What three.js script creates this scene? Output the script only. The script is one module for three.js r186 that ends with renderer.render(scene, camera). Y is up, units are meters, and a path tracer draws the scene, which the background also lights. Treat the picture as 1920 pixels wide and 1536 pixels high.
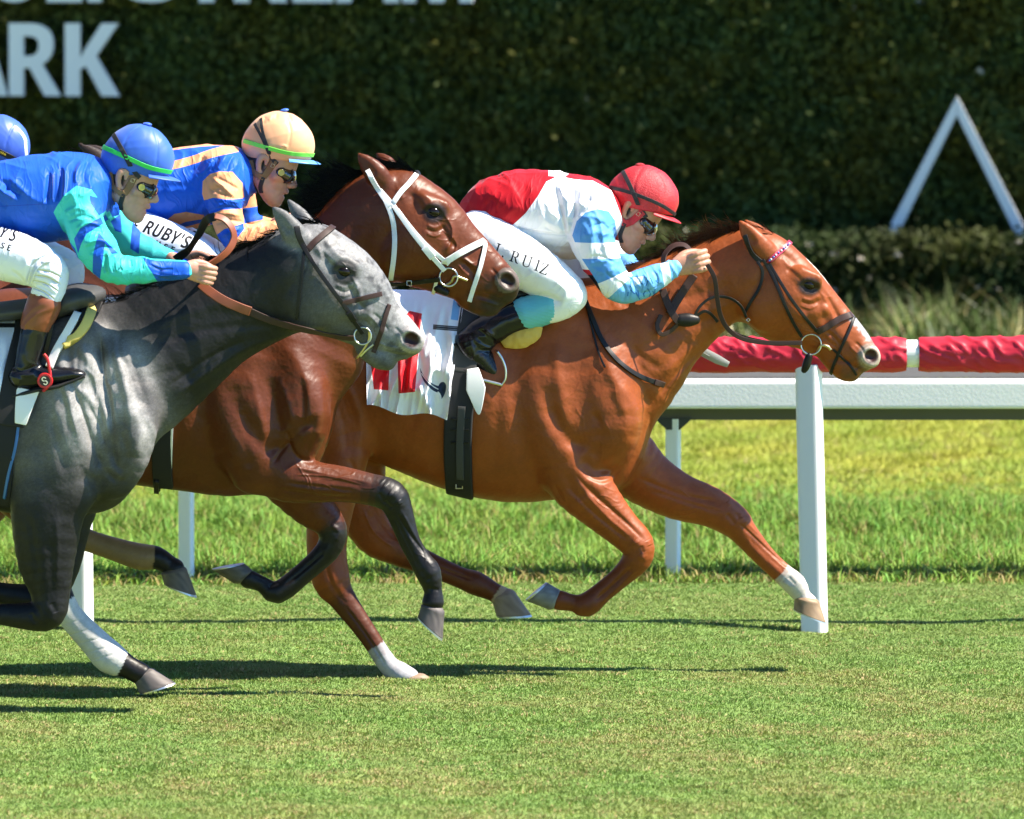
import * as THREE from 'three';
import { Sky } from 'three/addons/objects/Sky.js';
import { mergeGeometries } from 'three/addons/utils/BufferGeometryUtils.js';
import { FontLoader } from 'three/addons/loaders/FontLoader.js';
import { TextGeometry } from 'three/addons/geometries/TextGeometry.js';
import { createNoise2D, createNoise3D } from 'simplex-noise';

// ---------------------------------------------------------------- camera, sky, sun, exposure
const F = 14400, CAMZ = 30, CAMY = 3.1, PITCH = Math.atan(966 / F);
const scene = new THREE.Scene();
const camera = new THREE.PerspectiveCamera(2 * Math.atan(768 / F) * 180 / Math.PI, 1024 / 819, 0.5, 400);
camera.position.set(0, CAMY, CAMZ);
camera.rotation.x = -PITCH;
camera.focus = 29.8;
camera.userData.fStop = 4.5;
const sunDir = new THREE.Vector3(0.62, 0.78, 0.07).normalize();
const sky = new Sky();
sky.scale.setScalar(1000);
Object.assign(sky.material.uniforms.sunPosition.value, sunDir);
sky.material.uniforms.turbidity.value = 4;
sky.material.uniforms.rayleigh.value = 0.9;
sky.material.uniforms.mieCoefficient.value = 0.004;
sky.name = 'sky'; sky.userData.kind = 'structure';
scene.add(sky);
scene.environmentIntensity = 0.11;
const sun = new THREE.DirectionalLight(0xfff3e0, 5);
sun.position.copy(sunDir).multiplyScalar(40);
sun.castShadow = true;
sun.shadow.mapSize.set(4096, 4096);
Object.assign(sun.shadow.camera, { left: -12, right: 12, top: 12, bottom: -12, near: 1, far: 100 });
sun.name = 'sun_light';
scene.add(sun, sun.target);
const renderer = new THREE.WebGLRenderer({ antialias: true });
renderer.toneMapping = THREE.LinearToneMapping;
renderer.toneMappingExposure = 2.6;
renderer.shadowMap.enabled = true;

// ---------------------------------------------------------------- helpers
const rng = (s) => () => { s = (s + 0x6d2b79f5) | 0; let t = Math.imul(s ^ (s >>> 15), 1 | s); t = (t + Math.imul(t ^ (t >>> 7), 61 | t)) ^ t; return ((t ^ (t >>> 14)) >>> 0) / 4294967296; };
const R0 = rng(11), n2 = createNoise2D(rng(3)), n3 = createNoise3D(rng(5));
const V = (x, y, z) => new THREE.Vector3(x, y, z);
const clamp = (x, a, b) => Math.min(b, Math.max(a, x)), mix = (a, b, t) => a + (b - a) * t, sst = (a, b, x) => { const t = clamp((x - a) / (b - a), 0, 1); return t * t * (3 - 2 * t); };
const cosP = Math.cos(PITCH), sinP = Math.sin(PITCH);
// a point of the race course at depth z, measured off the photograph (1920 x 1536)
function W(px, py, z) {
  const a = (px - 960) / F, b = -(py - 768) / F, dy = b * cosP - sinP, dz = -b * sinP - cosP, t = (z - CAMZ) / dz;
  return V(a * t, CAMY + dy * t, z);
}
const mp = (z) => (CAMZ - z) / F;                                   // metres per photograph pixel
const groundPy = (z) => { let lo = 0, hi = 2500; for (let i = 0; i < 40; i++) { const m = (lo + hi) / 2; if (W(960, m, z).y > 0) lo = m; else hi = m; } return lo; };
function spline(pts, n) {                                           // Catmull-Rom through arrays of numbers
  const out = [];
  for (let i = 0; i < pts.length - 1; i++) {
    const p0 = pts[Math.max(0, i - 1)], p1 = pts[i], p2 = pts[i + 1], p3 = pts[Math.min(pts.length - 1, i + 2)];
    for (let k = 0; k < n; k++) {
      const t = k / n, t2 = t * t, t3 = t2 * t;
      out.push(p1.map((_, c) => 0.5 * (2 * p1[c] + (p2[c] - p0[c]) * t + (2 * p0[c] - 5 * p1[c] + 4 * p2[c] - p3[c]) * t2 + (3 * p1[c] - p0[c] - 3 * p2[c] + p3[c]) * t3)));
    }
  }
  out.push(pts[pts.length - 1].slice());
  return out;
}
const taken = new Map();
function numbered(name) { const n = taken.get(name) ?? 0; taken.set(name, n + 1); return n ? name + '_' + String(n).padStart(3, '0') : name; }
function shade(o) { o.traverse((m) => { if (m.isMesh) { m.castShadow = true; m.receiveShadow = true; } }); return o; }
function part(name, geo, mat, parent) { const m = new THREE.Mesh(geo, mat); m.name = name; m.castShadow = m.receiveShadow = true; parent.add(m); return m; }
function thing(name, label, category, group) { const g = new THREE.Group(); g.name = numbered(name); g.userData = { label, category }; if (group) g.userData.group = group; scene.add(g); return g; }
function tag(m, label, category, group, kind) { m.name = numbered(m.name); if (label) m.userData.label = label; if (category) m.userData.category = category; if (group) m.userData.group = group; if (kind) m.userData.kind = kind; return m; }
const C3 = (r, g, b) => new THREE.Color().setRGB(r, g, b);
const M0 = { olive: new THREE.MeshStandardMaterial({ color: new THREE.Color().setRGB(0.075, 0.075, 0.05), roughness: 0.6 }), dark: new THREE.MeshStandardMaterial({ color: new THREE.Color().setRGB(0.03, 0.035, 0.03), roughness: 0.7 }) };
const hex = (h) => new THREE.Color(h);

// ---------------------------------------------------------------- implicit surfaces: bodies are smooth blends of tapered limbs
class Field {
  constructor(z0) { this.z0 = z0; this.prims = []; this.subs = []; this.strokes = []; this.disp = null; }
  // pts: [px, py, radius px, dz m, width/height ratio, colour index]
  chain(pts, { k = 0.03, n = 3, col = null, sub = false, ws = 1, dz = 0, world = false } = {}) {
    const full = pts.map((p) => {
      if (world) return [p[0], p[1], p[2], p[3], p[4] ?? ws];
      const z = this.z0 + (p[3] ?? dz), w = W(p[0], p[1], z);
      return [w.x, w.y, z, p[2] * mp(z), p[4] ?? ws];
    });
    const s = full.length > 1 ? spline(full, n) : [full[0], full[0].map((v, i) => v + (i === 0 ? 1e-4 : 0))];
    const segs = [];
    for (let i = 0; i < s.length - 1; i++) segs.push(new Float64Array([...s[i].slice(0, 3), ...s[i + 1].slice(0, 3), s[i][3], s[i + 1][3], s[i][4], s[i + 1][4]]));
    (sub ? this.subs : this.prims).push({ segs, k, col, id: this.prims.length });
    return this;
  }
  // sections given by their upper and lower outline points
  edges(list, o = {}) { return this.chain(list.map(([a, b, c, d, ws, dz]) => [(a + c) / 2, (b + d) / 2, Math.hypot(c - a, d - b) / 2, dz ?? o.dz ?? 0, ws ?? 1]), o); }
  // relief: a ridge (amp > 0, mm) or a groove (amp < 0) along a line
  stroke(pts, w, amp, side = 0) {
    const m = mp(this.z0), s = spline(pts.map(([x, y]) => { const p = W(x, y, this.z0); return [p.x, p.y]; }), 4), ww = w * m;
    let b = [1e9, 1e9, -1e9, -1e9];
    for (const [x, y] of s) b = [Math.min(b[0], x), Math.min(b[1], y), Math.max(b[2], x), Math.max(b[3], y)];
    this.strokes.push({ s, w: ww, amp: amp / 1000, side, b: [b[0] - 2.5 * ww, b[1] - 2.5 * ww, b[2] + 2.5 * ww, b[3] + 2.5 * ww] });
    return this;
  }
  static seg(g, x, y, z) {
    const ax = g[0], ay = g[1], az = g[2], bx = g[3] - ax, by = g[4] - ay, bz = g[5] - az;
    let px = x - ax, py = y - ay, pz = z - az;
    const t = clamp((px * bx + py * by + pz * bz) / (bx * bx + by * by + bz * bz + 1e-12), 0, 1);
    px -= bx * t; py -= by * t; pz -= bz * t;
    const r = g[6] + (g[7] - g[6]) * t, w = g[8] + (g[9] - g[8]) * t, qz = pz / w, L = Math.sqrt(px * px + py * py + qz * qz), G = Math.sqrt(px * px + py * py + (qz / w) * (qz / w));
    return G > 1e-9 ? ((L - r) * L) / G : -r * Math.min(1, w);
  }
  static prim(p, x, y, z, segs = p.segs) { let d = 1e3; for (let i = 0; i < segs.length; i++) { const e = Field.seg(segs[i], x, y, z); if (e < d) d = e; } return d; }
  evalList(L, x, y, z) {
    let d = 1e3;
    for (const [p, segs] of L.prims) {
      const e = Field.prim(p, x, y, z, segs), h = Math.max(p.k - Math.abs(d - e), 0) / p.k;
      d = Math.min(d, e) - h * h * p.k * 0.25;
    }
    for (const [p, segs] of L.subs) {
      const e = -Field.prim(p, x, y, z, segs), h = Math.max(p.k - Math.abs(d - e), 0) / p.k;
      d = Math.max(d, e) + h * h * p.k * 0.25;
    }
    if (d < 0.06 && d > -0.08) {
      for (const s of L.strokes) {
        if (x < s.b[0] || y < s.b[1] || x > s.b[2] || y > s.b[3] || (s.side && (z - this.z0) * s.side < 0)) continue;
        let m = 1e9, tt = 0;
        for (let i = 0; i < s.s.length - 1; i++) {
          const a = s.s[i], b = s.s[i + 1], bx = b[0] - a[0], by = b[1] - a[1], t = clamp(((x - a[0]) * bx + (y - a[1]) * by) / (bx * bx + by * by + 1e-12), 0, 1), dx = x - a[0] - bx * t, dy = y - a[1] - by * t, q = dx * dx + dy * dy;
          if (q < m) { m = q; tt = (i + t) / (s.s.length - 1); }
        }
        d -= s.amp * Math.exp(-m / (s.w * s.w)) * Math.min(1, 4 * Math.min(tt, 1 - tt) + 0.25);
      }
      if (this.disp) d -= this.disp(x, y, z);
    }
    return d;
  }
  get all() { return (this._all ??= { prims: this.prims.map((p) => [p, p.segs]), subs: this.subs.map((p) => [p, p.segs]), strokes: this.strokes }); }
  d(x, y, z) { return this.evalList(this.all, x, y, z); }
  grad(p, e = 0.003) { const v = V(this.d(p.x + e, p.y, p.z) - this.d(p.x - e, p.y, p.z), this.d(p.x, p.y + e, p.z) - this.d(p.x, p.y - e, p.z), this.d(p.x, p.y, p.z + e) - this.d(p.x, p.y, p.z - e)); return v.normalize(); }
  snap(p, off = 0) { const q = p.clone(); for (let i = 0; i < 8; i++) q.addScaledVector(this.grad(q), -(this.d(q.x, q.y, q.z) - off) * 0.9); return q; }
  // where the sight line through a photograph pixel meets the surface on the camera side
  hit(px, py, off = 0) {
    let z = this.z0 + 0.55;
    for (let i = 0; i < 160 && z > this.z0 - 0.03; i++) {
      const p = W(px, py, z), d = this.d(p.x, p.y, p.z) - off;
      if (d < 0.0015) return p;
      z -= Math.max(0.0015, d * 0.7);
    }
    return this.snap(W(px, py, this.z0 + 0.01), off);
  }
  mesh(h, { color, uv, uvScale = 1 } = {}) {
    const lo = [1e9, 1e9, 1e9], hi = [-1e9, -1e9, -1e9];
    for (const p of this.prims) for (const g of p.segs) for (let e = 0; e < 2; e++) { const r = g[6 + e] + 0.03; for (let c = 0; c < 3; c++) { const rr = c === 2 ? r * Math.max(1, g[8 + e]) : r; lo[c] = Math.min(lo[c], g[e * 3 + c] - rr); hi[c] = Math.max(hi[c], g[e * 3 + c] + rr); } }
    const N = lo.map((v, c) => Math.ceil((hi[c] - v) / h / 8) * 8 + 1), [nx, ny, nz] = N, G = new Float32Array(nx * ny * nz).fill(0.5);
    const R = 4 * h * Math.sqrt(3), at = (i, j, k) => (k * ny + j) * nx + i;
    for (let bk = 0; bk < nz - 1; bk += 8) for (let bj = 0; bj < ny - 1; bj += 8) for (let bi = 0; bi < nx - 1; bi += 8) {
      const cx = lo[0] + (bi + 4) * h, cy = lo[1] + (bj + 4) * h, cz = lo[2] + (bk + 4) * h;
      let best = 1e3; const near = [];
      for (const p of this.prims) { const ds = p.segs.map((g) => Field.seg(g, cx, cy, cz)), m = Math.min(...ds); best = Math.min(best, m); near.push([p, ds, m]); }
      const e = Math.min(8, nx - 1 - bi), f = Math.min(8, ny - 1 - bj), q = Math.min(8, nz - 1 - bk);
      if (best > R * 1.7 + 0.035) { for (let k = 0; k <= q; k++) for (let j = 0; j <= f; j++) for (let i = 0; i <= e; i++) { const a = at(bi + i, bj + j, bk + k); if (G[a] === 0.5) G[a] = best; } continue; }
      if (best < -R * 1.9 - 0.06 && !this.subs.length) { for (let k = 0; k <= q; k++) for (let j = 0; j <= f; j++) for (let i = 0; i <= e; i++) G[at(bi + i, bj + j, bk + k)] = best; continue; }
      const L = { prims: [], subs: [], strokes: this.strokes.filter((s) => cx > s.b[0] - 4 * h && cx < s.b[2] + 4 * h && cy > s.b[1] - 4 * h && cy < s.b[3] + 4 * h) };
      for (const [p, ds, m] of near) if (m < best + 2.6 * R + p.k + 0.02) L.prims.push([p, p.segs.filter((_, i) => ds[i] < m + 2.6 * R)]);
      for (const p of this.subs) if (Field.prim(p, cx, cy, cz) < 2 * R + 0.03) L.subs.push([p, p.segs]);
      for (let k = 0; k <= q; k++) for (let j = 0; j <= f; j++) for (let i = 0; i <= e; i++) G[at(bi + i, bj + j, bk + k)] = this.evalList(L, lo[0] + (bi + i) * h, lo[1] + (bj + j) * h, lo[2] + (bk + k) * h);
    }
    const id = new Int32Array(nx * ny * nz).fill(-1), pos = [], idx = [];
    const co = [[0, 0, 0], [1, 0, 0], [0, 1, 0], [1, 1, 0], [0, 0, 1], [1, 0, 1], [0, 1, 1], [1, 1, 1]], ed = [[0, 1], [2, 3], [4, 5], [6, 7], [0, 2], [1, 3], [4, 6], [5, 7], [0, 4], [1, 5], [2, 6], [3, 7]], v = new Float32Array(8);
    for (let k = 0; k < nz - 1; k++) for (let j = 0; j < ny - 1; j++) for (let i = 0; i < nx - 1; i++) {
      let neg = 0;
      for (let c = 0; c < 8; c++) { v[c] = G[at(i + co[c][0], j + co[c][1], k + co[c][2])]; if (v[c] < 0) neg++; }
      if (neg === 0 || neg === 8) continue;
      let x = 0, y = 0, z = 0, n = 0;
      for (const [a, b] of ed) if ((v[a] < 0) !== (v[b] < 0)) { const t = v[a] / (v[a] - v[b]); x += mix(co[a][0], co[b][0], t); y += mix(co[a][1], co[b][1], t); z += mix(co[a][2], co[b][2], t); n++; }
      id[at(i, j, k)] = pos.length / 3;
      pos.push(lo[0] + (i + x / n) * h, lo[1] + (j + y / n) * h, lo[2] + (k + z / n) * h);
    }
    const quad = (a, b, c, d, flip) => { if (a < 0 || b < 0 || c < 0 || d < 0) return; if (flip) idx.push(a, c, b, a, d, c); else idx.push(a, b, c, a, c, d); };
    for (let k = 1; k < nz - 1; k++) for (let j = 1; j < ny - 1; j++) for (let i = 1; i < nx - 1; i++) {
      const a = G[at(i, j, k)] < 0;
      if (a !== G[at(i + 1, j, k)] < 0) quad(id[at(i, j - 1, k - 1)], id[at(i, j, k - 1)], id[at(i, j, k)], id[at(i, j - 1, k)], !a);
      if (a !== G[at(i, j + 1, k)] < 0) quad(id[at(i - 1, j, k - 1)], id[at(i - 1, j, k)], id[at(i, j, k)], id[at(i, j, k - 1)], !a);
      if (a !== G[at(i, j, k + 1)] < 0) quad(id[at(i - 1, j - 1, k)], id[at(i, j - 1, k)], id[at(i, j, k)], id[at(i - 1, j, k)], !a);
    }
    const nv = pos.length / 3, nor = new Float32Array(nv * 3), uvs = new Float32Array(nv * 2), cols = color ? new Float32Array(nv * 3) : null;
    const tri = (x, y, z) => { x = clamp((x - lo[0]) / h, 0, nx - 1.001); y = clamp((y - lo[1]) / h, 0, ny - 1.001); z = clamp((z - lo[2]) / h, 0, nz - 1.001); const i = x | 0, j = y | 0, k = z | 0; x -= i; y -= j; z -= k; const o = at(i, j, k), s = nx, q = nx * ny; return mix(mix(mix(G[o], G[o + 1], x), mix(G[o + s], G[o + s + 1], x), y), mix(mix(G[o + q], G[o + q + 1], x), mix(G[o + q + s], G[o + q + s + 1], x), y), z); };
    for (let i = 0; i < nv; i++) {
      const x = pos[i * 3], y = pos[i * 3 + 1], z = pos[i * 3 + 2], e = h * 0.9;
      const a = tri(x + e, y, z) - tri(x - e, y, z), b = tri(x, y + e, z) - tri(x, y - e, z), c = tri(x, y, z + e) - tri(x, y, z - e), l = Math.hypot(a, b, c) || 1;
      nor[i * 3] = a / l; nor[i * 3 + 1] = b / l; nor[i * 3 + 2] = c / l;
      const w = uv ? uv(x, y, z, nor, i) : [x * uvScale, y * uvScale];
      uvs[i * 2] = w[0]; uvs[i * 2 + 1] = w[1];
      if (color) { const q = color(x, y, z, nor[i * 3], nor[i * 3 + 1], nor[i * 3 + 2]); cols[i * 3] = q[0]; cols[i * 3 + 1] = q[1]; cols[i * 3 + 2] = q[2]; }
    }
    const g = new THREE.BufferGeometry();
    g.setAttribute('position', new THREE.BufferAttribute(new Float32Array(pos), 3));
    g.setAttribute('normal', new THREE.BufferAttribute(nor, 3));
    g.setAttribute('uv', new THREE.BufferAttribute(uvs, 2));
    if (cols) g.setAttribute('color', new THREE.BufferAttribute(cols, 3));
    g.setIndex(new THREE.BufferAttribute(new Uint32Array(idx), 1));
    return g;
  }
  // colour of the limb a point belongs to, blended across joints
  limbColor(x, y, z, base) {
    let r = 0, g = 0, b = 0, s = 0;
    for (const p of this.prims) {
      let d = 1e3, bi = 0;
      for (let i = 0; i < p.segs.length; i++) { const e = Field.seg(p.segs[i], x, y, z); if (e < d) { d = e; bi = i; } }
      if (d > 0.08) continue;
      const w = Math.exp(-Math.max(d, 0) / 0.007), c = p.col ? (typeof p.col === 'function' ? p.col((bi + 0.5) / p.segs.length, x, y, z) : p.col) : base;
      r += c[0] * w; g += c[1] * w; b += c[2] * w; s += w;
    }
    return s > 1e-12 ? [r / s, g / s, b / s] : base;
  }
}
// ---------------------------------------------------------------- ribbons, tubes, lofts
function ribbon(pts, nors, width, th, { closed = false, taper = null } = {}) {
  const n = pts.length, pos = [], idx = [], uv = [];
  let len = 0;
  for (let i = 0; i < n; i++) {
    const a = pts[closed ? (i - 1 + n) % n : Math.max(0, i - 1)], b = pts[closed ? (i + 1) % n : Math.min(n - 1, i + 1)], t = b.clone().sub(a).normalize();
    const N = nors[i].clone().addScaledVector(t, -nors[i].dot(t)).normalize(), B = t.clone().cross(N), w = (width * (taper ? taper(i / (n - 1)) : 1)) / 2;
    if (i) len += pts[i].distanceTo(pts[i - 1]);
    const cs = [[-w, 0], [-w * 0.96, th * 0.8], [-w * 0.85, th], [w * 0.85, th], [w * 0.96, th * 0.8], [w, 0]];
    for (const [u, v] of cs) { const p = pts[i].clone().addScaledVector(B, u).addScaledVector(N, v); pos.push(p.x, p.y, p.z); uv.push(len, u); }
  }
  const m = 6, rows = closed ? n : n - 1;
  for (let i = 0; i < rows; i++) for (let j = 0; j < m; j++) { const a = i * m + j, b = i * m + (j + 1) % m, c = ((i + 1) % n) * m + j, d = ((i + 1) % n) * m + (j + 1) % m; idx.push(a, c, b, b, c, d); }
  if (!closed) { for (let j = 1; j < m - 1; j++) idx.push(0, j, j + 1, (n - 1) * m, (n - 1) * m + j + 1, (n - 1) * m + j); }
  const g = new THREE.BufferGeometry();
  g.setAttribute('position', new THREE.Float32BufferAttribute(pos, 3));
  g.setAttribute('uv', new THREE.Float32BufferAttribute(uv, 2));
  g.setIndex(idx);
  g.computeVertexNormals();
  return g;
}
// a strap laid on a body along photograph points; loop: the same line mirrored on the far side closes it
function strap(field, pxPts, width, { th = 0.004, off = 0.002, loop = false, step = 4, mirror = false, taper = null } = {}) {
  const line = spline(pxPts, step), pts = line.map(([x, y]) => field.hit(x, y, off));
  const far = (p) => V(p.x, p.y, 2 * field.z0 - p.z);
  let all = mirror ? pts.map(far) : pts;
  if (loop) all = pts.concat(pts.map(far).reverse());
  const sm = all.map((p, i) => { const a = all[loop ? (i - 1 + all.length) % all.length : Math.max(0, i - 1)], b = all[loop ? (i + 1) % all.length : Math.min(all.length - 1, i + 1)]; return p.clone().multiplyScalar(2).add(a).add(b).multiplyScalar(0.25); });
  return ribbon(sm, sm.map((p) => field.grad(p)), width, th, { closed: loop, taper });
}
function tube(pts, r, seg = 8, closed = false, n = 0) {
  const c = new THREE.CatmullRomCurve3(pts, closed, 'centripetal');
  return new THREE.TubeGeometry(c, n || pts.length * 6, r, seg, closed);
}
// free ribbon through photograph points [px, py, z], facing the camera unless turned
function freeStrap(pts, width, th = 0.004, normal = V(0, 0, 1)) {
  const s = spline(pts, 6).map(([x, y, z]) => W(x, y, z));
  return ribbon(s, s.map((_, i) => (typeof normal === 'function' ? normal(i / (s.length - 1)) : normal.clone())), width, th);
}
// closed loft through oval sections {c, u, w}: centre, half long axis (vector), half width in z
function loft(secs, m = 20, limit = 0.7) {
  const pos = [], idx = [];
  for (const { c, u, w, p = 1, turn = 0 } of secs) for (let j = 0; j < m; j++) { const a = ((j + 0.5) / m) * Math.PI * 2, ca = Math.cos(a), sa = Math.sin(a), q = (v) => Math.sign(v) * Math.abs(v) ** p, lx = u.x * q(ca), lz = u.z * q(ca) + w * q(sa), ct = Math.cos(turn), stn = Math.sin(turn); pos.push(c.x + lx * ct + lz * stn, c.y + u.y * q(ca), c.z - lx * stn + lz * ct); }
  const n = secs.length;
  for (let i = 0; i < n - 1; i++) for (let j = 0; j < m; j++) { const a = i * m + j, b = i * m + (j + 1) % m; idx.push(a, a + m, b, b, a + m, b + m); }
  for (const [k, s] of [[0, 1], [n - 1, -1]]) { const o = pos.length / 3; pos.push(secs[k].c.x, secs[k].c.y, secs[k].c.z); for (let j = 0; j < m; j++) { const a = k * m + j, b = k * m + (j + 1) % m; if (s > 0) idx.push(o, a, b); else idx.push(o, b, a); } }
  const g = new THREE.BufferGeometry();
  g.setAttribute('position', new THREE.Float32BufferAttribute(pos, 3));
  g.setAttribute('uv', new THREE.Float32BufferAttribute(new Float32Array((pos.length / 3) * 2), 2));
  g.setIndex(idx);
  const f = g.toNonIndexed(); f.computeVertexNormals();
  return smoothNormals(f, limit);
}
function smoothNormals(g, cosLimit) {
  const p = g.attributes.position, n = g.attributes.normal, map = new Map(), out = new Float32Array(n.count * 3);
  for (let i = 0; i < p.count; i++) { const k = [p.getX(i), p.getY(i), p.getZ(i)].map((v) => Math.round(v * 1e5)).join(); (map.get(k) ?? map.set(k, []).get(k)).push(i); }
  for (const l of map.values()) for (const i of l) { let x = 0, y = 0, z = 0; for (const j of l) if (n.getX(i) * n.getX(j) + n.getY(i) * n.getY(j) + n.getZ(i) * n.getZ(j) > cosLimit) { x += n.getX(j); y += n.getY(j); z += n.getZ(j); } const q = Math.hypot(x, y, z) || 1; out.set([x / q, y / q, z / q], i * 3); }
  g.setAttribute('normal', new THREE.BufferAttribute(out, 3));
  return g;
}
const ball = (r, sx = 1, sy = 1, sz = 1, at = V(0, 0, 0), rot = 0) => { const g = new THREE.SphereGeometry(r, 24, 18); g.scale(sx, sy, sz); g.rotateZ(rot); g.translate(at.x, at.y, at.z); return g; };
// hair: thin tapered blades from root to tip
function hairGeo(strands) {
  const pos = [], idx = [], nor = [];
  for (const { p, w } of strands) {
    const n = p.length;
    for (let i = 0; i < n; i++) {
      const t = p[Math.min(n - 1, i + 1)].clone().sub(p[Math.max(0, i - 1)]).normalize(), a = t.clone().cross(V(0.3, 0.5, 0.8)).normalize(), b = t.clone().cross(a), r = (w * (1 - (i / (n - 1)) ** 2 * 0.92)) / 2, o = pos.length / 3;
      for (let j = 0; j < 3; j++) { const an = (j / 3) * Math.PI * 2, d = a.clone().multiplyScalar(Math.cos(an)).addScaledVector(b, Math.sin(an)); pos.push(p[i].x + d.x * r, p[i].y + d.y * r, p[i].z + d.z * r); nor.push(d.x, d.y, d.z); }
      if (i) for (let j = 0; j < 3; j++) { const c = o + j, e = o + (j + 1) % 3; idx.push(c - 3, c, e - 3, e - 3, c, e); }
    }
  }
  const g = new THREE.BufferGeometry();
  g.setAttribute('position', new THREE.Float32BufferAttribute(pos, 3));
  g.setAttribute('normal', new THREE.Float32BufferAttribute(nor, 3));
  g.setIndex(idx);
  return g;
}
// ---------------------------------------------------------------- textures
function noiseTex(size, fn, srgb = false, rep = 1) {
  const d = new Uint8Array(size * size * 4);
  for (let y = 0; y < size; y++) for (let x = 0; x < size; x++) { const c = fn(x / size, y / size), o = (y * size + x) * 4; for (let i = 0; i < 3; i++) d[o + i] = clamp((Array.isArray(c) ? c[i] : c) * 255, 0, 255); d[o + 3] = 255; }
  const t = new THREE.DataTexture(d, size, size);
  t.wrapS = t.wrapT = THREE.RepeatWrapping; t.magFilter = THREE.LinearFilter; t.minFilter = THREE.LinearMipmapLinearFilter; t.generateMipmaps = true;
  if (srgb) t.colorSpace = THREE.SRGBColorSpace;
  t.repeat.set(rep, rep); t.needsUpdate = true;
  return t;
}
// seamless noise on a torus
const tor = (u, v, fx, fy, seed = 0) => { const a = u * Math.PI * 2, b = v * Math.PI * 2; return n3(Math.cos(a) * fx + seed, Math.sin(a) * fx + Math.cos(b) * fy * 0.83, Math.sin(b) * fy + seed * 1.7); };
// a print in photograph pixels for the cloth standing at depth z0
function printed(x0, y0, x1, y1, z0, scale, draw) {
  const c = document.createElement('canvas'); c.width = Math.round((x1 - x0) * scale); c.height = Math.round((y1 - y0) * scale);
  const g = c.getContext('2d'); g.scale(scale, scale); g.translate(-x0, -y0); draw(g);
  const t = new THREE.CanvasTexture(c); t.colorSpace = THREE.SRGBColorSpace; t.magFilter = THREE.LinearFilter;
  const a = W(x0, y0, z0), b = W(x1, y1, z0);
  return { map: t, uv: (x, y) => [(x - a.x) / (b.x - a.x), 1 - (y - a.y) / (b.y - a.y)] };
}
// fine relief of skin or cloth in millimetres: lines [points, width px, height mm] over a noise, for a sheet standing at depth z0
function relief(x0, y0, x1, y1, scale, lines, noise) {
  const w = Math.round((x1 - x0) * scale), h = Math.round((y1 - y0) * scale), d = new Float32Array(w * h);
  if (noise) for (let j = 0; j < h; j++) for (let i = 0; i < w; i++) d[j * w + i] = noise(x0 + i / scale, y1 - j / scale);
  for (const [pts, lw, amp] of lines) {
    const s = spline(pts, 6), R = lw * 2.4, n = s.length - 1;
    let a = 1e9, b = 1e9, c = -1e9, e = -1e9;
    for (const [x, y] of s) { a = Math.min(a, x); b = Math.min(b, y); c = Math.max(c, x); e = Math.max(e, y); }
    const i0 = Math.max(0, Math.floor((a - R - x0) * scale)), i1 = Math.min(w - 1, Math.ceil((c + R - x0) * scale)), j0 = Math.max(0, Math.floor((y1 - e - R) * scale)), j1 = Math.min(h - 1, Math.ceil((y1 - b + R) * scale));
    for (let j = j0; j <= j1; j++) for (let i = i0; i <= i1; i++) {
      const x = x0 + i / scale, y = y1 - j / scale; let m = 1e9, tt = 0;
      for (let k = 0; k < n; k++) { const p = s[k], q = s[k + 1], bx = q[0] - p[0], by = q[1] - p[1], t = clamp(((x - p[0]) * bx + (y - p[1]) * by) / (bx * bx + by * by + 1e-9), 0, 1), dx = x - p[0] - bx * t, dy = y - p[1] - by * t, v = dx * dx + dy * dy; if (v < m) { m = v; tt = (k + t) / n; } }
      if (m < R * R) d[j * w + i] += amp * Math.exp(-m / (lw * lw)) * Math.min(1, 5 * Math.min(tt, 1 - tt) + 0.15);
    }
  }
  for (let k = 0; k < d.length; k++) d[k] = 0.5 + d[k] / 80;        // 80 mm from 0 to 1
  const t = new THREE.DataTexture(d, w, h, THREE.RedFormat, THREE.FloatType); t.magFilter = THREE.LinearFilter; t.needsUpdate = true;
  return t;
}
// thin wandering veins inside a box
function veins(seed, n, bx, ang, len, w, amp) { const r = rng(seed), out = []; for (let i = 0; i < n; i++) { let x = mix(bx[0], bx[2], r()), y = mix(bx[1], bx[3], r()), a = ang + (r() - 0.5) * 1.3; const p = [[x, y]]; for (let k = 0; k < 5; k++) { a += (r() - 0.5) * 1.0; x += (Math.cos(a) * len) / 5; y += (Math.sin(a) * len) / 5; p.push([x, y]); } out.push([p, w * (0.7 + 0.6 * r()), amp * (0.5 + r())]); } return out; }
const poly = (g, fill, pts) => { g.fillStyle = fill; g.beginPath(); pts.forEach(([x, y], i) => (i ? g.lineTo(x, y) : g.moveTo(x, y))); g.closePath(); g.fill(); };
const writeOn = (g, text, x, y, angle, font, fill, sx = 1, gap = 0) => { g.save(); g.translate(x, y); g.rotate(angle); g.scale(sx, 1); g.font = font; g.fillStyle = fill; if (gap) { let q = 0; for (const ch of text) { g.fillText(ch, q, 0); q += g.measureText(ch).width + gap; } } else g.fillText(text, 0, 0); g.restore(); };
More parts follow.
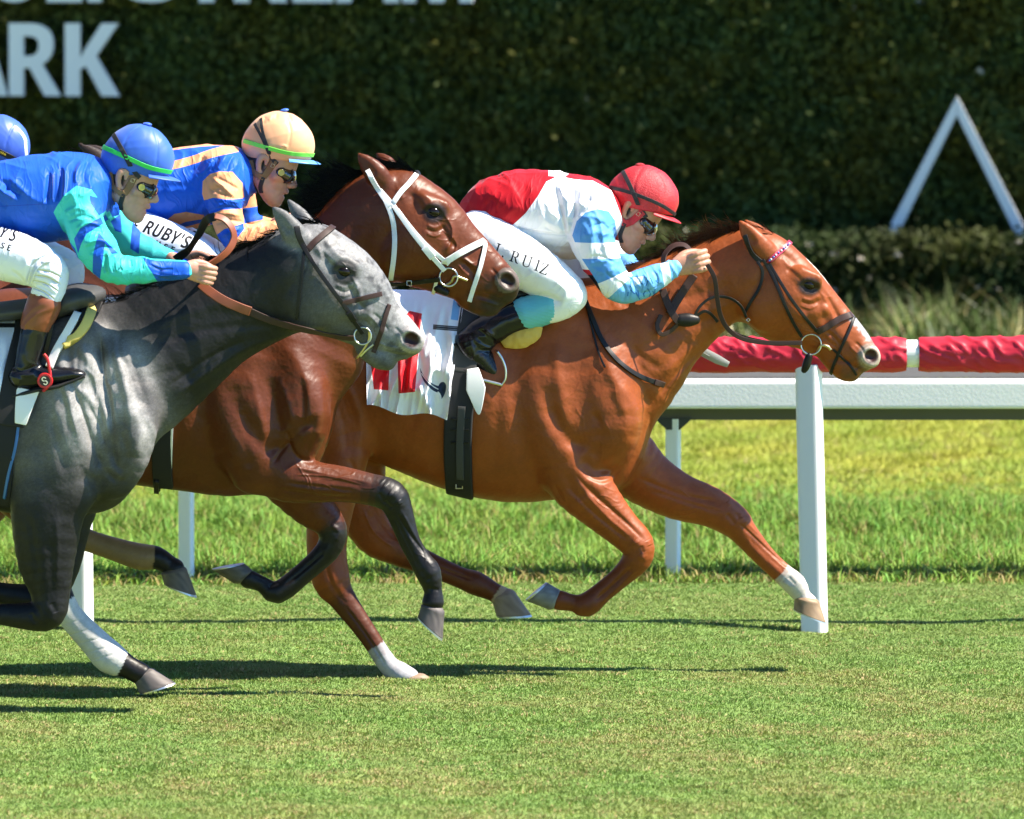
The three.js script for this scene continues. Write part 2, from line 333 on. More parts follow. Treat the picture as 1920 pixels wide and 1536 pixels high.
// ---------------------------------------------------------------- ground, turf, path
const gY = (x, z) => 0.012 * n2(x * 0.6, z * 0.6) - 0.05 * Math.exp(-(((z + 6.3) / 0.5) ** 2)) + 0.03 * Math.exp(-(((z + 7.4) / 0.7) ** 2)) - 0.012 * Math.exp(-(((z + 2.25 + 0.05 * n2(x * 0.7, 8)) / 0.1) ** 2));
{
  const xs = [], zs = [];
  for (let x = -60; x <= 60;) { xs.push(x); x += Math.abs(x) < 5 ? 0.12 : 2.5; }
  for (let z = 40; z >= -70;) { zs.push(z); z -= z < 7 && z > -10 ? 0.06 : 1; }
  const pos = [], uv = [], idx = [];
  for (const z of zs) for (const x of xs) { pos.push(x, gY(x, z), z); uv.push(x, z); }
  for (let j = 0; j < zs.length - 1; j++) for (let i = 0; i < xs.length - 1; i++) { const a = j * xs.length + i, b = a + xs.length; idx.push(a, a + 1, b, b, a + 1, b + 1); }
  const g = new THREE.BufferGeometry();
  g.setAttribute('position', new THREE.Float32BufferAttribute(pos, 3)); g.setAttribute('uv', new THREE.Float32BufferAttribute(uv, 2)); g.setIndex(idx); g.computeVertexNormals();
  const soil = noiseTex(1024, (u, v) => { const a = tor(u, v, 4, 4, 1), b = tor(u, v, 24, 24, 5), c = tor(u, v, 90, 90, 9), k = clamp(0.5 + 0.3 * a + 0.25 * b + 0.25 * c, 0, 1); return [mix(0.46, 0.66, k) * (1 + 0.1 * c), mix(0.58, 0.69, k), mix(0.25, 0.36, k)]; }, true);
  soil.repeat.set(0.45, 0.45);
  const m = new THREE.Mesh(g, new THREE.MeshStandardMaterial({ map: soil, roughness: 1 })); m.name = 'ground'; m.userData.kind = 'structure'; m.receiveShadow = true; scene.add(m);
}
// tufts: a few blades each, many copies
function tuft(seed, n, h, w, rad) {
  const r = rng(seed), pos = [], nor = [], idx = [];
  for (let i = 0; i < n; i++) {
    const a = r() * 6.283, d = Math.sqrt(r()) * rad, x = Math.cos(a) * d, z = Math.sin(a) * d, hh = h * (0.55 + 0.6 * r()), la = r() * 6.283, le = hh * (0.15 + 0.85 * r()), f = r() * 6.283, ww = w * (0.6 + 0.7 * r()), sx = Math.cos(f) * ww, sz = Math.sin(f) * ww, o = pos.length / 3;
    const mx = x + Math.cos(la) * le * 0.35, mz = z + Math.sin(la) * le * 0.35, tx = x + Math.cos(la) * le, tz = z + Math.sin(la) * le;
    pos.push(x - sx, -0.008, z - sz, x + sx, -0.008, z + sz, mx - sx * 0.8, hh * 0.6, mz - sz * 0.8, mx + sx * 0.8, hh * 0.6, mz + sz * 0.8, tx, hh * (1 - 0.25 * (le / hh)), tz);
    const nx = -sz, nz = sx, l = Math.hypot(nx, nz) || 1; for (let k = 0; k < 5; k++) nor.push((nx / l) * 0.5, 0.85, (nz / l) * 0.5);
    idx.push(o, o + 1, o + 2, o + 2, o + 1, o + 3, o + 2, o + 3, o + 4);
  }
  const g = new THREE.BufferGeometry(); g.setAttribute('position', new THREE.Float32BufferAttribute(pos, 3)); g.setAttribute('normal', new THREE.Float32BufferAttribute(nor, 3)); g.setIndex(idx);
  return g;
}
function scatter(name, label, geo, mat, n, seed, place) {
  const m = new THREE.InstancedMesh(geo, mat, n), r = rng(seed), q = new THREE.Object3D(), c = new THREE.Color();
  let k = 0;
  for (let i = 0; i < n; i++) { const s = place(r, q, c, i); if (!s) continue; q.updateMatrix(); m.setMatrixAt(k, q.matrix); m.setColorAt(k, c); k++; }
  m.count = k; m.name = name; m.castShadow = m.receiveShadow = true; m.userData = { kind: 'stuff', label, category: 'grass' };
  return m;
}
const bladeMat = new THREE.MeshPhysicalMaterial({ color: 0xffffff, roughness: 0.6, transmission: 0.32, thickness: 0, side: THREE.DoubleSide, specularIntensity: 0.35 });
const half = (z) => ((CAMZ - z) / F) * 960 + 0.75;
scene.add(scatter('turf_grass', 'short mown turf of the race track', tuft(1, 16, 0.0155, 0.0018, 0.038), bladeMat, 160000, 100, (r, q, c) => {
  const z = 5.2 - Math.pow(r(), 0.85) * 10.3, x = (r() * 2 - 1) * half(z), p = n2(x * 1.1, z * 0.8) + 0.6 * n2(x * 3.3, z * 2.2 + 9) + 0.4 * n2(x * 9, z * 5), dry = clamp(0.22 + 0.34 * p, 0, 1) * (z > -0.5 ? 1 : 0.5);
  const t = r(), v = 0.86 + 0.28 * r();
  if (t < 0.05 + 0.3 * dry * dry) c.setRGB(0.5 * v, 0.4 * v, 0.2 * v); else c.setRGB(mix(0.235, 0.37, dry) * v, mix(0.375, 0.37, dry) * v, mix(0.095, 0.135, dry) * v);
  q.position.set(x, gY(x, z), z); q.rotation.set(0, r() * 6.283, 0); const s = (0.75 + 0.6 * r()) * (1 + 0.3 * n2(x * 2, z * 2 + 4)) * (0.72 + 0.35 * sst(-0.3, 0.7, n2(x * 5 + 7, z * 4))); q.scale.set(1.15, s, 1.15); return true;
}));
scene.add(scatter('rough_grass', 'longer uncut grass along the white rail', tuft(2, 12, 0.1, 0.0032, 0.06), bladeMat, 46000, 101, (r, q, c) => {
  const z = -4.35 - r() * 6.6, x = (r() * 2 - 1) * half(z), v = 0.7 + 0.6 * r(), e = n2(x * 2, z * 2), edge = sst(-4.3, -4.75, z);
  if (r() > (0.35 + 0.65 * edge) * sst(-11, -7, z)) return false;
  c.setRGB(mix(0.15, 0.26, r()) * v, mix(0.32, 0.385, r()) * v, 0.055 * v); if (r() < 0.1 + 0.3 * (1 - edge)) c.setRGB(0.33 * v, 0.27 * v, 0.1 * v);
  q.position.set(x, gY(x, z), z); q.rotation.set(0, r() * 6.283, 0); const s = ((0.45 + 0.7 * r()) * (1 + 0.35 * e) * mix(0.4, 1, edge) * mix(0.45, 1, sst(-10, -7, z)) + 0.2); q.scale.set(1, s, 1); return true;
}));
scene.add(scatter('infield_grass', 'sunlit yellow green infield lawn behind the white rail', tuft(3, 12, 0.05, 0.003, 0.07), bladeMat, 90000, 102, (r, q, c) => {
  const z = -7.0 - r() * 11.2, x = (r() * 2 - 1) * (half(z) + 0.4), p = n2(x * 0.9, z * 0.5) + 0.5 * n2(x * 3, z * 2), v = 0.75 + 0.5 * r();
  c.setRGB(mix(0.33, 0.47, clamp(0.5 + 0.4 * p, 0, 1)) * v, 0.46 * v, 0.07 * v); if (r() < 0.08) c.setRGB(0.36 * v, 0.3 * v, 0.12 * v);
  q.position.set(x, gY(x, z), z); q.rotation.set(0, r() * 6.283, 0); q.scale.set(1.2, (0.6 + 0.7 * r()) * (1 + 0.35 * n2(x * 1.6, z * 1.6)), 1.2); return true;
}));
{ // pale service path in front of the planting
  const g = new THREE.BoxGeometry(40, 0.05, 1.7); g.translate(0, 0.02, -19.35); const t = noiseTex(256, (u, v) => 0.62 + 0.1 * tor(u, v, 20, 20, 3) + 0.1 * tor(u, v, 3, 3, 1), true); t.repeat.set(20, 2);
  const m = new THREE.Mesh(g, new THREE.MeshStandardMaterial({ map: t, color: C3(0.2, 0.205, 0.21), roughness: 0.95 })); m.name = 'path'; m.userData.kind = 'structure'; m.receiveShadow = true; scene.add(m);
}
// ---------------------------------------------------------------- rails
const whitePaint = new THREE.MeshPhysicalMaterial({ color: C3(0.8, 0.81, 0.8), roughness: 0.38, bumpMap: silkBumpEarly(), bumpScale: 0.0006 });
function silkBumpEarly() { const t = noiseTex(128, (u, v) => 0.5 + 0.4 * tor(u, v, 5, 5, 8)); t.repeat.set(2, 2); return t; }
function barBetween(a, b, w, d, r = 0.25, m = 24, turn = -0.36) {                 // post of rounded section from a to b
  const secs = [], n = 4; for (let i = 0; i <= n; i++) secs.push({ c: a.clone().lerp(b, i / n), u: V(w / 2, 0, 0), w: d / 2, p: r, turn });
  return loft(secs, m, 0.9);
}
{
  const zr = -2.5, rail = thing('running_rail', 'near running rail padded in red vinyl on leaning white posts', 'rail');
  const cy = W(1600, 663, zr).y, R = 32.5 * mp(zr), line = [];
  const tubeG = new THREE.CylinderGeometry(R * 0.8, R * 0.8, 24, 24); tubeG.rotateZ(Math.PI / 2); tubeG.translate(0, cy, zr); part('rail_tube', tubeG, whitePaint, rail);
  const vinyl = new THREE.MeshPhysicalMaterial({ color: C3(0.46, 0.018, 0.04), roughness: 0.45, specularIntensity: 0.6 });
  const gap = W(1711, 663, zr).x;
  for (let s = -4; s < 4; s++) {
    const x0 = gap + s * 2.9 + 0.026, x1 = gap + (s + 1) * 2.9 - 0.026, NX = 240, NA = 40, pos = [], idx = [];
    for (let i = 0; i <= NX; i++) { const x = mix(x0, x1, i / NX), end = 1 - 0.12 * Math.exp(-Math.min(x - x0, x1 - x) / 0.02); for (let j = 0; j < NA; j++) { const a = (j / NA) * 6.2832, front = 0.5 + 0.5 * Math.cos(a - 0.5), q = n2(x * 9 + 0.6 * Math.sin(a), Math.sin(a) * 1.2), f = (1 - Math.abs(q)) ** 3, sag = Math.max(0, -Math.sin(a)) * 0.006 * (1 + n2(x * 0.9, 4)); const rr = R * end + 0.011 * front * (f - 0.4) + sag + 0.004 * n2(x * 2.2, j * 0.1); pos.push(x, cy + Math.sin(a) * rr, zr + Math.cos(a) * rr); } }
    for (let i = 0; i < NX; i++) for (let j = 0; j < NA; j++) { const a = i * NA + j, b = i * NA + (j + 1) % NA; idx.push(a, a + NA, b, b, a + NA, b + NA); }
    const g = new THREE.BufferGeometry(); g.setAttribute('position', new THREE.Float32BufferAttribute(pos, 3)); g.setIndex(idx.reverse()); g.computeVertexNormals(); part('rail_pad', g, vinyl, rail);
  }
  const zb = -2.28, top = W(1516, 692, zr + 0.02), bot = W(1528, 1185, zb), w = 52 * mp(zb), step = W(1528, 1185, zb).x - W(150, 1185, zb).x;
  for (let k = -2; k <= 1; k++) { const o = V(k * step, 0, 0); part('post', barBetween(bot.clone().add(o).setY(-0.05), top.clone().add(o).setY(cy - R * 0.6), w * 0.86, 0.09, 0.3), whitePaint, rail); }
}
{
  const zf = -4.5, rail = thing('running_rail', 'unpadded white rail with broad flat face behind the red one', 'rail'), P = (y) => W(1600, y, zf).y;
  const prof = new THREE.Shape(); const y0 = P(766), y1 = P(711), d = 0.17;
  prof.moveTo(-d / 2, y0); prof.lineTo(d / 2 - 0.01, y0 + 0.004); prof.quadraticCurveTo(d / 2, y0 + 0.006, d / 2, y0 + 0.02); prof.lineTo(d / 2 - 0.002, y1 - 0.018); prof.quadraticCurveTo(d / 2 - 0.004, y1, d / 2 - 0.025, y1); prof.lineTo(-d / 2 + 0.05, y1); prof.quadraticCurveTo(-d / 2, y1, -d / 2, y1 - 0.04); prof.closePath();
  const g = new THREE.ExtrudeGeometry(prof, { depth: 26, bevelEnabled: false, curveSegments: 6 }); g.rotateY(Math.PI / 2); g.scale(1, 1, -1); g.translate(-13, 0, zf); const gi = g.index ? g : g; // flipped below
  const p = gi.attributes.position; const idx = []; for (let i = 0; i < p.count; i += 3) idx.push(i, i + 2, i + 1); gi.setIndex(idx); gi.computeVertexNormals();
  part('rail_face', gi, whitePaint, rail);
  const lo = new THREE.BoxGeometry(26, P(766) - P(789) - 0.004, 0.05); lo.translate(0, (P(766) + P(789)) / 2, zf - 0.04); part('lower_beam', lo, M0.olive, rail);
  const x0 = W(1262, 1095, zf).x, step = x0 - W(349, 1095, zf).x, w = 29 * mp(zf);
  for (let k = -3; k <= 2; k++) {
    const x = x0 + k * step, top = P(786);
    const post = part('post', barBetween(V(x, gY(x, zf) - 0.05, zf - 0.02), V(x, top, zf - 0.02), w * 0.9, 0.05, 0.3), whitePaint, rail);
    const s = new THREE.Shape(); s.moveTo(-0.085, 0); s.lineTo(0.085, 0); s.lineTo(0.03, -0.05); s.lineTo(-0.03, -0.05); const b = new THREE.ExtrudeGeometry(s, { depth: 0.05, bevelEnabled: false }); b.translate(x, top + 0.002, zf - 0.045); part('bracket', b, M0.dark, post);
  }
}
// ---------------------------------------------------------------- hedges, sign, planting
function leafClump(seed, n, size, rad) {
  const r = rng(seed), pos = [], nor = [], idx = [], q = new THREE.Object3D(), v = V(0, 0, 0);
  for (let i = 0; i < n; i++) {
    q.position.set((r() - 0.5) * rad * 2, (r() - 0.5) * rad * 2, (r() - 0.5) * rad * 1.4); q.rotation.set(r() * 6.28, r() * 6.28, r() * 6.28); const s = size * (0.6 + 0.7 * r()); q.scale.set(s, s, s); q.updateMatrix(); const o = pos.length / 3;
    for (const [x, y, z] of [[-0.5, 0, 0], [-0.1, 0.24, 0.06], [-0.1, -0.24, 0.06], [0.2, 0.17, 0.02], [0.2, -0.17, 0.02], [0.55, 0, -0.08], [0, 0, 0]]) { v.set(x, y, z).applyMatrix4(q.matrix); pos.push(v.x, v.y, v.z); v.set(0, y * 1.2, 1).transformDirection(q.matrix); nor.push(v.x, v.y, v.z); }
    idx.push(o, o + 6, o + 1, o, o + 2, o + 6, o + 1, o + 6, o + 3, o + 2, o + 4, o + 6, o + 3, o + 6, o + 5, o + 4, o + 5, o + 6);
  }
  const g = new THREE.BufferGeometry(); g.setAttribute('position', new THREE.Float32BufferAttribute(pos, 3)); g.setAttribute('normal', new THREE.Float32BufferAttribute(nor, 3)); g.setIndex(idx); return g;
}
const leafMat = new THREE.MeshPhysicalMaterial({ color: 0xffffff, roughness: 0.65, transmission: 0.25, thickness: 0, side: THREE.DoubleSide, specularIntensity: 0.25 });
function hedge(label, x0, x1, h, zf, dep, n, seed, tone, size, bulge) {
  const H = thing('hedge', label, 'hedge');
  const core = new THREE.BoxGeometry(x1 - x0, h - 0.12, dep - 0.2); core.translate((x0 + x1) / 2, (h - 0.12) / 2, zf - dep / 2 - 0.06); part('branches', core, new THREE.MeshStandardMaterial({ color: C3(0.045, 0.08, 0.016), roughness: 1 }), H);
  const g = leafClump(seed, 7, size, size * 1.5), m = new THREE.InstancedMesh(g, leafMat, n), r = rng(seed + 1), q = new THREE.Object3D(), c = new THREE.Color();
  for (let i = 0; i < n; i++) {
    const x = mix(x0, x1, r()), topBit = r() < dep / (dep + h) * 0.6, y = topBit ? h - 0.1 * r() : Math.pow(r(), 0.95) * h, b = bulge * (n2(x * 2.3, y * 2.3) * 0.6 + n2(x * 6, y * 6) * 0.4);
    q.position.set(x, y + (topBit ? bulge * n2(x * 3, 9) : 0), topBit ? zf - r() * dep : zf + b - 0.16 * r() * r()); q.rotation.set(r() * 6.28, r() * 6.28, r() * 6.28); q.scale.setScalar(0.7 + 0.7 * r()); q.updateMatrix(); m.setMatrixAt(i, q.matrix);
    const k = (0.82 + 0.25 * r()) * (1 + 0.2 * n2(x * 1.6, y * 2.2)), yel = clamp(0.4 + 0.6 * n2(x * 1.1 + 5, y * 1.7), 0, 1); c.setRGB(mix(tone[0], tone[0] * 1.6, yel) * k, tone[1] * k, mix(tone[2], tone[2] * 0.6, yel) * k); m.setColorAt(i, c);
  }
  m.name = 'foliage'; m.castShadow = m.receiveShadow = true; H.add(m); return H;
}
const ZH = -23;
const aslant = (o) => { const a = -0.11, c = Math.cos(a), q = Math.sin(a), pz = -22.4; o.rotation.y = a; o.position.set(-pz * q, 0, pz - pz * c); return o; };   // added turn askew of the rail, keeping direct sun off the hedge face
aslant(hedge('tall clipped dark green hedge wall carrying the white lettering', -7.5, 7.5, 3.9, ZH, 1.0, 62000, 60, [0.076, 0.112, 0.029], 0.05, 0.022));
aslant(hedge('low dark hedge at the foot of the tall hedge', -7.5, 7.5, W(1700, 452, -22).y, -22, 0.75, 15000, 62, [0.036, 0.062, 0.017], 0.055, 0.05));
const sign = aslant(thing('hedge_sign', 'large pale capital letters mounted on the tall hedge', 'sign'));
const signPaint = new THREE.MeshPhysicalMaterial({ color: C3(0.8, 0.81, 0.83), roughness: 0.5 });
{
  const font = await new FontLoader().loadAsync('fonts/droid/droid_sans_bold.typeface.json'), zs = ZH + 0.1;
  const row = (list, yTop, yBot) => { for (const [ch, a, b] of list) { const g = new TextGeometry(ch, { font, size: 1, depth: 0.05, curveSegments: 10, bevelEnabled: false }); g.computeBoundingBox(); const bb = g.boundingBox, p = W(a, yBot, zs), q = W(b, yTop, zs), round = 'SUG'.includes(ch) ? 1 : 1; g.translate(-bb.min.x, -bb.min.y, 0); g.scale((q.x - p.x) / (bb.max.x - bb.min.x), ((q.y - p.y) / (bb.max.y - bb.min.y)) * round, 1); g.translate(p.x, p.y, zs); part('letter', g, signPaint, sign); } };
  sign.position.x -= 0.075;
  row([['P', -200, -112], ['A', -104, 8], ['R', 12, 110], ['K', 119, 221]], 45, 182);
  row([['G', -140, -36], ['U', -24, 68], ['L', 84, 150], ['F', 162, 232], ['S', 242, 338], ['T', 342, 434], ['R', 441, 542], ['E', 552, 628], ['A', 634, 754], ['M', 760, 893]], -134, 5);
  const emb = aslant(thing('hedge_emblem', 'pale open peak shape of two slanting bars on the hedge', 'emblem'));
  emb.position.x -= 0.045;
  for (const [ax, bx] of [[1776, 1632], [1776, 1930]]) { const s = new THREE.Shape(), A = W(1792, 178, zs), I = W(1792, 213, zs), t = bx < 1792 ? [[1634, 485], [1658, 485]] : [[1950, 485], [1926, 485]], o = W(...t[0], zs), i = W(...t[1], zs); s.moveTo(A.x, A.y); s.lineTo(o.x, o.y); s.lineTo(i.x, i.y); s.lineTo(I.x, I.y); s.closePath(); const g = new THREE.ExtrudeGeometry(s, { depth: 0.05, bevelEnabled: false }); g.translate(bx < 1792 ? -0.0015 : 0.0015, 0, zs); part('bar', g, signPaint, emb); }
}
// ornamental grasses and pale stones along the foot of the hedge
{
  const geo = tuft(9, 26, 0.42, 0.007, 0.07), m = scatter('border_grasses', 'arching ornamental grasses and pale plants below the hedge', geo, bladeMat, 950, 103, (r, q, c) => { const x = (r() * 2 - 1) * 5.5, z = -20.35 - r() * 1.2, v = 0.6 + 0.8 * r(), k = n2(x * 1.3, z); c.setRGB(mix(0.05, 0.12, r()) * v, mix(0.09, 0.17, r()) * v, 0.03 * v); if (r() < 0.06) c.setRGB(0.4 * v, 0.36 * v, 0.16 * v); q.position.set(x, 0, z); q.rotation.set((r() - 0.5) * 0.7, r() * 6.28, (r() - 0.5) * 0.7); const s = (0.45 + 0.75 * r()) * (1 + 0.4 * k); q.scale.set(1, s, 1); return true; });
  m.userData.category = 'plants'; scene.add(m);
  const st = new THREE.IcosahedronGeometry(0.07, 1), s = scatter('border_stones', 'rounded pale stones edging the planting', st, new THREE.MeshStandardMaterial({ color: 0xffffff, roughness: 0.9 }), 170, 104, (r, q, c) => { const v = 0.35 + 0.4 * r(); c.setRGB(v, v * 0.98, v * 0.95); q.position.set((r() * 2 - 1) * 6, 0.035, -20.2 - r() * 0.35); q.rotation.set(r() * 6, r() * 6, r() * 6); q.scale.set(0.7 + r(), 0.6 + 0.5 * r(), 0.7 + r()); return true; });
  s.userData.category = 'stones'; scene.add(s);
  const fl = scatter('hedge_blossom', 'scattered small pale blossoms on the hedge', leafClump(77, 4, 0.035, 0.03), leafMat, 70, 105, (r, q, c) => { const x = (r() * 2 - 1) * 5, lowH = r() < 0.7; c.setRGB(0.55, 0.5, 0.42); q.position.set(x, lowH ? 0.35 + r() * 0.55 : 0.8 + r() * 2, lowH ? -21.9 : ZH + 0.06); q.rotation.set(r() * 6, r() * 6, r() * 6); q.scale.setScalar(0.6 + 0.6 * r()); return true; });
  fl.userData.category = 'blossom'; scene.add(aslant(fl));
}
// ---------------------------------------------------------------- horses
const QB = 0.0072;                                                  // cell of a horse's skin
const hairTex = noiseTex(512, (u, v) => { const a = tor(u, v, 3, 22, 1), b = tor(u, v, 9, 46, 7), c = tor(u, v, 30, 60, 3); return 0.8 + 0.07 * a + 0.08 * b + 0.09 * c; });
const hairBump = noiseTex(512, (u, v) => 0.5 + 0.2 * tor(u, v, 6, 34, 2) + 0.2 * tor(u, v, 16, 60, 9) + 0.1 * tor(u, v, 2, 3, 4));
for (const t of [hairTex, hairBump]) { t.repeat.set(3.2, 5.0); t.rotation = 0.5; }
const roanTex = noiseTex(512, (u, v) => { const a = tor(u, v, 26, 38, 1), b = tor(u, v, 60, 80, 7), c = tor(u, v, 5, 8, 3); return clamp(0.66 + 0.16 * a + 0.2 * b + 0.08 * c, 0.2, 1); });
roanTex.repeat.set(2.6, 2.6); roanTex.rotation = 0.7;
// coat with its own relief sheet over the box of photograph pixels bx
function coatMat(rough, spec, f, bx, lines, seed) {
  const o = { vertexColors: true, map: hairTex, bumpMap: hairBump, bumpScale: 0.0016, roughness: rough, specularIntensity: spec };
  if (f) {
    const t = relief(...bx, 1.15, lines.map(([p, w, a]) => [p, w * 1.12, a * (w < 2 ? 0.55 : 0.72)]), (x, y) => 0.9 * n2(x * 0.03 + seed, y * 0.03) + 0.3 * n2(x * 0.09 + seed, y * 0.09) + 0.07 * n2(x * 0.3 + y * 0.12, y * 0.34 - x * 0.1 + seed) + 0.1 * n2(x * 0.22 + y * 0.5, y * 0.9 - x * 0.5 + seed));
    const a = W(bx[0], bx[1], f.z0), b = W(bx[2], bx[3], f.z0); t.repeat.set(1 / (b.x - a.x), 1 / (a.y - b.y)); t.offset.set(-a.x / (b.x - a.x), -b.y / (a.y - b.y));
    o.bumpMap = t; o.bumpScale = 0.08;
  }
  return new THREE.MeshPhysicalMaterial(o);
}
const M = {
  eye: new THREE.MeshPhysicalMaterial({ color: C3(0.01, 0.006, 0.004), roughness: 0.12, specularIntensity: 0.6 }),
  hornDark: new THREE.MeshStandardMaterial({ vertexColors: true, roughness: 0.6 }),
  steel: new THREE.MeshStandardMaterial({ color: C3(0.62, 0.62, 0.6), metalness: 1, roughness: 0.28 }),
  shoe: new THREE.MeshStandardMaterial({ color: C3(0.6, 0.6, 0.6), metalness: 0.9, roughness: 0.4 }),
  blackLeather: new THREE.MeshPhysicalMaterial({ color: C3(0.012, 0.011, 0.011), roughness: 0.42, specularIntensity: 0.5 }),
  brownLeather: new THREE.MeshPhysicalMaterial({ color: C3(0.045, 0.024, 0.02), roughness: 0.45, specularIntensity: 0.45 }),
  tanLeather: new THREE.MeshPhysicalMaterial({ color: C3(0.23, 0.058, 0.024), roughness: 0.5 }),
  blackCloth: new THREE.MeshStandardMaterial({ color: C3(0.012, 0.012, 0.014), roughness: 0.85 }),
  greyCloth: new THREE.MeshStandardMaterial({ color: C3(0.05, 0.05, 0.05), roughness: 0.95 }),
  whiteStrap: new THREE.MeshPhysicalMaterial({ color: C3(0.82, 0.82, 0.82), roughness: 0.4 }),
  yellowFoam: new THREE.MeshStandardMaterial({ color: C3(0.66, 0.42, 0.09), roughness: 0.95 }),
  brass: new THREE.MeshStandardMaterial({ color: C3(0.6, 0.5, 0.3), metalness: 1, roughness: 0.3 }),
};
const lerp3 = (a, b, t) => [mix(a[0], b[0], t), mix(a[1], b[1], t), mix(a[2], b[2], t)];
const inv = (x, y, z) => { const dy = y - CAMY, dz = z - CAMZ, cy = dy * cosP - dz * sinP, cz = dy * sinP + dz * cosP; return [960 + (x / -cz) * F, 768 - (cy / -cz) * F]; };

function hoofGeo(z, cor, gnd, w = 0.92, tone = [[0.1, 0.085, 0.075], [0.3, 0.25, 0.2]], seed = 0) {
  const P = (p) => W(p[0], p[1], z), a = P(cor[0]), b = P(cor[1]), c = P(gnd[0]), d = P(gnd[1]), secs = [];   // cor: [front, back], gnd: [toe, heel]
  const S = [[-0.14, 0.55], [-0.06, 0.74], [0.03, 0.87], [0.11, 0.9], [0.17, 0.89], [0.45, 0.93], [0.8, 0.98], [0.96, 1.01], [1, 0.96]];
  for (const [t, s] of S) {
    const f = a.clone().lerp(c, t), k = b.clone().lerp(d, t), ctr = f.clone().lerp(k, 0.5), u = f.clone().sub(k).multiplyScalar(0.5 * s);
    secs.push({ c: ctr, u, w: mix(a.distanceTo(b), c.distanceTo(d) * 0.92, t) * 0.5 * w * s, p: 0.9 });
  }
  const g = loft(secs, 22), pos = g.attributes.position, col = new Float32Array(pos.count * 3), ax = c.clone().add(d).sub(a).sub(b).multiplyScalar(0.5), o = a.clone().lerp(b, 0.5), L = ax.lengthSq();
  for (let i = 0; i < pos.count; i++) { const v = V(pos.getX(i), pos.getY(i), pos.getZ(i)), t = v.sub(o).dot(ax) / L, q = n2(t * 9 + seed, seed) * 0.25 + 0.5 + 0.35 * n3(pos.getX(i) * 30, pos.getY(i) * 30, pos.getZ(i) * 30 + seed); col.set(lerp3(tone[0], tone[1], clamp(q, 0, 1)).map((v) => v * 0.68), i * 3); }
  g.setAttribute('color', new THREE.BufferAttribute(col, 3));
  const shoe = loft([0.985, 1.07].map((t) => { const f = a.clone().lerp(c, t), k = b.clone().lerp(d, t); return { c: f.clone().lerp(k, 0.5), u: f.clone().sub(k).multiplyScalar(0.5), w: c.distanceTo(d) * 0.46 * w, p: 0.9 }; }), 22);
  return [g, shoe];
}
function addHooves(group, list) { list.forEach(([z, cor, gnd, tone, w], i) => { const [g, s] = hoofGeo(z, cor, gnd, w ?? 0.92, tone, i * 3.7); const h = part('hoof', g, M.hornDark, group); part('horseshoe', s, M.shoe, h); }); }

function addEye(f, group, px, py, r) {
  const p = f.hit(px, py), n = f.grad(p), m = mp(f.z0) * r;
  for (const s of [1, -1]) { const c = p.clone().addScaledVector(n, -m * 0.62); if (s < 0) c.z = 2 * f.z0 - c.z; part('eye', ball(m * 0.92, 1.05, 0.82, 1, c, -0.4), M.eye, group); }
}
// strands of mane along a crest line: roots [px, py, dz], hair direction, length in px
function mane(f, group, name, roots, n, len, dir, spread, col, seed, { w = 0.004, lift = 0, side = 0.5, droop = 0.35 } = {}) {
  const r = rng(seed), s = spline(roots, 10), out = [], m = mp(f.z0);
  for (let i = 0; i < n; i++) {
    const q = s[Math.floor(r() * (s.length - 1))], p0 = W(q[0] + (r() - 0.5) * 10, q[1] + (r() - 0.5) * 8 + 3, f.z0 + (q[2] ?? 0) + (r() - 0.5) * 0.05);
    const L = len * m * (0.45 + 0.75 * r()), ang = dir + (r() - 0.5) * spread + n2(q[0] * 0.02, q[1] * 0.02) * 0.5, p = [p0], cur = (r() - 0.5) * 1.1, zs = (r() - 0.5 + side - 0.5) * 0.7;
    for (let k = 1; k <= 6; k++) { const a = ang + cur * (k / 6) + droop * (k / 6) + 0.25 * Math.sin(k * 1.1 + q[0]); const last = p[p.length - 1]; p.push(V(last.x + (Math.cos(a) * L) / 6, last.y + (Math.sin(a) * L) / 6 + lift * L * 0.02 * (6 - k), last.z + (zs * L) / 6)); }
    out.push({ p, w: w * (0.5 + r()) });
  }
  return part(name, hairGeo(out), new THREE.MeshPhysicalMaterial({ color: C3(...col), roughness: 0.4, specularIntensity: 0.7 }), group);
}
const coatNoise = (x, y, z) => 1 + 0.1 * n3(x * 4, y * 4, z * 4) + 0.06 * n3(x * 14, y * 14, z * 14) + 0.05 * n3(x * 60, y * 60, z * 60);

// nostril: an opening on both sides with a thick rim
function nostril(f, px, py, rx, ry, rot, depth) {
  const m = mp(f.z0), c = [];
  for (const s of [1, -1]) {
    const h = f.hit(px, py), d = (h.z - f.z0) * s;
    const dx = Math.cos(rot) * (rx - ry), dy = Math.sin(rot) * (rx - ry);
    f._pend = (f._pend ?? []).concat([[[px - dx, py - dy, ry, d + 0.006 * s, 1.0], [px + dx, py + dy, ry, d + 0.006 * s, 1.0]]]);
    c.push(h);
  }
}
function nostrilCarve(f) { for (const p of f._pend ?? []) f.chain(p, { sub: true, k: 0.012, n: 1 }); f._all = null; }
const ring = (cx, cy, rx, ry, rot, a0 = 0, a1 = Math.PI * 2, n = 14) => Array.from({ length: n + 1 }, (_, i) => { const a = a0 + ((a1 - a0) * i) / n, x = Math.cos(a) * rx, y = Math.sin(a) * ry; return [cx + x * Math.cos(rot) - y * Math.sin(rot), cy + x * Math.sin(rot) + y * Math.cos(rot)]; });

const ZC = -0.4, ZB = 0.35, ZG = 1.1, ZD = -1.25;
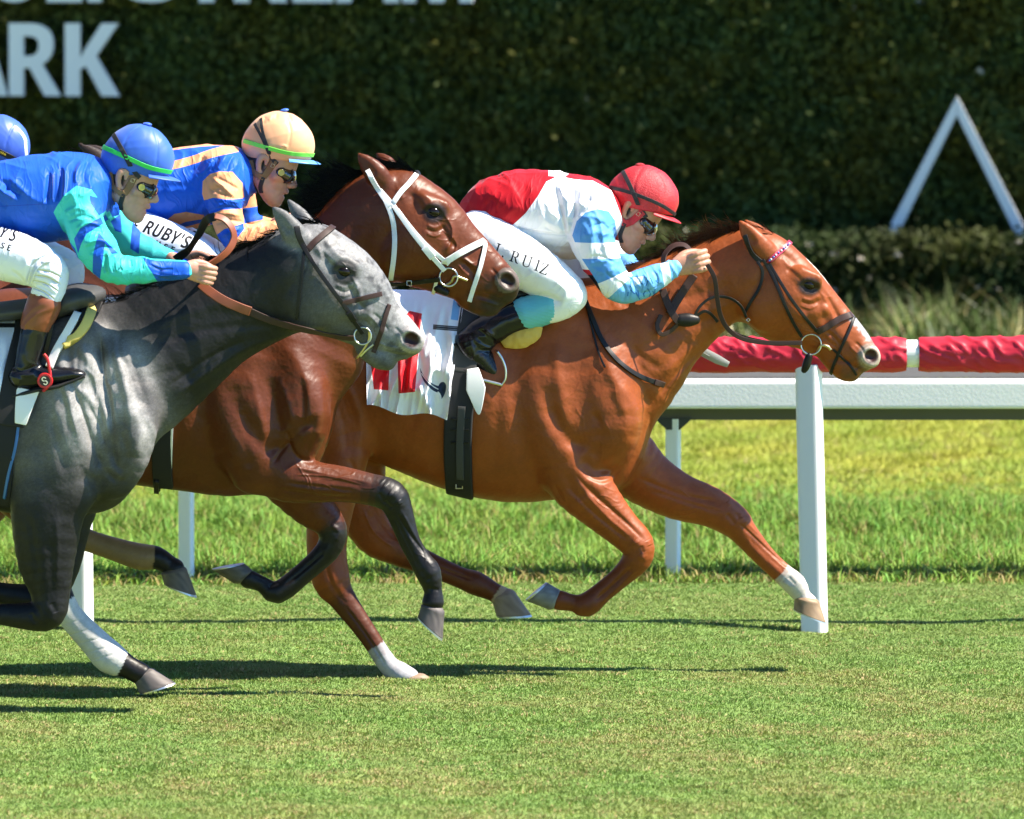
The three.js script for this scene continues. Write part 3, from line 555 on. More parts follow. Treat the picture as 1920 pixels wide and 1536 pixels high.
// ---- the chestnut
const WHITE = [0.62, 0.57, 0.5], CH = [0.31, 0.07, 0.0125], CHD = [0.2, 0.045, 0.009];
const fC = new Field(ZC);
fC.edges([[500, 600, 490, 760, 0.75], [560, 560, 560, 830, 0.74], [640, 552, 640, 862, 0.72], [720, 546, 720, 864, 0.74], [800, 548, 800, 893, 0.74], [880, 552, 880, 924, 0.72], [960, 552, 960, 943, 0.64], [1035, 546, 1025, 938, 0.52]], { k: 0.05 });
fC.chain([[1085, 640, 118, 0, 0.52], [1100, 730, 118, 0, 0.58], [1108, 800, 104, 0, 0.72], [1120, 850, 74, 0, 1.0]], { k: 0.07 });
for (const s of [1, -1]) {
  fC.chain([[1100, 640, 60, 0.1 * s, 0.8], [1122, 720, 70, 0.135 * s, 0.8], [1136, 790, 64, 0.15 * s, 0.85], [1130, 830, 52, 0.145 * s, 0.85]], { k: 0.05 });
  fC.chain([[1050, 620, 60, 0.13 * s, 0.6], [1030, 730, 72, 0.17 * s, 0.6], [1042, 810, 70, 0.175 * s, 0.65], [1062, 872, 56, 0.16 * s, 0.75]], { k: 0.045 });
}
fC.edges([[1085, 548, 1225, 785, 0.62], [1150, 508, 1258, 722, 0.55], [1230, 480, 1318, 655, 0.52], [1310, 450, 1372, 607, 0.5], [1380, 428, 1425, 588, 0.52]], { k: 0.06 });
fC.edges([[1470, 450, 1400, 600, 0.62], [1512, 488, 1428, 632, 0.62], [1548, 532, 1482, 648, 0.58], [1575, 565, 1520, 664, 0.56], [1600, 595, 1553, 680, 0.6], [1619, 622, 1578, 697, 0.68], [1628, 645, 1600, 695, 0.85]], { k: 0.04 });
fC.chain([[1560, 668, 22, 0, 0.9], [1582, 690, 23, 0, 1], [1596, 699, 17, 0, 1.05]], { k: 0.018 });          // lower jaw and lip
fC.chain([[1626, 664, 21, 0.035, 0.8], [1632, 672, 18, 0.035, 0.8]], { k: 0.02 }).chain([[1626, 664, 21, -0.035, 0.8], [1632, 672, 18, -0.035, 0.8]], { k: 0.02 });
for (const s of [1, -1]) {
  fC.chain([[1432, 575, 44, 0.062 * s, 0.5], [1462, 560, 46, 0.066 * s, 0.5]], { k: 0.03 });               // cheek
  fC.chain([[1498, 515, 17, 0.082 * s, 0.7], [1530, 524, 12, 0.075 * s, 0.7]], { k: 0.022 });                // brow
  fC.chain([[1545, 580, 9, 0.066 * s, 0.8], [1500, 590, 9, 0.08 * s, 0.8], [1470, 575, 8, 0.088 * s]], { k: 0.02 }); // facial crest
}
fC.chain([[1446, 486, 20, 0.066, 0.8], [1424, 462, 22, 0.078, 0.7], [1403, 436, 15, 0.084, 0.6], [1388, 416, 4, 0.084, 0.7]], { k: 0.012 });
fC.chain([[1450, 462, 15, -0.05, 0.8], [1430, 444, 17, -0.06, 0.7], [1412, 428, 12, -0.064, 0.6], [1398, 415, 4, -0.064, 0.7]], { k: 0.022 });
fC.chain([[1410, 452, 9, 0.116, 0.9], [1400, 437, 8, 0.112, 0.8], [1392, 424, 3, 0.1, 0.7]], { sub: true, k: 0.008 });
const sockC = (t) => lerp3(CH, WHITE, sst(0.685, 0.72, t + 0.02 * n2(t * 40, 3)));
// near fore, folded
fC.chain([[1062, 850, 72, 0.13, 0.75], [1088, 905, 58, 0.15, 0.8], [1128, 952, 45, 0.15, 0.85], [1165, 990, 36, 0.15, 0.9], [1194, 1020, 32, 0.15, 1], [1194, 1048, 28, 0.15, 1], [1168, 1078, 21, 0.145, 0.9], [1130, 1110, 20, 0.14, 0.9], [1100, 1134, 23, 0.14, 1], [1076, 1131, 16, 0.14, 0.95], [1050, 1126, 19, 0.14, 1]], { k: 0.022, col: (t) => lerp3(CH, CHD, sst(0.35, 0.7, t)) });
// far fore, reaching
fC.chain([[1165, 855, 66, -0.11, 0.8], [1210, 895, 54, -0.13, 0.85], [1270, 930, 45, -0.13, 0.85], [1330, 950, 38, -0.13, 0.9], [1374, 976, 32, -0.13, 1], [1394, 998, 26, -0.13, 1], [1430, 1040, 21, -0.13, 0.9], [1465, 1074, 20, -0.13, 0.9], [1490, 1096, 22, -0.13, 1], [1505, 1120, 16, -0.13, 0.95], [1512, 1130, 20, -0.13, 1]], { k: 0.035, col: sockC });
// hind quarters
fC.chain([[560, 690, 118, 0.06, 0.75], [615, 775, 80, 0.12, 0.7], [640, 850, 52, 0.15, 0.75], [622, 940, 44, 0.16, 0.8], [612, 1020, 38, 0.17, 0.8], [620, 1085, 36, 0.18, 0.85], [640, 1120, 26, 0.18, 0.9], [690, 1190, 19, 0.19, 0.9], [727, 1246, 19, 0.19, 0.95], [748, 1262, 22, 0.19, 1], [768, 1270, 18, 0.19, 1]], { k: 0.05, col: (t) => lerp3(lerp3(CH, [0.11, 0.027, 0.007], sst(0.45, 0.62, t)), [0.5, 0.48, 0.5], sst(0.73, 0.76, t)) });  // brown deepens down the near leg: its shade is put into the coat colour
fC.chain([[570, 700, 110, -0.06, 0.75], [640, 790, 78, -0.12, 0.7], [668, 862, 56, -0.14, 0.75], [672, 935, 50, -0.14, 0.8], [700, 1000, 40, -0.14, 0.85], [738, 1028, 31, -0.14, 0.9], [800, 1056, 23, -0.14, 0.9], [862, 1083, 20, -0.14, 0.9], [892, 1094, 23, -0.14, 1], [925, 1110, 18, -0.14, 0.95], [938, 1118, 20, -0.14, 1]], { k: 0.05, col: (t) => lerp3(lerp3(CH, [0.15, 0.036, 0.008], sst(0.4, 0.6, t)), [0.5, 0.34, 0.2], sst(0.93, 0.97, t)) });
// relief of muscle, bone and tendon
fC.stroke([[1022, 715], [1040, 770], [1070, 815], [1100, 838]], 17, -13).stroke([[1125, 640], [1160, 710], [1180, 770], [1165, 830]], 18, 10).stroke([[1040, 640], [1050, 740], [1065, 810]], 12, 7)
  .stroke([[965, 620], [968, 740], [995, 850], [1020, 900]], 22, -14).stroke([[1085, 850], [1120, 878], [1165, 855]], 11, -14).stroke([[1150, 720], [1172, 770]], 9, 6).stroke([[1115, 760], [1120, 820]], 8, -6).stroke([[1180, 610], [1200, 700], [1215, 760]], 12, -6)
  .stroke([[1150, 560], [1230, 560], [1330, 540]], 20, -5).stroke([[1200, 650], [1290, 610], [1385, 580]], 12, -6).stroke([[1240, 700], [1310, 640]], 8, 5)
  .stroke([[930, 700], [935, 800], [930, 880]], 14, -3).stroke([[880, 700], [885, 800], [880, 890]], 14, -3).stroke([[780, 700], [775, 800]], 14, -3).stroke([[830, 690], [825, 800], [830, 860]], 14, -3)
  .stroke([[1098, 900], [1140, 945], [1178, 985]], 7, -6, 1).stroke([[1070, 910], [1100, 950], [1150, 995]], 8, 5, 1).stroke([[1060, 880], [1078, 915], [1095, 925]], 9, -8, 1)
  .stroke([[1225, 905], [1290, 930], [1355, 950]], 7, -4).stroke([[1400, 1005], [1440, 1045], [1475, 1078]], 5, -6).stroke([[1185, 1055], [1150, 1090], [1115, 1120]], 5, -6)
  .stroke([[1190, 1005], [1205, 1022], [1205, 1045]], 7, 4).stroke([[620, 690], [655, 780], [660, 850]], 12, -7, 1).stroke([[690, 960], [720, 1010]], 6, -4).stroke([[668, 800], [676, 850], [670, 900]], 9, 5)
  .stroke([[1420, 640], [1400, 590], [1425, 520], [1455, 490]], 10, -6).stroke([[1530, 560], [1548, 600], [1560, 630]], 7, -4).stroke([[1545, 560], [1575, 600]], 8, -4).stroke([[1500, 560], [1520, 610], [1540, 640]], 8, -3)
  .stroke(ring(1516, 536, 20, 13, 0.3, Math.PI * 0.9, Math.PI * 2.1), 4, 5).stroke(ring(1516, 537, 18, 12, 0.3, 0.1, Math.PI * 0.9), 4, 3).stroke([[1530, 512], [1545, 540], [1556, 560]], 5, 4)
  .stroke([[1552, 672], [1585, 676], [1608, 690], [1622, 697]], 3.5, -6).stroke([[1490, 640], [1530, 660]], 6, -3).stroke([[1455, 470], [1485, 490], [1500, 510]], 8, -5).stroke([[1560, 610], [1590, 640], [1605, 670]], 6, 2.5);
nostril(fC, 1634, 668, 15, 12, 0.6); fC.stroke(ring(1634, 668, 19, 16, 0.6), 5, 6);
nostrilCarve(fC);
const colC = (x, y, z) => {
  const [px, py] = inv(x, y, z), k = coatNoise(x, y, z);
  let c = fC.limbColor(x, y, z, CH);
  const hx = px - 1430, hy = py - 430;
  if (hx > 0 && py < 720 && Math.abs(z - ZC) < 0.16) {
    const a = (hx * 0.66 + hy * 0.75) / 330;                        // along the head
    c = lerp3(c, [0.13, 0.05, 0.022], sst(0.86, 1.0, a + 0.05 * n3(x * 20, y * 20, z * 20)));
    const face = Math.abs(z - ZC);
    if (a > 0.28 && a < 0.5) c = lerp3(c, WHITE, sst(0.022, 0.012, face + 0.004 * n3(x * 70, y * 70, 1)) * sst(0.28, 0.3, a) * sst(0.5, 0.46, a) * (hx * 0.75 - hy * 0.66 > 10 ? 1 : 0));
    if (a > 0.68 && a < 0.9 && face < 0.05) c = lerp3(c, [0.36, 0.34, 0.35], sst(0.045, 0.035, face + 0.01 * n3(x * 40, y * 40, 1)) * sst(0.68, 0.7, a + 0.02 * n2(x * 60, y * 60)) * sst(0.9, 0.86, a) * (hx * 0.75 - hy * 0.66 > 8 ? 1 : 0));
    const ed = Math.hypot((px - 1518) * 0.8, py - 537); c = lerp3(c, [0.04, 0.018, 0.012], sst(21, 14, ed));
    const nd = Math.hypot(px - 1634, py - 668);
    if (nd < 24) c = lerp3([0.06, 0.02, 0.018], [0.5, 0.4, 0.33], sst(11, 15, nd));
    if (nd >= 20 && nd < 30) c = lerp3(c, [0.3, 0.22, 0.17], sst(30, 21, nd));
  }
  const st = n3(x * 40 + y * 22, y * 55, z * 30);
  return c.map((v, i) => v * k * (1 + 0.05 * st * (i === 0 ? 1 : 0.8)));
};
const hC = thing('horse', 'glossy chestnut racehorse leading, passing the white rail post', 'horse', 'racehorses at full gallop');
part('body', fC.mesh(QB, { color: colC }), coatMat(0.47, 0.6, fC, [540, 400, 1660, 1300], [
  [[[1134, 663], [1142, 697], [1172, 731], [1191, 765], [1194, 802]], 9, 6], [[[1032, 753], [1040, 783], [1066, 817], [1093, 833]], 11, -9], [[[1111, 765], [1127, 802], [1111, 851]], 6, -5], [[[1085, 866], [1111, 889], [1142, 889], [1172, 859]], 4.5, -10], [[[1028, 904], [1043, 931], [1051, 942]], 4, 7], [[[1038, 900], [1056, 935]], 3, -6], [[[1020, 912], [1034, 938]], 3, -5],
  [[[1077, 882], [1111, 919], [1164, 965], [1202, 1002]], 3.6, -7], [[[1062, 904], [1111, 953], [1172, 1002]], 4, -7], [[[1090, 912], [1140, 965], [1180, 998]], 3.5, 4], [[[1185, 1005], [1190, 1012]], 5, 5], [[[1212, 1005], [1216, 1015]], 5, 5], [[[1195, 1030], [1204, 1040]], 5, 4], [[[1198, 1015], [1204, 1028]], 4, -5], [[[1180, 1056], [1150, 1086], [1118, 1116]], 2.6, -6], [[[1190, 1060], [1160, 1092], [1126, 1122]], 2.6, 4],
  [[[1198, 897], [1278, 931], [1342, 942]], 4, -6], [[[1220, 920], [1300, 948], [1350, 962]], 4, -5], [[[1364, 942], [1370, 950]], 5, 5], [[[1391, 972], [1398, 984]], 6, 5], [[[1362, 965], [1378, 985]], 4, -6], [[[1380, 965], [1386, 975]], 3, -5], [[[1387, 985], [1447, 1042], [1481, 1070]], 2.8, -7], [[[1398, 980], [1455, 1035], [1488, 1068]], 2.8, 5], [[[1478, 1085], [1492, 1100]], 4, -5], [[[1470, 1094], [1484, 1106]], 3, 5],
  [[[1120, 600], [1180, 650], [1238, 690]], 7, -6], [[[1140, 560], [1200, 600], [1260, 640]], 8, 5], [[[1228, 745], [1280, 682], [1350, 626], [1388, 602]], 5, -8], [[[1240, 738], [1295, 680], [1355, 634]], 4, 5], [[[1250, 560], [1310, 550], [1370, 530]], 9, -5], [[[1180, 530], [1250, 520], [1340, 490]], 9, 4], [[[1300, 590], [1350, 575], [1395, 560]], 6, 4], [[[1218, 770], [1212, 820], [1200, 858]], 4, -6],
  [[[1500, 556], [1516, 560], [1534, 552]], 3, 4], [[[1498, 563], [1516, 568], [1536, 560]], 2.5, -4], [[[1496, 570], [1514, 576], [1530, 570]], 2.5, 3], [[[1536, 545], [1552, 575], [1562, 605]], 3.5, 4], [[[1543, 545], [1560, 578], [1572, 600]], 4, -5], [[[1500, 580], [1520, 610], [1536, 640]], 3, 3.5], [[[1545, 612], [1560, 622], [1576, 640]], 3, 4], [[[1540, 628], [1552, 640], [1566, 648]], 3, -5], [[[1548, 622], [1562, 632], [1574, 650]], 2.4, -4], [[[1600, 640], [1612, 652], [1618, 668]], 3, -5], [[[1590, 648], [1604, 662], [1610, 678]], 3, 4], [[[1598, 690], [1612, 684], [1626, 690]], 3, -6], [[[1470, 500], [1490, 516], [1500, 528]], 5, -6], [[[1462, 480], [1478, 500]], 4, 4], [[[1450, 500], [1456, 540], [1470, 590]], 6, 3],
  [[[600, 690], [640, 770], [650, 840]], 6, -7], [[[640, 690], [672, 760], [680, 830]], 6, 6], [[[655, 850], [670, 890], [664, 940]], 5, -5], [[[690, 940], [715, 985], [745, 1015]], 4, -7], [[[680, 960], [700, 1000], [735, 1030]], 3, 5], [[[780, 1052], [840, 1076], [884, 1092]], 2.6, -6], [[[610, 1040], [622, 1085], [650, 1125]], 5, -6], [[[650, 1130], [690, 1185], [722, 1236]], 2.6, -6],
  ...[760, 800, 840, 900, 935].map((x, i) => [[[x + 8, 640], [x - 2, 740], [x - 8, 830 + i * 14]], 10, i % 2 ? 2.4 : -3]), ...veins(3, 5, [1060, 700, 1180, 840], 1.7, 46, 2.2, 1.2), ...veins(6, 14, [1450, 540, 1600, 670], 0.9, 40, 1.4, 1.6), ...veins(7, 10, [1080, 900, 1190, 1000], 0.8, 50, 1.5, 1.8), ...veins(8, 8, [1230, 910, 1380, 980], 0.4, 50, 1.5, 1.8),
], 1), hC);
addEye(fC, hC, 1517, 536, 15);
addHooves(hC, [
  [ZC + 0.14, [[1030, 1147], [1052, 1104]], [[988, 1127], [1026, 1093]], [[0.12, 0.12, 0.13], [0.4, 0.38, 0.36]]],
  [ZC - 0.13, [[1539, 1127], [1486, 1119]], [[1549, 1168], [1488, 1143]], [[0.2, 0.12, 0.06], [0.52, 0.36, 0.2]]],
  [ZC + 0.19, [[797, 1262], [742, 1276]], [[829, 1283], [732, 1285]], [[0.3, 0.2, 0.13], [0.5, 0.36, 0.25]], 0.8],
  [ZC - 0.14, [[967, 1106], [917, 1121]], [[996, 1153], [931, 1156]], [[0.28, 0.19, 0.12], [0.5, 0.36, 0.24]]],
]);
mane(fC, hC, 'mane', [[1236, 482], [1280, 464], [1340, 440], [1395, 426]], 560, 42, Math.PI * 1.05, 0.7, [0.42, 0.13, 0.045], 21, { w: 0.0045, side: 0.75 });
mane(fC, hC, 'mane', [[1250, 476], [1300, 456], [1350, 437], [1392, 427]], 300, 44, Math.PI * 0.84, 0.9, [0.5, 0.17, 0.06], 24, { w: 0.003, side: 0.75 });
mane(fC, hC, 'mane', [[1100, 548], [1160, 510], [1236, 484]], 300, 20, Math.PI * 0.95, 0.8, [0.42, 0.13, 0.045], 23, { w: 0.004, side: 0.8 });
mane(fC, hC, 'forelock', [[1408, 424], [1440, 436], [1462, 452]], 190, 50, Math.PI * 0.9, 0.5, [0.42, 0.13, 0.045], 22, { w: 0.004 });

// ---- the bay
const BAY = [0.125, 0.029, 0.0075], BLK = [0.014, 0.0125, 0.0125], BW = [0.7, 0.69, 0.66];
const fB = new Field(ZB);
fB.edges([[-130, 620, -120, 780, 0.75], [-60, 562, -60, 850, 0.74], [30, 540, 30, 880, 0.72], [120, 545, 120, 882, 0.74], [200, 552, 200, 897, 0.76], [290, 548, 290, 914, 0.76], [370, 535, 370, 924, 0.64], [430, 528, 420, 932, 0.52]], { k: 0.05 });
fB.chain([[500, 630, 118, 0, 0.52], [508, 730, 116, 0, 0.58], [515, 800, 100, 0, 0.72], [525, 855, 72, 0, 1.0]], { k: 0.07 });
for (const s of [1, -1]) {
  fB.chain([[518, 640, 58, 0.1 * s, 0.8], [545, 710, 62, 0.13 * s, 0.8], [560, 775, 60, 0.148 * s, 0.85], [550, 825, 50, 0.145 * s, 0.85]], { k: 0.045 });
  fB.chain([[460, 620, 60, 0.13 * s, 0.6], [440, 730, 72, 0.17 * s, 0.6], [452, 810, 70, 0.175 * s, 0.65], [478, 872, 56, 0.16 * s, 0.75]], { k: 0.045 });
}
fB.edges([[480, 520, 635, 745, 0.6], [548, 448, 652, 655, 0.52], [612, 385, 698, 560, 0.5], [668, 328, 738, 505, 0.5]], { k: 0.06 });
fB.edges([[772, 320, 718, 495, 0.6], [818, 352, 752, 530, 0.6], [848, 393, 803, 546, 0.58], [882, 430, 846, 560, 0.56], [912, 463, 884, 572, 0.58], [938, 490, 912, 578, 0.66], [950, 508, 928, 572, 0.8]], { k: 0.04 });
fB.chain([[880, 558, 24, 0, 0.9], [905, 572, 22, 0, 1], [922, 577, 16, 0, 1.05]], { k: 0.018 });
for (const s of [1, -1]) {
  fB.chain([[944, 522, 22, 0.036 * s, 0.8], [952, 532, 20, 0.036 * s, 0.8]], { k: 0.02 });
  fB.chain([[742, 468, 46, 0.064 * s, 0.5], [778, 452, 48, 0.068 * s, 0.5]], { k: 0.03 });
  fB.chain([[795, 380, 18, 0.084 * s, 0.7], [830, 388, 13, 0.077 * s, 0.7]], { k: 0.022 });
  fB.chain([[858, 470, 9, 0.07 * s, 0.8], [815, 475, 9, 0.082 * s, 0.8], [780, 455, 8, 0.09 * s]], { k: 0.02 });
}
fB.chain([[726, 350, 19, 0.06, 0.8], [705, 326, 22, 0.074, 0.7], [686, 304, 14, 0.08, 0.6], [673, 290, 4, 0.08, 0.7]], { k: 0.014 });
fB.chain([[742, 325, 15, -0.05, 0.8], [724, 306, 15, -0.06, 0.7], [708, 289, 4, -0.064, 0.7]], { k: 0.022 });
fB.chain([[696, 325, 9, 0.112, 0.9], [686, 309, 8, 0.108, 0.8], [678, 297, 3, 0.098, 0.7]], { sub: true, k: 0.008 });
const legB = (a, b) => (t) => lerp3(BAY, BLK, sst(a, b, t));
fB.chain([[500, 862, 66, 0.12, 0.75], [540, 892, 50, 0.15, 0.8], [588, 904, 40, 0.155, 0.85], [640, 908, 34, 0.155, 0.85], [695, 918, 30, 0.155, 0.95], [732, 930, 31, 0.155, 1], [748, 958, 26, 0.155, 1], [768, 1015, 20, 0.15, 0.9], [788, 1050, 21, 0.15, 0.95], [803, 1074, 24, 0.15, 1], [812, 1108, 17, 0.15, 0.95], [812, 1128, 21, 0.15, 1]], { k: 0.022, col: legB(0.28, 0.42) });
fB.chain([[535, 885, 60, -0.11, 0.75], [580, 945, 42, -0.12, 0.8], [612, 975, 31, -0.12, 0.9], [624, 1000, 27, -0.12, 1], [614, 1032, 23, -0.12, 1], [572, 1072, 20, -0.12, 0.9], [521, 1111, 21, -0.12, 1], [492, 1096, 15, -0.12, 0.95], [466, 1086, 18, -0.12, 1]], { k: 0.035, col: legB(0.2, 0.35) });
fB.chain([[-40, 690, 118, 0.06, 0.75], [25, 800, 85, 0.12, 0.7], [50, 890, 58, 0.14, 0.75], [70, 980, 44, 0.14, 0.8], [92, 1085, 38, 0.15, 0.9], [118, 1136, 27, 0.15, 0.95], [140, 1165, 25, 0.15, 0.95], [180, 1207, 28, 0.15, 0.95], [206, 1233, 31, 0.15, 1], [238, 1250, 22, 0.15, 0.95], [264, 1264, 21, 0.15, 1]], { k: 0.05, col: (t) => (t < 0.42 ? BAY : t > 0.455 && t < 0.835 ? BW : BLK) });
fB.chain([[-50, 710, 110, -0.06, 0.75], [0, 830, 80, -0.12, 0.7], [40, 920, 56, -0.14, 0.8], [100, 985, 38, -0.14, 0.9], [155, 1010, 22, -0.14, 0.95], [215, 1030, 22, -0.14, 0.95], [262, 1044, 25, -0.14, 1], [292, 1046, 22, -0.14, 1], [318, 1060, 18, -0.14, 0.95], [326, 1066, 20, -0.14, 1]], { k: 0.05, col: (t, x, y, z) => (t < 0.3 ? BAY : t < 0.44 ? BW : t < 0.755 ? lerp3([0.58, 0.54, 0.46], [0.3, 0.19, 0.085], sst(-0.5, 0.7, n3(x * 9, y * 12, 3) + 0.7 * n3(x * 70, y * 90, 9) - (y - 1.03) * 9)) : BLK) });
fB.stroke([[440, 715], [456, 770], [488, 815], [515, 838]], 17, -12).stroke([[540, 640], [574, 700], [592, 770], [578, 830]], 18, 10).stroke([[375, 620], [380, 740], [408, 850], [440, 905]], 22, -13).stroke([[545, 830], [560, 800], [590, 780]], 10, -10).stroke([[500, 840], [535, 830], [560, 845]], 10, -7)
  .stroke([[590, 690], [600, 760], [590, 830]], 14, 7).stroke([[570, 700], [575, 790]], 8, -6).stroke([[480, 740], [500, 800], [490, 860]], 12, 6).stroke([[460, 760], [470, 820]], 10, -5)
  .stroke([[560, 880], [620, 892], [690, 905]], 6, -4, 1).stroke([[540, 915], [600, 925], [660, 925]], 6, -4.5, 1).stroke([[745, 965], [765, 1015], [785, 1055]], 5, -7, 1).stroke([[725, 915], [745, 925], [752, 945]], 7, 4, 1)
  .stroke([[620, 990], [600, 1040], [545, 1085]], 5, -3.5, -1).stroke([[720, 530], [712, 470], [740, 420]], 10, -6).stroke([[570, 560], [640, 500], [700, 460]], 20, -5)
  .stroke(ring(813, 397, 21, 14, 0.35, Math.PI * 0.9, Math.PI * 2.1), 4, 5).stroke(ring(813, 398, 19, 13, 0.35, 0.1, Math.PI * 0.9), 4, 3).stroke([[835, 395], [848, 425], [845, 450], [835, 470]], 5, 4).stroke([[825, 410], [838, 440], [855, 462]], 7, -5)
  .stroke([[860, 475], [885, 490], [905, 500]], 5, 4).stroke([[865, 490], [880, 505], [890, 520]], 5, -4).stroke([[878, 548], [915, 556], [940, 566], [955, 572]], 3.5, -6).stroke([[760, 365], [785, 385], [795, 400]], 8, -5).stroke([[200, 700], [190, 800]], 14, -3).stroke([[260, 700], [255, 850]], 14, -3);
nostril(fB, 952, 526, 17, 12, 0.7); fB.stroke(ring(952, 526, 21, 17, 0.7), 5, 6);
nostrilCarve(fB);
const colB = (x, y, z) => {
  const [px, py] = inv(x, y, z), k = coatNoise(x + 9, y, z);
  let c = fB.limbColor(x, y, z, BAY);
  if (px > 660 && py < 620 && Math.abs(z - ZB) < 0.17) {
    const a = ((px - 720) * 0.7 + (py - 315) * 0.71) / 345;
    c = lerp3(c, [0.16, 0.038, 0.0095], sst(0.1, 0.3, a));
    c = lerp3(c, [0.035, 0.02, 0.015], sst(0.78, 0.97, a + 0.06 * n3(x * 18, y * 18, z * 18)));
    const ed = Math.hypot((px - 815) * 0.8, py - 399); c = lerp3(c, [0.025, 0.012, 0.009], sst(23, 15, ed));
    const nd = Math.hypot(px - 952, py - 526);
    if (nd < 24) c = lerp3([0.04, 0.014, 0.012], [0.16, 0.12, 0.1], sst(11, 16, nd));
  }
  return c.map((v) => v * k);
};
const hB = thing('horse', 'dark bay racehorse with black legs and white bridle between the other two', 'horse', 'racehorses at full gallop');
part('body', fB.mesh(QB, { color: colB }), coatMat(0.42, 0.55, fB, [-60, 280, 990, 1310], [
  [[[546, 817], [532, 834], [515, 858]], 4, -10], [[[546, 817], [549, 831], [563, 851], [590, 861]], 4, -9], [[[540, 800], [546, 818]], 3.5, -7], [[[590, 770], [586, 810], [572, 845]], 6, -8], [[[604, 700], [606, 760], [598, 820]], 7, 7], [[[570, 690], [580, 740], [576, 790]], 6, 6], [[[500, 700], [520, 760], [530, 800]], 8, -6], [[[470, 690], [490, 760], [500, 830]], 7, 5], [[[440, 780], [462, 830], [470, 870]], 8, -6], [[[520, 700], [540, 740], [552, 790]], 6, 6],
  [[[526, 909], [570, 915], [617, 922], [660, 922]], 3.4, -7], [[[556, 881], [617, 885], [680, 900]], 2, 3.5], [[[552, 866], [610, 880], [690, 896]], 3, 4], [[[540, 896], [600, 904], [670, 912]], 3.5, -5], [[[719, 902], [724, 906]], 5, 5], [[[729, 917], [736, 922]], 6, 5], [[[746, 930], [750, 938]], 6, 5], [[[722, 930], [736, 945]], 4, -7], [[[712, 915], [722, 935]], 3, -5], [[[746, 955], [766, 990], [796, 1030]], 2.8, -8], [[[754, 950], [778, 995], [804, 1030]], 2.8, 5], [[[738, 965], [758, 1005], [778, 1045]], 2.6, 4], [[[788, 1060], [806, 1080]], 5, -5], [[[800, 1095], [824, 1098]], 3, -5],
  [[[618, 985], [634, 1000], [626, 1018]], 4, 6], [[[604, 1040], [560, 1078], [530, 1100]], 2.8, -6], [[[500, 1104], [520, 1096]], 3, -5],
  [[[834, 400], [848, 425], [846, 450], [836, 468]], 2.6, 5], [[[846, 440], [856, 455], [852, 475]], 2.2, 4], [[[800, 418], [816, 424], [832, 416]], 3, 4], [[[798, 426], [816, 432], [834, 424]], 2.5, -4], [[[800, 434], [814, 440], [828, 436]], 2.2, 3], [[[826, 415], [840, 445], [858, 465]], 4, -6], [[[862, 478], [884, 492], [902, 502]], 3, 5], [[[866, 488], [884, 504], [896, 522]], 3, -6], [[[872, 482], [890, 500], [902, 515]], 2.4, 4], [[[860, 496], [878, 515], [888, 530]], 2.6, 4], [[[920, 500], [932, 515], [938, 535]], 3, -5], [[[905, 545], [925, 552], [945, 560]], 2.6, -5], [[[900, 560], [918, 566], [935, 572]], 2.4, 4], [[[768, 360], [786, 378], [796, 394]], 5, -7], [[[778, 350], [800, 366], [812, 380]], 5, 5], [[[745, 350], [756, 372]], 5, 4],
  [[[590, 560], [640, 520], [700, 490]], 10, -4], [[[560, 600], [610, 580], [660, 590]], 9, 4], [[[110, 1165], [165, 1150]], 2, -2], [[[125, 1185], [178, 1168]], 2, -2], [[[140, 1200], [195, 1186]], 2, -2], [[[160, 1215], [212, 1202]], 2, -2], [[[170, 1230], [225, 1214]], 2, -2],
  ...[210, 250, 340, 380].map((x, i) => [[[x + 8, 640], [x - 2, 740], [x - 8, 850]], 10, i % 2 ? 2.4 : -3]), ...veins(13, 4, [500, 720, 600, 850], 1.7, 44, 2.2, 1.2), ...veins(14, 12, [540, 860, 700, 930], 0.2, 60, 1.5, 2), ...veins(15, 12, [760, 400, 920, 540], 0.8, 40, 1.4, 1.6), ...veins(17, 8, [740, 960, 800, 1060], 1.1, 36, 1.4, 1.6),
], 2), hB);
addEye(fB, hB, 814, 398, 16);
addHooves(hB, [
  [ZB + 0.15, [[837, 1147], [787, 1132]], [[830, 1199], [783, 1158]], [[0.07, 0.06, 0.06], [0.24, 0.2, 0.18]]],
  [ZB - 0.12, [[438, 1097], [476, 1068]], [[400, 1069], [458, 1057]], [[0.05, 0.045, 0.045], [0.2, 0.17, 0.15]]],
  [ZB + 0.15, [[288, 1251], [246, 1274]], [[327, 1280], [262, 1301]], [[0.06, 0.055, 0.055], [0.26, 0.22, 0.2]]],
  [ZB - 0.14, [[352, 1063], [298, 1076]], [[368, 1117], [308, 1096]], [[0.05, 0.045, 0.04], [0.34, 0.27, 0.21]]],
]);
mane(fB, hB, 'mane', [[612, 392], [635, 370], [660, 345], [690, 318]], 900, 74, Math.PI * 0.95, 0.75, [0.012, 0.011, 0.011], 31, { w: 0.0045, side: 0.62 });
mane(fB, hB, 'mane', [[640, 362], [660, 345], [685, 318]], 130, 95, Math.PI * 0.98, 0.6, [0.02, 0.018, 0.017], 33, { w: 0.003, side: 0.5 });
mane(fB, hB, 'forelock', [[722, 305], [755, 310], [782, 322]], 130, 52, Math.PI * 0.9, 0.5, [0.012, 0.011, 0.011], 32, { w: 0.004 });

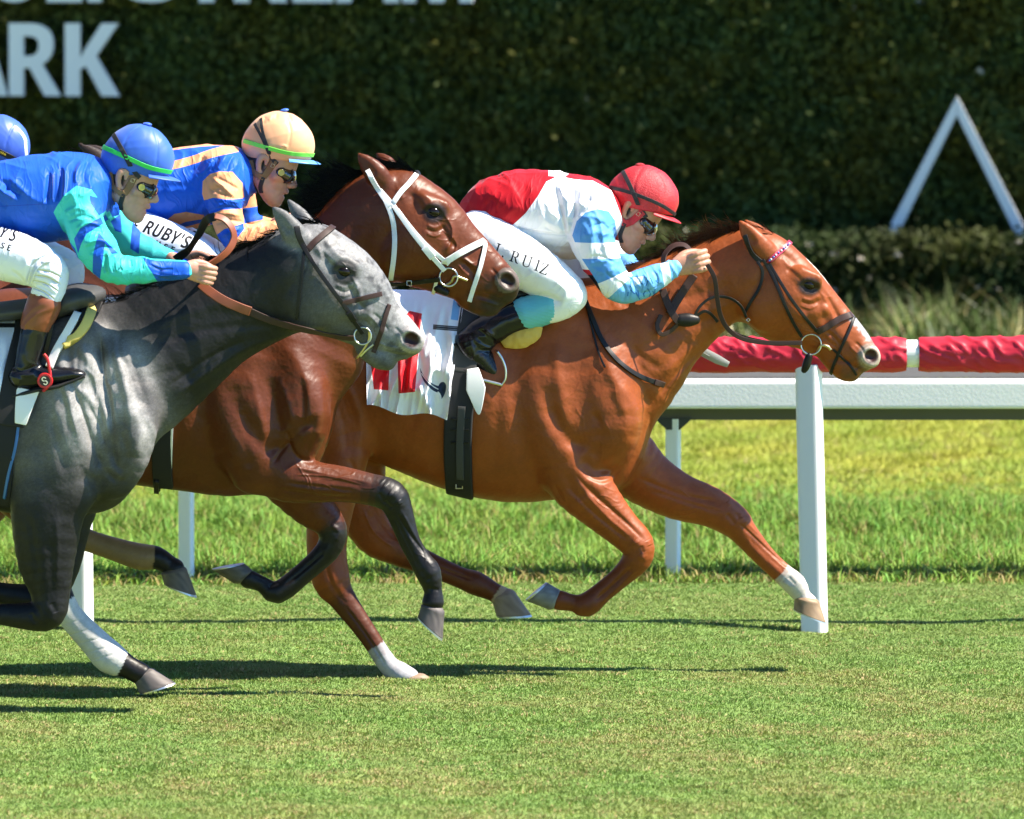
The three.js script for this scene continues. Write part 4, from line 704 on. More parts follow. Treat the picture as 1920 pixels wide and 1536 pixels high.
// ---- the grey
const GR = [0.13, 0.124, 0.125], GRL = [0.27, 0.27, 0.275], GRD = [0.011, 0.0105, 0.011];
const fG = new Field(ZG);
fG.edges([[-540, 650, -540, 800, 0.75], [-440, 590, -440, 880, 0.74], [-330, 580, -340, 905, 0.72], [-230, 594, -240, 908, 0.74], [-130, 604, -140, 928, 0.76], [-40, 604, -40, 946, 0.74], [40, 592, 40, 964, 0.64], [100, 584, 95, 966, 0.52]], { k: 0.05 });
fG.chain([[165, 680, 112, 0, 0.52], [172, 770, 114, 0, 0.58], [178, 838, 98, 0, 0.72], [180, 890, 68, 0, 1.0]], { k: 0.07 });
for (const s of [1, -1]) {
  fG.chain([[225, 690, 44, 0.11 * s, 0.8], [238, 780, 58, 0.14 * s, 0.85], [232, 850, 50, 0.14 * s, 0.85], [215, 895, 40, 0.12 * s, 0.9]], { k: 0.04 });
  fG.chain([[140, 650, 60, 0.13 * s, 0.6], [118, 750, 72, 0.17 * s, 0.6], [120, 840, 68, 0.175 * s, 0.65], [125, 920, 54, 0.16 * s, 0.75]], { k: 0.045 });
}
fG.edges([[180, 585, 322, 805, 0.6], [262, 545, 388, 742, 0.54], [342, 512, 452, 682, 0.52], [425, 475, 522, 640, 0.5], [505, 440, 572, 618, 0.52]], { k: 0.06 });
fG.edges([[612, 422, 548, 606, 0.6], [652, 452, 598, 626, 0.6], [682, 490, 640, 640, 0.58], [702, 528, 668, 650, 0.56], [727, 560, 696, 660, 0.58], [757, 590, 726, 674, 0.66], [776, 612, 752, 668, 0.8]], { k: 0.04 });
fG.chain([[690, 652, 24, 0, 0.9], [710, 670, 22, 0, 1], [726, 678, 17, 0, 1.05]], { k: 0.018 });
for (const s of [1, -1]) {
  fG.chain([[766, 632, 22, 0.036 * s, 0.8], [774, 640, 20, 0.036 * s, 0.8]], { k: 0.02 });
  fG.chain([[568, 575, 46, 0.064 * s, 0.5], [602, 560, 48, 0.068 * s, 0.5]], { k: 0.03 });
  fG.chain([[630, 490, 18, 0.084 * s, 0.7], [664, 502, 13, 0.077 * s, 0.7]], { k: 0.022 });
  fG.chain([[690, 585, 9, 0.07 * s, 0.8], [648, 586, 9, 0.082 * s, 0.8], [612, 566, 8, 0.09 * s]], { k: 0.02 });
}
fG.chain([[574, 468, 19, 0.06, 0.8], [551, 438, 23, 0.074, 0.7], [529, 408, 15, 0.08, 0.6], [513, 390, 4, 0.08, 0.7]], { k: 0.014 });
fG.chain([[586, 432, 14, -0.05, 0.8], [562, 404, 15, -0.06, 0.7], [541, 376, 4, -0.064, 0.7]], { k: 0.022 });
fG.chain([[537, 432, 10, 0.113, 0.9], [526, 413, 9, 0.108, 0.8], [517, 399, 3, 0.098, 0.7]], { sub: true, k: 0.008 });
const legG = (t) => lerp3(GR, GRD, sst(0.02, 0.2, t));
fG.chain([[95, 880, 80, 0.13, 0.75], [88, 970, 68, 0.15, 0.8], [86, 1050, 54, 0.15, 0.85], [94, 1108, 38, 0.15, 0.95], [90, 1148, 33, 0.15, 1], [58, 1156, 27, 0.15, 1], [0, 1152, 20, 0.15, 0.9], [-60, 1150, 20, 0.15, 0.9], [-112, 1142, 24, 0.15, 1], [-150, 1120, 18, 0.15, 1]], { k: 0.035, col: legG });
fG.chain([[135, 900, 66, -0.1, 0.75], [126, 985, 44, -0.12, 0.8], [112, 1060, 38, -0.12, 0.85], [92, 1112, 30, -0.12, 1], [60, 1120, 26, -0.12, 1], [0, 1112, 20, -0.12, 0.9], [-70, 1095, 20, -0.12, 0.9], [-115, 1085, 23, -0.12, 1], [-150, 1065, 18, -0.12, 1]], { k: 0.035, col: legG });
fG.chain([[-470, 720, 118, 0.06, 0.75], [-400, 820, 85, 0.12, 0.7], [-380, 920, 56, 0.14, 0.8], [-395, 1010, 44, 0.14, 0.8], [-400, 1090, 38, 0.15, 0.9], [-370, 1150, 26, 0.15, 0.95], [-320, 1240, 22, 0.15, 0.95], [-295, 1285, 26, 0.15, 1], [-265, 1310, 20, 0.15, 1]], { k: 0.05, col: legG });
fG.chain([[-480, 730, 110, -0.06, 0.75], [-430, 850, 78, -0.12, 0.7], [-400, 950, 52, -0.14, 0.8], [-350, 1010, 38, -0.14, 0.9], [-290, 1045, 23, -0.14, 0.95], [-220, 1080, 22, -0.14, 1], [-190, 1095, 24, -0.14, 1], [-160, 1110, 19, -0.14, 1]], { k: 0.05, col: legG });
fG.stroke([[150, 640], [192, 700], [205, 770], [215, 830]], 9, 12, 1).stroke([[190, 625], [195, 700], [212, 770], [218, 840], [225, 870]], 7, -17, 1).stroke([[222, 640], [245, 720], [258, 800], [250, 850]], 14, 10, 1).stroke([[245, 660], [270, 730], [285, 780]], 9, -9, 1)
  .stroke([[135, 630], [140, 700], [165, 780], [185, 840], [195, 870]], 6, -9, 1).stroke([[115, 640], [130, 720], [150, 790], [165, 850]], 9, 6, 1).stroke([[155, 720], [175, 740], [190, 760]], 6, 7, 1).stroke([[170, 700], [185, 740], [200, 790], [214, 830]], 5, -5, 1)
  .stroke([[100, 760], [120, 830], [130, 880]], 10, -6, 1).stroke([[265, 800], [240, 870], [200, 910]], 14, 8).stroke([[150, 880], [190, 900], [230, 880]], 12, -6).stroke([[60, 700], [80, 800], [90, 900]], 14, -5)
  .stroke([[300, 640], [350, 610], [430, 590], [520, 590]], 20, -5).stroke([[330, 740], [400, 690], [480, 640]], 10, 5).stroke([[300, 700], [340, 690], [370, 720]], 10, -5)
  .stroke([[100, 1000], [104, 1060], [104, 1110]], 8, -5, 1).stroke([[85, 1120], [105, 1140], [100, 1160]], 8, 4, 1)
  .stroke(ring(646, 509, 21, 14, 0.3, Math.PI * 0.9, Math.PI * 2.1), 4, 5).stroke(ring(646, 511, 19, 13, 0.3, 0.1, Math.PI * 0.9), 4, 3).stroke([[662, 520], [675, 545], [672, 570], [665, 590]], 5, 4).stroke([[650, 530], [668, 560], [684, 580]], 7, -5)
  .stroke([[690, 590], [705, 605], [715, 625]], 5, 4).stroke([[675, 600], [690, 620], [700, 635]], 5, -4).stroke([[700, 652], [735, 662], [760, 668], [775, 664]], 3.5, -6).stroke([[585, 470], [612, 490], [628, 508]], 8, -6).stroke([[590, 450], [600, 475], [590, 500]], 7, 4).stroke([[545, 610], [535, 560], [560, 510]], 10, -6);
nostril(fG, 772, 637, 19, 12, 0.5); fG.stroke(ring(772, 637, 23, 17, 0.5), 5, 6);
nostrilCarve(fG);
const colG = (x, y, z) => {
  const [px, py] = inv(x, y, z), k = 1 + 0.14 * n3(x * 6, y * 6, z * 6) + 0.3 * Math.max(0, n3(x * 60, y * 60, z * 60)) + 0.1 * n3(x * 25, y * 25, z * 25);
  let c = fG.limbColor(x, y, z, GR);
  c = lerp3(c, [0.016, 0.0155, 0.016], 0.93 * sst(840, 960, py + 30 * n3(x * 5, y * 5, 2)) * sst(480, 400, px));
  c = lerp3(c, [0.45, 0.44, 0.435], 0.85 * sst(0.05, 0.6, 0.6 * n3(x * 5, y * 4, z * 5 + 4) + 0.4) * sst(60, 150, px) * sst(330, 260, px) * sst(900, 800, py) * sst(590, 660, py));  // paler roan shoulder, with its sunlit brightness painted into the coat
  c = lerp3(c, [0.01, 0.01, 0.0115], 0.95 * sst(0, 1, clamp((px - 190) / 120 - (py - 640) / 180, 0, 1)) * sst(620, 520, px));  // shade of the neck painted into the coat colour
  if (px > 480 && py < 740 && Math.abs(z - ZG) < 0.17) {
    const a = ((px - 560) * 0.7 + (py - 420) * 0.71) / 335, b = (px - 560) * 0.71 - (py - 420) * 0.7, d = 0.5 * n3(x * 16, y * 16, z * 16) + 0.35 * n3(x * 38, y * 38, z * 38);
    c = lerp3(c, lerp3(GRL, [0.1, 0.1, 0.105], sst(0.02, 0.5, d)), sst(-52, -8, b + 16 * n3(x * 12, y * 12, 5) + 40 * sst(0.55, 0.85, a)) * sst(-0.02, 0.08, a + 0.2 * (b > 0 ? 0 : 0)));
    c = lerp3(c, [0.52, 0.51, 0.5], 0.7 * sst(0.6, 0.85, a) * sst(-35, 20, b));
    c = lerp3(c, [0.1, 0.1, 0.1], 0.75 * sst(0.8, 0.95, a) * sst(10, -35, b));
    const nd = Math.hypot(px - 772, py - 637), ed = Math.hypot(px - 646, py - 510);
    if (ed < 30) c = lerp3(c, [0.05, 0.048, 0.048], sst(30, 20, ed));
    if (nd < 26) c = lerp3([0.05, 0.016, 0.016], [0.45, 0.42, 0.41], sst(12, 18, nd));
  }
  c = lerp3(c, [0.24, 0.24, 0.245], 0.7 * sst(500, 512, px) * sst(610, 590, px) * sst(478, 462, py - (px - 550) * 0.3));
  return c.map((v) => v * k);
};
const hG = thing('horse', 'dappled grey racehorse nearest the camera, its head pale and neck dark', 'horse', 'racehorses at full gallop');
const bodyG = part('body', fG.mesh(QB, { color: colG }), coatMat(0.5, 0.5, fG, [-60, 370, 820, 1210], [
  [[[190, 627], [195, 670], [200, 705], [210, 745], [217, 792]], 3.6, -11], [[[227, 620], [225, 655], [240, 680], [250, 710], [262, 742], [275, 752]], 5, -9], [[[220, 630], [225, 680], [240, 730], [247, 780], [240, 830]], 7, 9], [[[165, 685], [180, 700], [185, 730], [182, 745]], 4, 7], [[[147, 727], [160, 767], [170, 800], [175, 830]], 3.4, -8], [[[135, 730], [140, 767], [150, 805]], 4.5, 6], [[[172, 755], [190, 792], [200, 825]], 3.4, -7], [[[200, 705], [212, 720], [217, 755], [220, 805]], 3.6, 6], [[[120, 720], [128, 760], [132, 800]], 5, -6], [[[105, 720], [112, 770], [115, 820]], 6, 5], [[[160, 640], [168, 670], [166, 690]], 5, 5], [[[150, 640], [150, 690], [160, 730]], 4, -6], [[[205, 640], [210, 690], [222, 740]], 4, 5],
  [[[255, 760], [268, 800], [258, 850]], 8, 8], [[[232, 800], [240, 840], [226, 880]], 6, -7], [[[270, 780], [285, 810], [280, 860]], 6, -6], [[[200, 870], [225, 895], [255, 880]], 6, -7], [[[150, 860], [172, 890], [190, 920]], 7, -5], [[[300, 800], [292, 850], [272, 905]], 6, 5], [[[170, 940], [215, 935], [260, 905]], 6, 5],
  [[[300, 640], [360, 620], [440, 610], [520, 610]], 8, -6], [[[330, 740], [400, 690], [480, 645], [540, 630]], 6, 7], [[[320, 720], [390, 670], [460, 635]], 5, -6], [[[290, 610], [350, 585], [430, 560]], 9, 4], [[[60, 960], [70, 1020], [76, 1080]], 6, -5], [[[110, 960], [112, 1030], [108, 1090]], 5, 5], [[[72, 1120], [84, 1140], [80, 1160]], 5, 5], [[[100, 1120], [108, 1140]], 5, -5], [[[60, 1140], [70, 1160]], 4, -5],
  [[[630, 530], [648, 536], [664, 528]], 3, 4], [[[628, 538], [648, 545], [666, 536]], 2.5, -5], [[[630, 547], [646, 553], [660, 548]], 2.4, 3], [[[660, 515], [674, 540], [678, 560]], 3, 5], [[[652, 530], [670, 562], [686, 580]], 4, -6], [[[668, 535], [673, 550], [670, 575]], 2, 4], [[[690, 588], [706, 602], [718, 622]], 3, 5], [[[682, 596], [698, 614], [706, 632]], 2.6, -6], [[[674, 600], [690, 618], [698, 634]], 2.4, 5], [[[668, 606], [682, 622], [690, 638]], 2.2, -5], [[[700, 585], [716, 600], [728, 618]], 2.4, -4], [[[740, 612], [752, 625], [756, 645]], 3, -5], [[[720, 655], [742, 662], [762, 664]], 2.4, -5], [[[708, 640], [728, 648], [750, 652]], 2.2, 4], [[[596, 462], [604, 480], [598, 500]], 4, 5], [[[604, 470], [616, 486], [628, 498]], 4, -7], [[[612, 452], [630, 470], [646, 486]], 5, 5], [[[580, 480], [588, 500], [584, 520]], 4, 5], [[[572, 470], [576, 490], [570, 510]], 3, -5],
   ...veins(25, 16, [600, 480, 760, 650], 0.9, 38, 1.4, 1.7), 
], 3), hG);
bodyG.material.map = roanTex;
addEye(fG, hG, 646, 510, 16);
addHooves(hG, [[ZG + 0.15, [[-178, 1118], [-150, 1096]], [[-225, 1080], [-170, 1078]], [[0.05, 0.05, 0.05], [0.2, 0.18, 0.16]]], [ZG - 0.12, [[-178, 1062], [-150, 1042]], [[-222, 1028], [-168, 1026]], [[0.05, 0.05, 0.05], [0.2, 0.18, 0.16]]], [ZG + 0.15, [[-240, 1300], [-285, 1322]], [[-210, 1338], [-280, 1342]], [[0.05, 0.05, 0.05], [0.2, 0.18, 0.16]]], [ZG - 0.14, [[-138, 1100], [-178, 1120]], [[-118, 1148], [-170, 1150]], [[0.05, 0.05, 0.05], [0.2, 0.18, 0.16]]]]);
mane(fG, hG, 'mane', [[200, 575], [280, 545], [350, 512], [420, 478], [480, 452], [540, 432]], 1100, 40, Math.PI * 1.12, 0.9, [0.011, 0.0105, 0.011], 41, { w: 0.0042, side: 0.85 });
mane(fG, hG, 'mane', [[190, 572], [250, 548], [330, 518], [420, 480]], 160, 44, Math.PI * 0.95, 2.0, [0.011, 0.0105, 0.011], 43, { w: 0.0026, side: 0.7 });
mane(fG, hG, 'forelock', [[570, 415], [590, 418], [610, 424]], 120, 40, Math.PI * 0.9, 0.6, [0.02, 0.02, 0.021], 42, { w: 0.004 });

// ---- the fourth horse, hidden behind the others but for ears and neck
const SO = [0.17, 0.05, 0.028];
const fD = new Field(ZD);
fD.edges([[-560, 610, -560, 760, 0.75], [-470, 560, -470, 840, 0.74], [-370, 560, -370, 870, 0.72], [-260, 570, -260, 880, 0.74], [-150, 560, -150, 905, 0.76], [-60, 540, -60, 915, 0.72], [0, 530, -5, 905, 0.6]], { k: 0.05 });
fD.chain([[60, 620, 105, 0, 0.62], [66, 720, 104, 0, 0.72], [70, 800, 84, 0, 0.9]], { k: 0.07 });
fD.edges([[30, 510, 180, 690, 0.6], [70, 430, 222, 590, 0.54], [110, 360, 240, 500, 0.52], [160, 300, 252, 430, 0.5]], { k: 0.06 });
fD.edges([[232, 292, 205, 440, 0.6], [272, 330, 222, 470, 0.6], [296, 380, 252, 496, 0.58], [312, 420, 276, 512, 0.58], [330, 455, 296, 525, 0.6], [340, 490, 312, 540, 0.7]], { k: 0.04 });
fD.chain([[200, 308, 16, 0.055, 0.8], [182, 296, 17, 0.064, 0.7], [164, 282, 11, 0.068, 0.6], [147, 269, 3, 0.068, 0.7]], { k: 0.022, col: [0.04, 0.025, 0.02] });
fD.chain([[212, 302, 14, -0.05, 0.8], [190, 288, 14, -0.06, 0.7], [162, 273, 3, -0.064, 0.7]], { k: 0.022, col: [0.04, 0.025, 0.02] });
for (const s of [1, -1]) {
  fD.chain([[30, 830, 60, 0.12 * s, 0.75], [0, 910, 46, 0.13 * s, 0.8], [-40, 970, 36, 0.13 * s, 0.9], [-60, 1010, 30, 0.13 * s, 1], [-110, 1010, 21, 0.13 * s, 0.95], [-170, 990, 22, 0.13 * s, 1], [-200, 960, 18, 0.13 * s, 1]], { k: 0.035 });
  fD.chain([[-490, 690, 110, 0.06 * s, 0.75], [-430, 800, 80, 0.12 * s, 0.7], [-400, 900, 50, 0.13 * s, 0.8], [-420, 1000, 38, 0.13 * s, 0.9], [-390, 1100, 22, 0.13 * s, 0.95], [-350 + 60 * s, 1190, 24, 0.13 * s, 1], [-330 + 70 * s, 1200, 20, 0.13 * s, 1]], { k: 0.05 });
}
const hD = thing('horse', 'reddish horse mostly hidden, its dark ears beside the blue jockey helmet', 'horse', 'racehorses at full gallop');
part('body', fD.mesh(0.011, { color: (x, y, z) => fD.limbColor(x, y, z, SO).map((v) => v * coatNoise(x, y, z)) }), coatMat(0.45, 0.6), hD);
mane(fD, hD, 'mane', [[40, 500], [90, 420], [140, 340], [190, 296]], 260, 60, Math.PI * 0.95, 1.2, [0.05, 0.018, 0.012], 51, { w: 0.0045, side: 0.7 });
// ---------------------------------------------------------------- jockeys
const silkBump = noiseTex(256, (u, v) => 0.5 + 0.25 * tor(u, v, 60, 60, 2) + 0.2 * tor(u, v, 4, 5, 6));
silkBump.repeat.set(6, 6);
const silk = (map, rough = 0.5, bump = null) => new THREE.MeshPhysicalMaterial({ map, roughness: rough, specularIntensity: 0.45, sheen: 0.25, sheenColor: C3(0.9, 0.9, 1), sheenRoughness: 0.5, bumpMap: bump ?? silkBump, bumpScale: bump ? 0.08 : 0.0012, side: THREE.DoubleSide });
// creases of thin cloth: sharp ridges running one way, broken by puckers
const creases = (seed, ang, amp, f = 0.05) => (x, y) => { const a = x * Math.cos(ang) + y * Math.sin(ang), b = -x * Math.sin(ang) + y * Math.cos(ang), w = 7 * n2(x * 0.02 + seed, y * 0.02), q = 1 - Math.abs(n2((a + w) * f * 0.3 + seed, (b + w) * f)), p = 1 - Math.abs(n2((a - w) * f * 0.7, (b + w) * f * 1.9 + seed)); return amp * (q ** 4 + 0.5 * p ** 4) * (0.6 + 0.6 * n2(x * 0.018 + seed, y * 0.018)) + 0.1 * n2(x * 0.5, y * 0.5); };
const plain = (c, rough = 0.55, o = {}) => new THREE.MeshPhysicalMaterial({ color: c, roughness: rough, ...o });
const MJ = {
  skin: new THREE.MeshPhysicalMaterial({ vertexColors: true, roughness: 0.48, sheen: 0.2, sheenColor: C3(1, 0.7, 0.6) }),
  lens: new THREE.MeshPhysicalMaterial({ color: C3(0.018, 0.016, 0.012), roughness: 0.07, clearcoat: 1, clearcoatRoughness: 0.04 }),
  lensRim: plain(C3(0.03, 0.022, 0.018), 0.3),
  gold: new THREE.MeshPhysicalMaterial({ color: C3(0.5, 0.4, 0.05), roughness: 0.35, clearcoat: 0.5 }),
  patent: new THREE.MeshPhysicalMaterial({ color: C3(0.008, 0.008, 0.011), roughness: 0.27, specularIntensity: 0.65, clearcoat: 0.2, clearcoatRoughness: 0.08 }),
  sole: plain(C3(0.012, 0.012, 0.013), 0.7),
  strapBlack: plain(C3(0.014, 0.014, 0.016), 0.7),
};
const foldNoise = (seed, amp, f, ang, str = 3.2) => { const ca = Math.cos(ang), sa = Math.sin(ang); return (x, y, z) => { const a = x * ca + y * sa, b = -x * sa + y * ca, w = n3(x * 3.1 + seed, y * 3.1, z * 3.1) * 0.12, q = n3((a + w) * f / str, (b + w) * f, z * f * 0.6 + seed), q2 = n3((a - w) * f * 0.8, (b + w) * f * 2.1 / str, z * f + seed * 2); const r1 = 1 - Math.abs(q), r2 = 1 - Math.abs(q2); return amp * (r1 * r1 * r1 - 0.35) + amp * 0.45 * (r2 * r2 * r2 - 0.35); }; };
Field.prototype.cut = function (px, py, ang, keep) { const p = W(px, py, this.z0), n = V(-Math.sin(ang), Math.cos(ang), 0).multiplyScalar(keep); const old = this.evalList; this.evalList = function (L, x, y, z) { const d = old.call(this, L, x, y, z), e = -((x - p.x) * n.x + (y - p.y) * n.y), k = 0.006, h = Math.max(k - Math.abs(d - e), 0) / k; return Math.max(d, e) + h * h * k * 0.25; }; this.cutAll = true; return this; };

function headGeo(z0, ear, pitch, s, neckPx, skin, open) {
  const e = W(ear[0], ear[1], z0), c = Math.cos(-pitch), sn = Math.sin(-pitch), f = new Field(z0);
  const L = (x, y, z = 0) => V(e.x + s * (x * c - y * sn), e.y + s * (x * sn + y * c), z0 + s * z);
  const ch = (pts, o = {}) => f.chain(pts.map(([x, y, z, r, ws]) => { const p = L(x, y, z); return [p.x, p.y, p.z, r * s, ws ?? 1]; }), { world: true, n: 2, k: 0.012, ...o });
  ch([[-0.022, 0.045, 0, 0.07, 0.95], [0.03, 0.052, 0, 0.074, 0.92]], { k: 0.03 });
  ch([[0.04, 0.02, 0, 0.06, 1.02], [0.05, -0.04, 0, 0.05, 1.06], [0.058, -0.08, 0, 0.036, 1.05]], { k: 0.03 });
  for (const q of [1, -1]) {
    ch([[-0.005, -0.035, 0.05 * q, 0.024], [0.03, -0.078, 0.038 * q, 0.022], [0.066, -0.1, 0.016 * q, 0.02]], { k: 0.025 });
    ch([[0.064, -0.012, 0.047 * q, 0.018], [0.05, -0.02, 0.055 * q, 0.014]], { k: 0.02 });
    ch([[0.106, -0.036, 0.011 * q, 0.0085]], { k: 0.008 });
    ch([[-0.012, -0.02, 0.07 * q, 0.009, 0.7], [-0.02, 0.004, 0.075 * q, 0.011, 0.6], [-0.018, 0.026, 0.077 * q, 0.013, 0.5], [-0.002, 0.03, 0.074 * q, 0.011, 0.5], [0.003, 0.01, 0.07 * q, 0.006, 0.6]], { k: 0.008 });
    ch([[-0.006, 0.012, 0.083 * q, 0.0085, 0.9], [-0.006, -0.002, 0.08 * q, 0.006, 0.9]], { sub: true, k: 0.006 });
    ch([[0.113, -0.042, 0.007 * q, 0.0035]], { sub: true, k: 0.004 });
  }
  ch([[0.082, -0.104, 0, 0.0175, 1.25]], { k: 0.02 });
  ch([[0.09, 0.02, 0, 0.011], [0.108, -0.012, 0, 0.011], [0.118, -0.028, 0, 0.012]], { k: 0.016 });
  ch([[0.082, 0.034, 0.02, 0.014], [0.082, 0.034, -0.02, 0.014]], { k: 0.02 });
  ch([[0.098, -0.0605, 0.012, 0.0085], [0.101, -0.0595, 0, 0.0098], [0.098, -0.0605, -0.012, 0.0085]], { k: 0.012, col: [skin[0] * 0.95, skin[1] * 0.72, skin[2] * 0.72] });
  ch([[0.091, -0.0795 - open, 0.01, 0.0085], [0.0935, -0.08 - open, 0, 0.01], [0.091, -0.0795 - open, -0.01, 0.0085]], { k: 0.012, col: [skin[0] * 0.95, skin[1] * 0.7, skin[2] * 0.7] });
  ch([[0.098, -0.07 - open / 2, 0.02, 0.0022 + open * 0.4], [0.104, -0.07 - open / 2, 0, 0.003 + open * 0.5], [0.098, -0.07 - open / 2, -0.02, 0.0022 + open * 0.4]], { sub: true, k: 0.004 });
  const nb = W(neckPx[0], neckPx[1], z0), p1 = L(-0.025, -0.03);
  f.chain([[p1.x, p1.y, z0, 0.052 * s, 0.95], [(p1.x + nb.x) / 2, (p1.y + nb.y) / 2, z0, 0.05 * s, 1], [nb.x, nb.y, z0, 0.056 * s, 1.1]], { world: true, k: 0.03 });
  const g = f.mesh(0.0032, { color: (x, y, z) => { const lx = ((x - e.x) * c + (y - e.y) * sn) / s, ly = (-(x - e.x) * sn + (y - e.y) * c) / s, hairy = sst(0.012, -0.004, lx - 0.25 * Math.max(0, ly)) * sst(-0.055, -0.04, ly + 0.006 * n3(x * 90, y * 90, z * 90)) * (Math.abs(z - z0) > 0.068 * s && Math.hypot(lx + 0.01, ly - 0.005) < 0.034 ? 0 : 1), q = lerp3(f.limbColor(x, y, z, skin), [0.02, 0.013, 0.009], hairy), n = 1 + 0.08 * n3(x * 40, y * 40, z * 40) + 0.06 * n3(x * 14, y * 14, z * 14); return [q[0] * n, q[1] * n * (1 + 0.05 * n3(x * 22, y * 22, z * 22)), q[2] * n]; } });
  return { g, L, f };
}
function handGeo(wrist, ang, s, side, skin) {
  const f = new Field(wrist.z), c = Math.cos(ang), sn = Math.sin(ang), L = (x, y, z) => [wrist.x + s * (x * c - y * sn), wrist.y + s * (x * sn + y * c), wrist.z + s * z * side];
  const ch = (pts, k = 0.008) => f.chain(pts.map(([x, y, z, r, ws]) => [...L(x, y, z), r * s, ws ?? 1]), { world: true, n: 3, k });
  ch([[-0.05, 0, -0.004, 0.026, 0.8], [-0.01, 0, -0.002, 0.025, 0.72], [0.02, 0, 0, 0.031, 0.58], [0.06, -0.002, 0, 0.035, 0.52], [0.078, -0.002, 0, 0.033, 0.5]], 0.01);
  const ys = [0.027, 0.0085, -0.0105, -0.028], len = [1, 1.08, 1.02, 0.84];
  ys.forEach((y, i) => { const q = len[i]; ch([[0.06, y * 0.92, 0.006, 0.0105], [0.083, y, 0.0125, 0.0112], [0.083 + 0.03 * q, y * 1.02, -0.004, 0.0095], [0.083 + 0.024 * q, y * 1.02, -0.032, 0.009], [0.083 - 0.002 * q, y, -0.036, 0.0078]], 0.004); });
  ch([[0.01, 0.02, -0.01, 0.015], [0.04, 0.036, -0.02, 0.0125], [0.072, 0.036, -0.034, 0.0108], [0.1, 0.027, -0.043, 0.0088]], 0.008);
  return f.mesh(0.003, { color: (x, y, z) => { const n = 1 + 0.1 * n3(x * 60, y * 60, z * 60); return [skin[0] * n, skin[1] * n, skin[2] * n]; } });
}
function rider(o) {
  const z0 = o.z0, J = thing('person', o.label, 'jockey', 'jockeys crouched on the galloping horses');
  const hd = headGeo(z0, o.ear, o.pitch, o.scale ?? 1.1, o.neck, o.skin, o.open ?? 0);
  const geos = [hd.g];
  // the body under the clothes
  const core = new Field(z0);
  const thin = (l, k) => l.map((p) => [p[0], p[1], p[2] * k, p[3] ?? 0, p[4] ?? 1]);
  core.edges(o.torso.map(([a, b, c, d, ws]) => [mix(a, c, 0.16), mix(b, d, 0.16), mix(c, a, 0.16), mix(d, b, 0.16), (ws ?? 1.2) * 0.9]), { k: 0.03 });
  core.chain([[o.neck[0], o.neck[1], 24, 0], [(o.neck[0] + o.torso.at(-1)[0]) / 2, (o.neck[1] + o.torso.at(-1)[1]) / 2 + 20, 26, 0]], { k: 0.03 });
  for (const a of o.arms) core.chain(thin(a.pts, 0.6), { k: 0.02 });
  for (const l of o.legs) core.chain(thin(l, 0.7), { k: 0.03 });
  geos.push(core.mesh(0.012, { color: () => o.skin }));
  for (const a of o.arms) if (a.hand) { const w = W(a.hand[0], a.hand[1], z0 + a.hand[4]); geos.push(handGeo(w, a.hand[2], a.hand[3], a.side, o.skin)); }
  part('body', mergeGeometries(geos.map((g) => { g.deleteAttribute('uv'); return g; })), MJ.skin, J);
  // jersey
  const tf = new Field(z0); tf.edges(o.torso, { k: 0.03, ws: 1.2 });
  for (const a of o.arms) { const c = [a.pts[0].slice(), a.pts[0].map((v, i) => (i < 2 ? mix(v, a.pts[1][i], 0.3) : v))]; c[0][2] *= 0.96; c[1][2] *= 0.93; tf.chain(c, { k: 0.05 }); }
  const near = o.arms[0]; tf.chain(near.pts, { k: 0.016, n: 4 });
  for (const [p, w, am] of near.folds ?? []) tf.stroke(p, w, am, 1);
  for (const [p, w, am] of o.torsoFolds ?? []) tf.stroke(p, w, am);
  tf.disp = foldNoise(o.seed, o.foldAmp ?? 0.005, 5, o.foldAng ?? 1.2);
  const whole = tf.mesh(0.005, { uv: o.torsoPrint.uv }), armP = tf.prims[tf.prims.length - 1], bodyI = [], armI = [], ix = whole.index.array, wp = whole.attributes.position.array;
  for (let i = 0; i < ix.length; i += 3) { const q = ix[i] * 3, x = wp[q], y = wp[q + 1], z = wp[q + 2], d = Field.prim(armP, x, y, z); let e = 1e3; for (const p of tf.prims) if (p !== armP) e = Math.min(e, Field.prim(p, x, y, z)); (d < e ? armI : bodyI).push(ix[i], ix[i + 1], ix[i + 2]); }
  const sub = (I) => { const g = new THREE.BufferGeometry(), map = new Map(), src = []; const out = I.map((v) => { if (!map.has(v)) { map.set(v, src.length); src.push(v); } return map.get(v); }); for (const n of ['position', 'normal', 'uv']) { const a = whole.attributes[n], s = a.itemSize, arr = new Float32Array(src.length * s); src.forEach((v, k) => { for (let c = 0; c < s; c++) arr[k * s + c] = a.array[v * s + c]; }); g.setAttribute(n, new THREE.BufferAttribute(arr, s)); } g.setIndex(out); return g; };
  const silkM = silk(o.torsoPrint.map, o.silkRough ?? 0.58, o.creaseBox ? relief(...o.creaseBox, 1.6, (o.creaseLines ?? []).map(([p, w, a]) => [p, w * 1.15, a * 0.8]), creases(o.seed, o.creaseAng ?? 1.4, 2.6, 0.036)) : null), jersey = part('jersey', sub(bodyI), silkM, J);
  part('sleeve', sub(armI), silkM, jersey);
  for (const a of o.arms.slice(1)) {
    const sf = new Field(z0); sf.chain(a.pts, { n: 4 }); sf.disp = foldNoise(o.seed + 7 + a.side, 0.0055, 9, a.foldAng ?? 0.4, 2.2);
    for (const [p, w, am] of a.folds ?? []) sf.stroke(p, w, am);
    part('sleeve', sf.mesh(0.005, { uv: a.print.uv }), silk(a.print.map, o.silkRough ?? 0.58), jersey);
  }
  // breeches
  const bf = new Field(z0); bf.edges(o.hips, { k: 0.04, ws: 1.25 });
  for (const l of o.legs) bf.chain(l, { k: 0.03, n: 4 });
  for (const [p, w, am] of o.legFolds ?? []) bf.stroke(p, w, am);
  bf.disp = foldNoise(o.seed + 3, 0.0028, 7, 0.9);
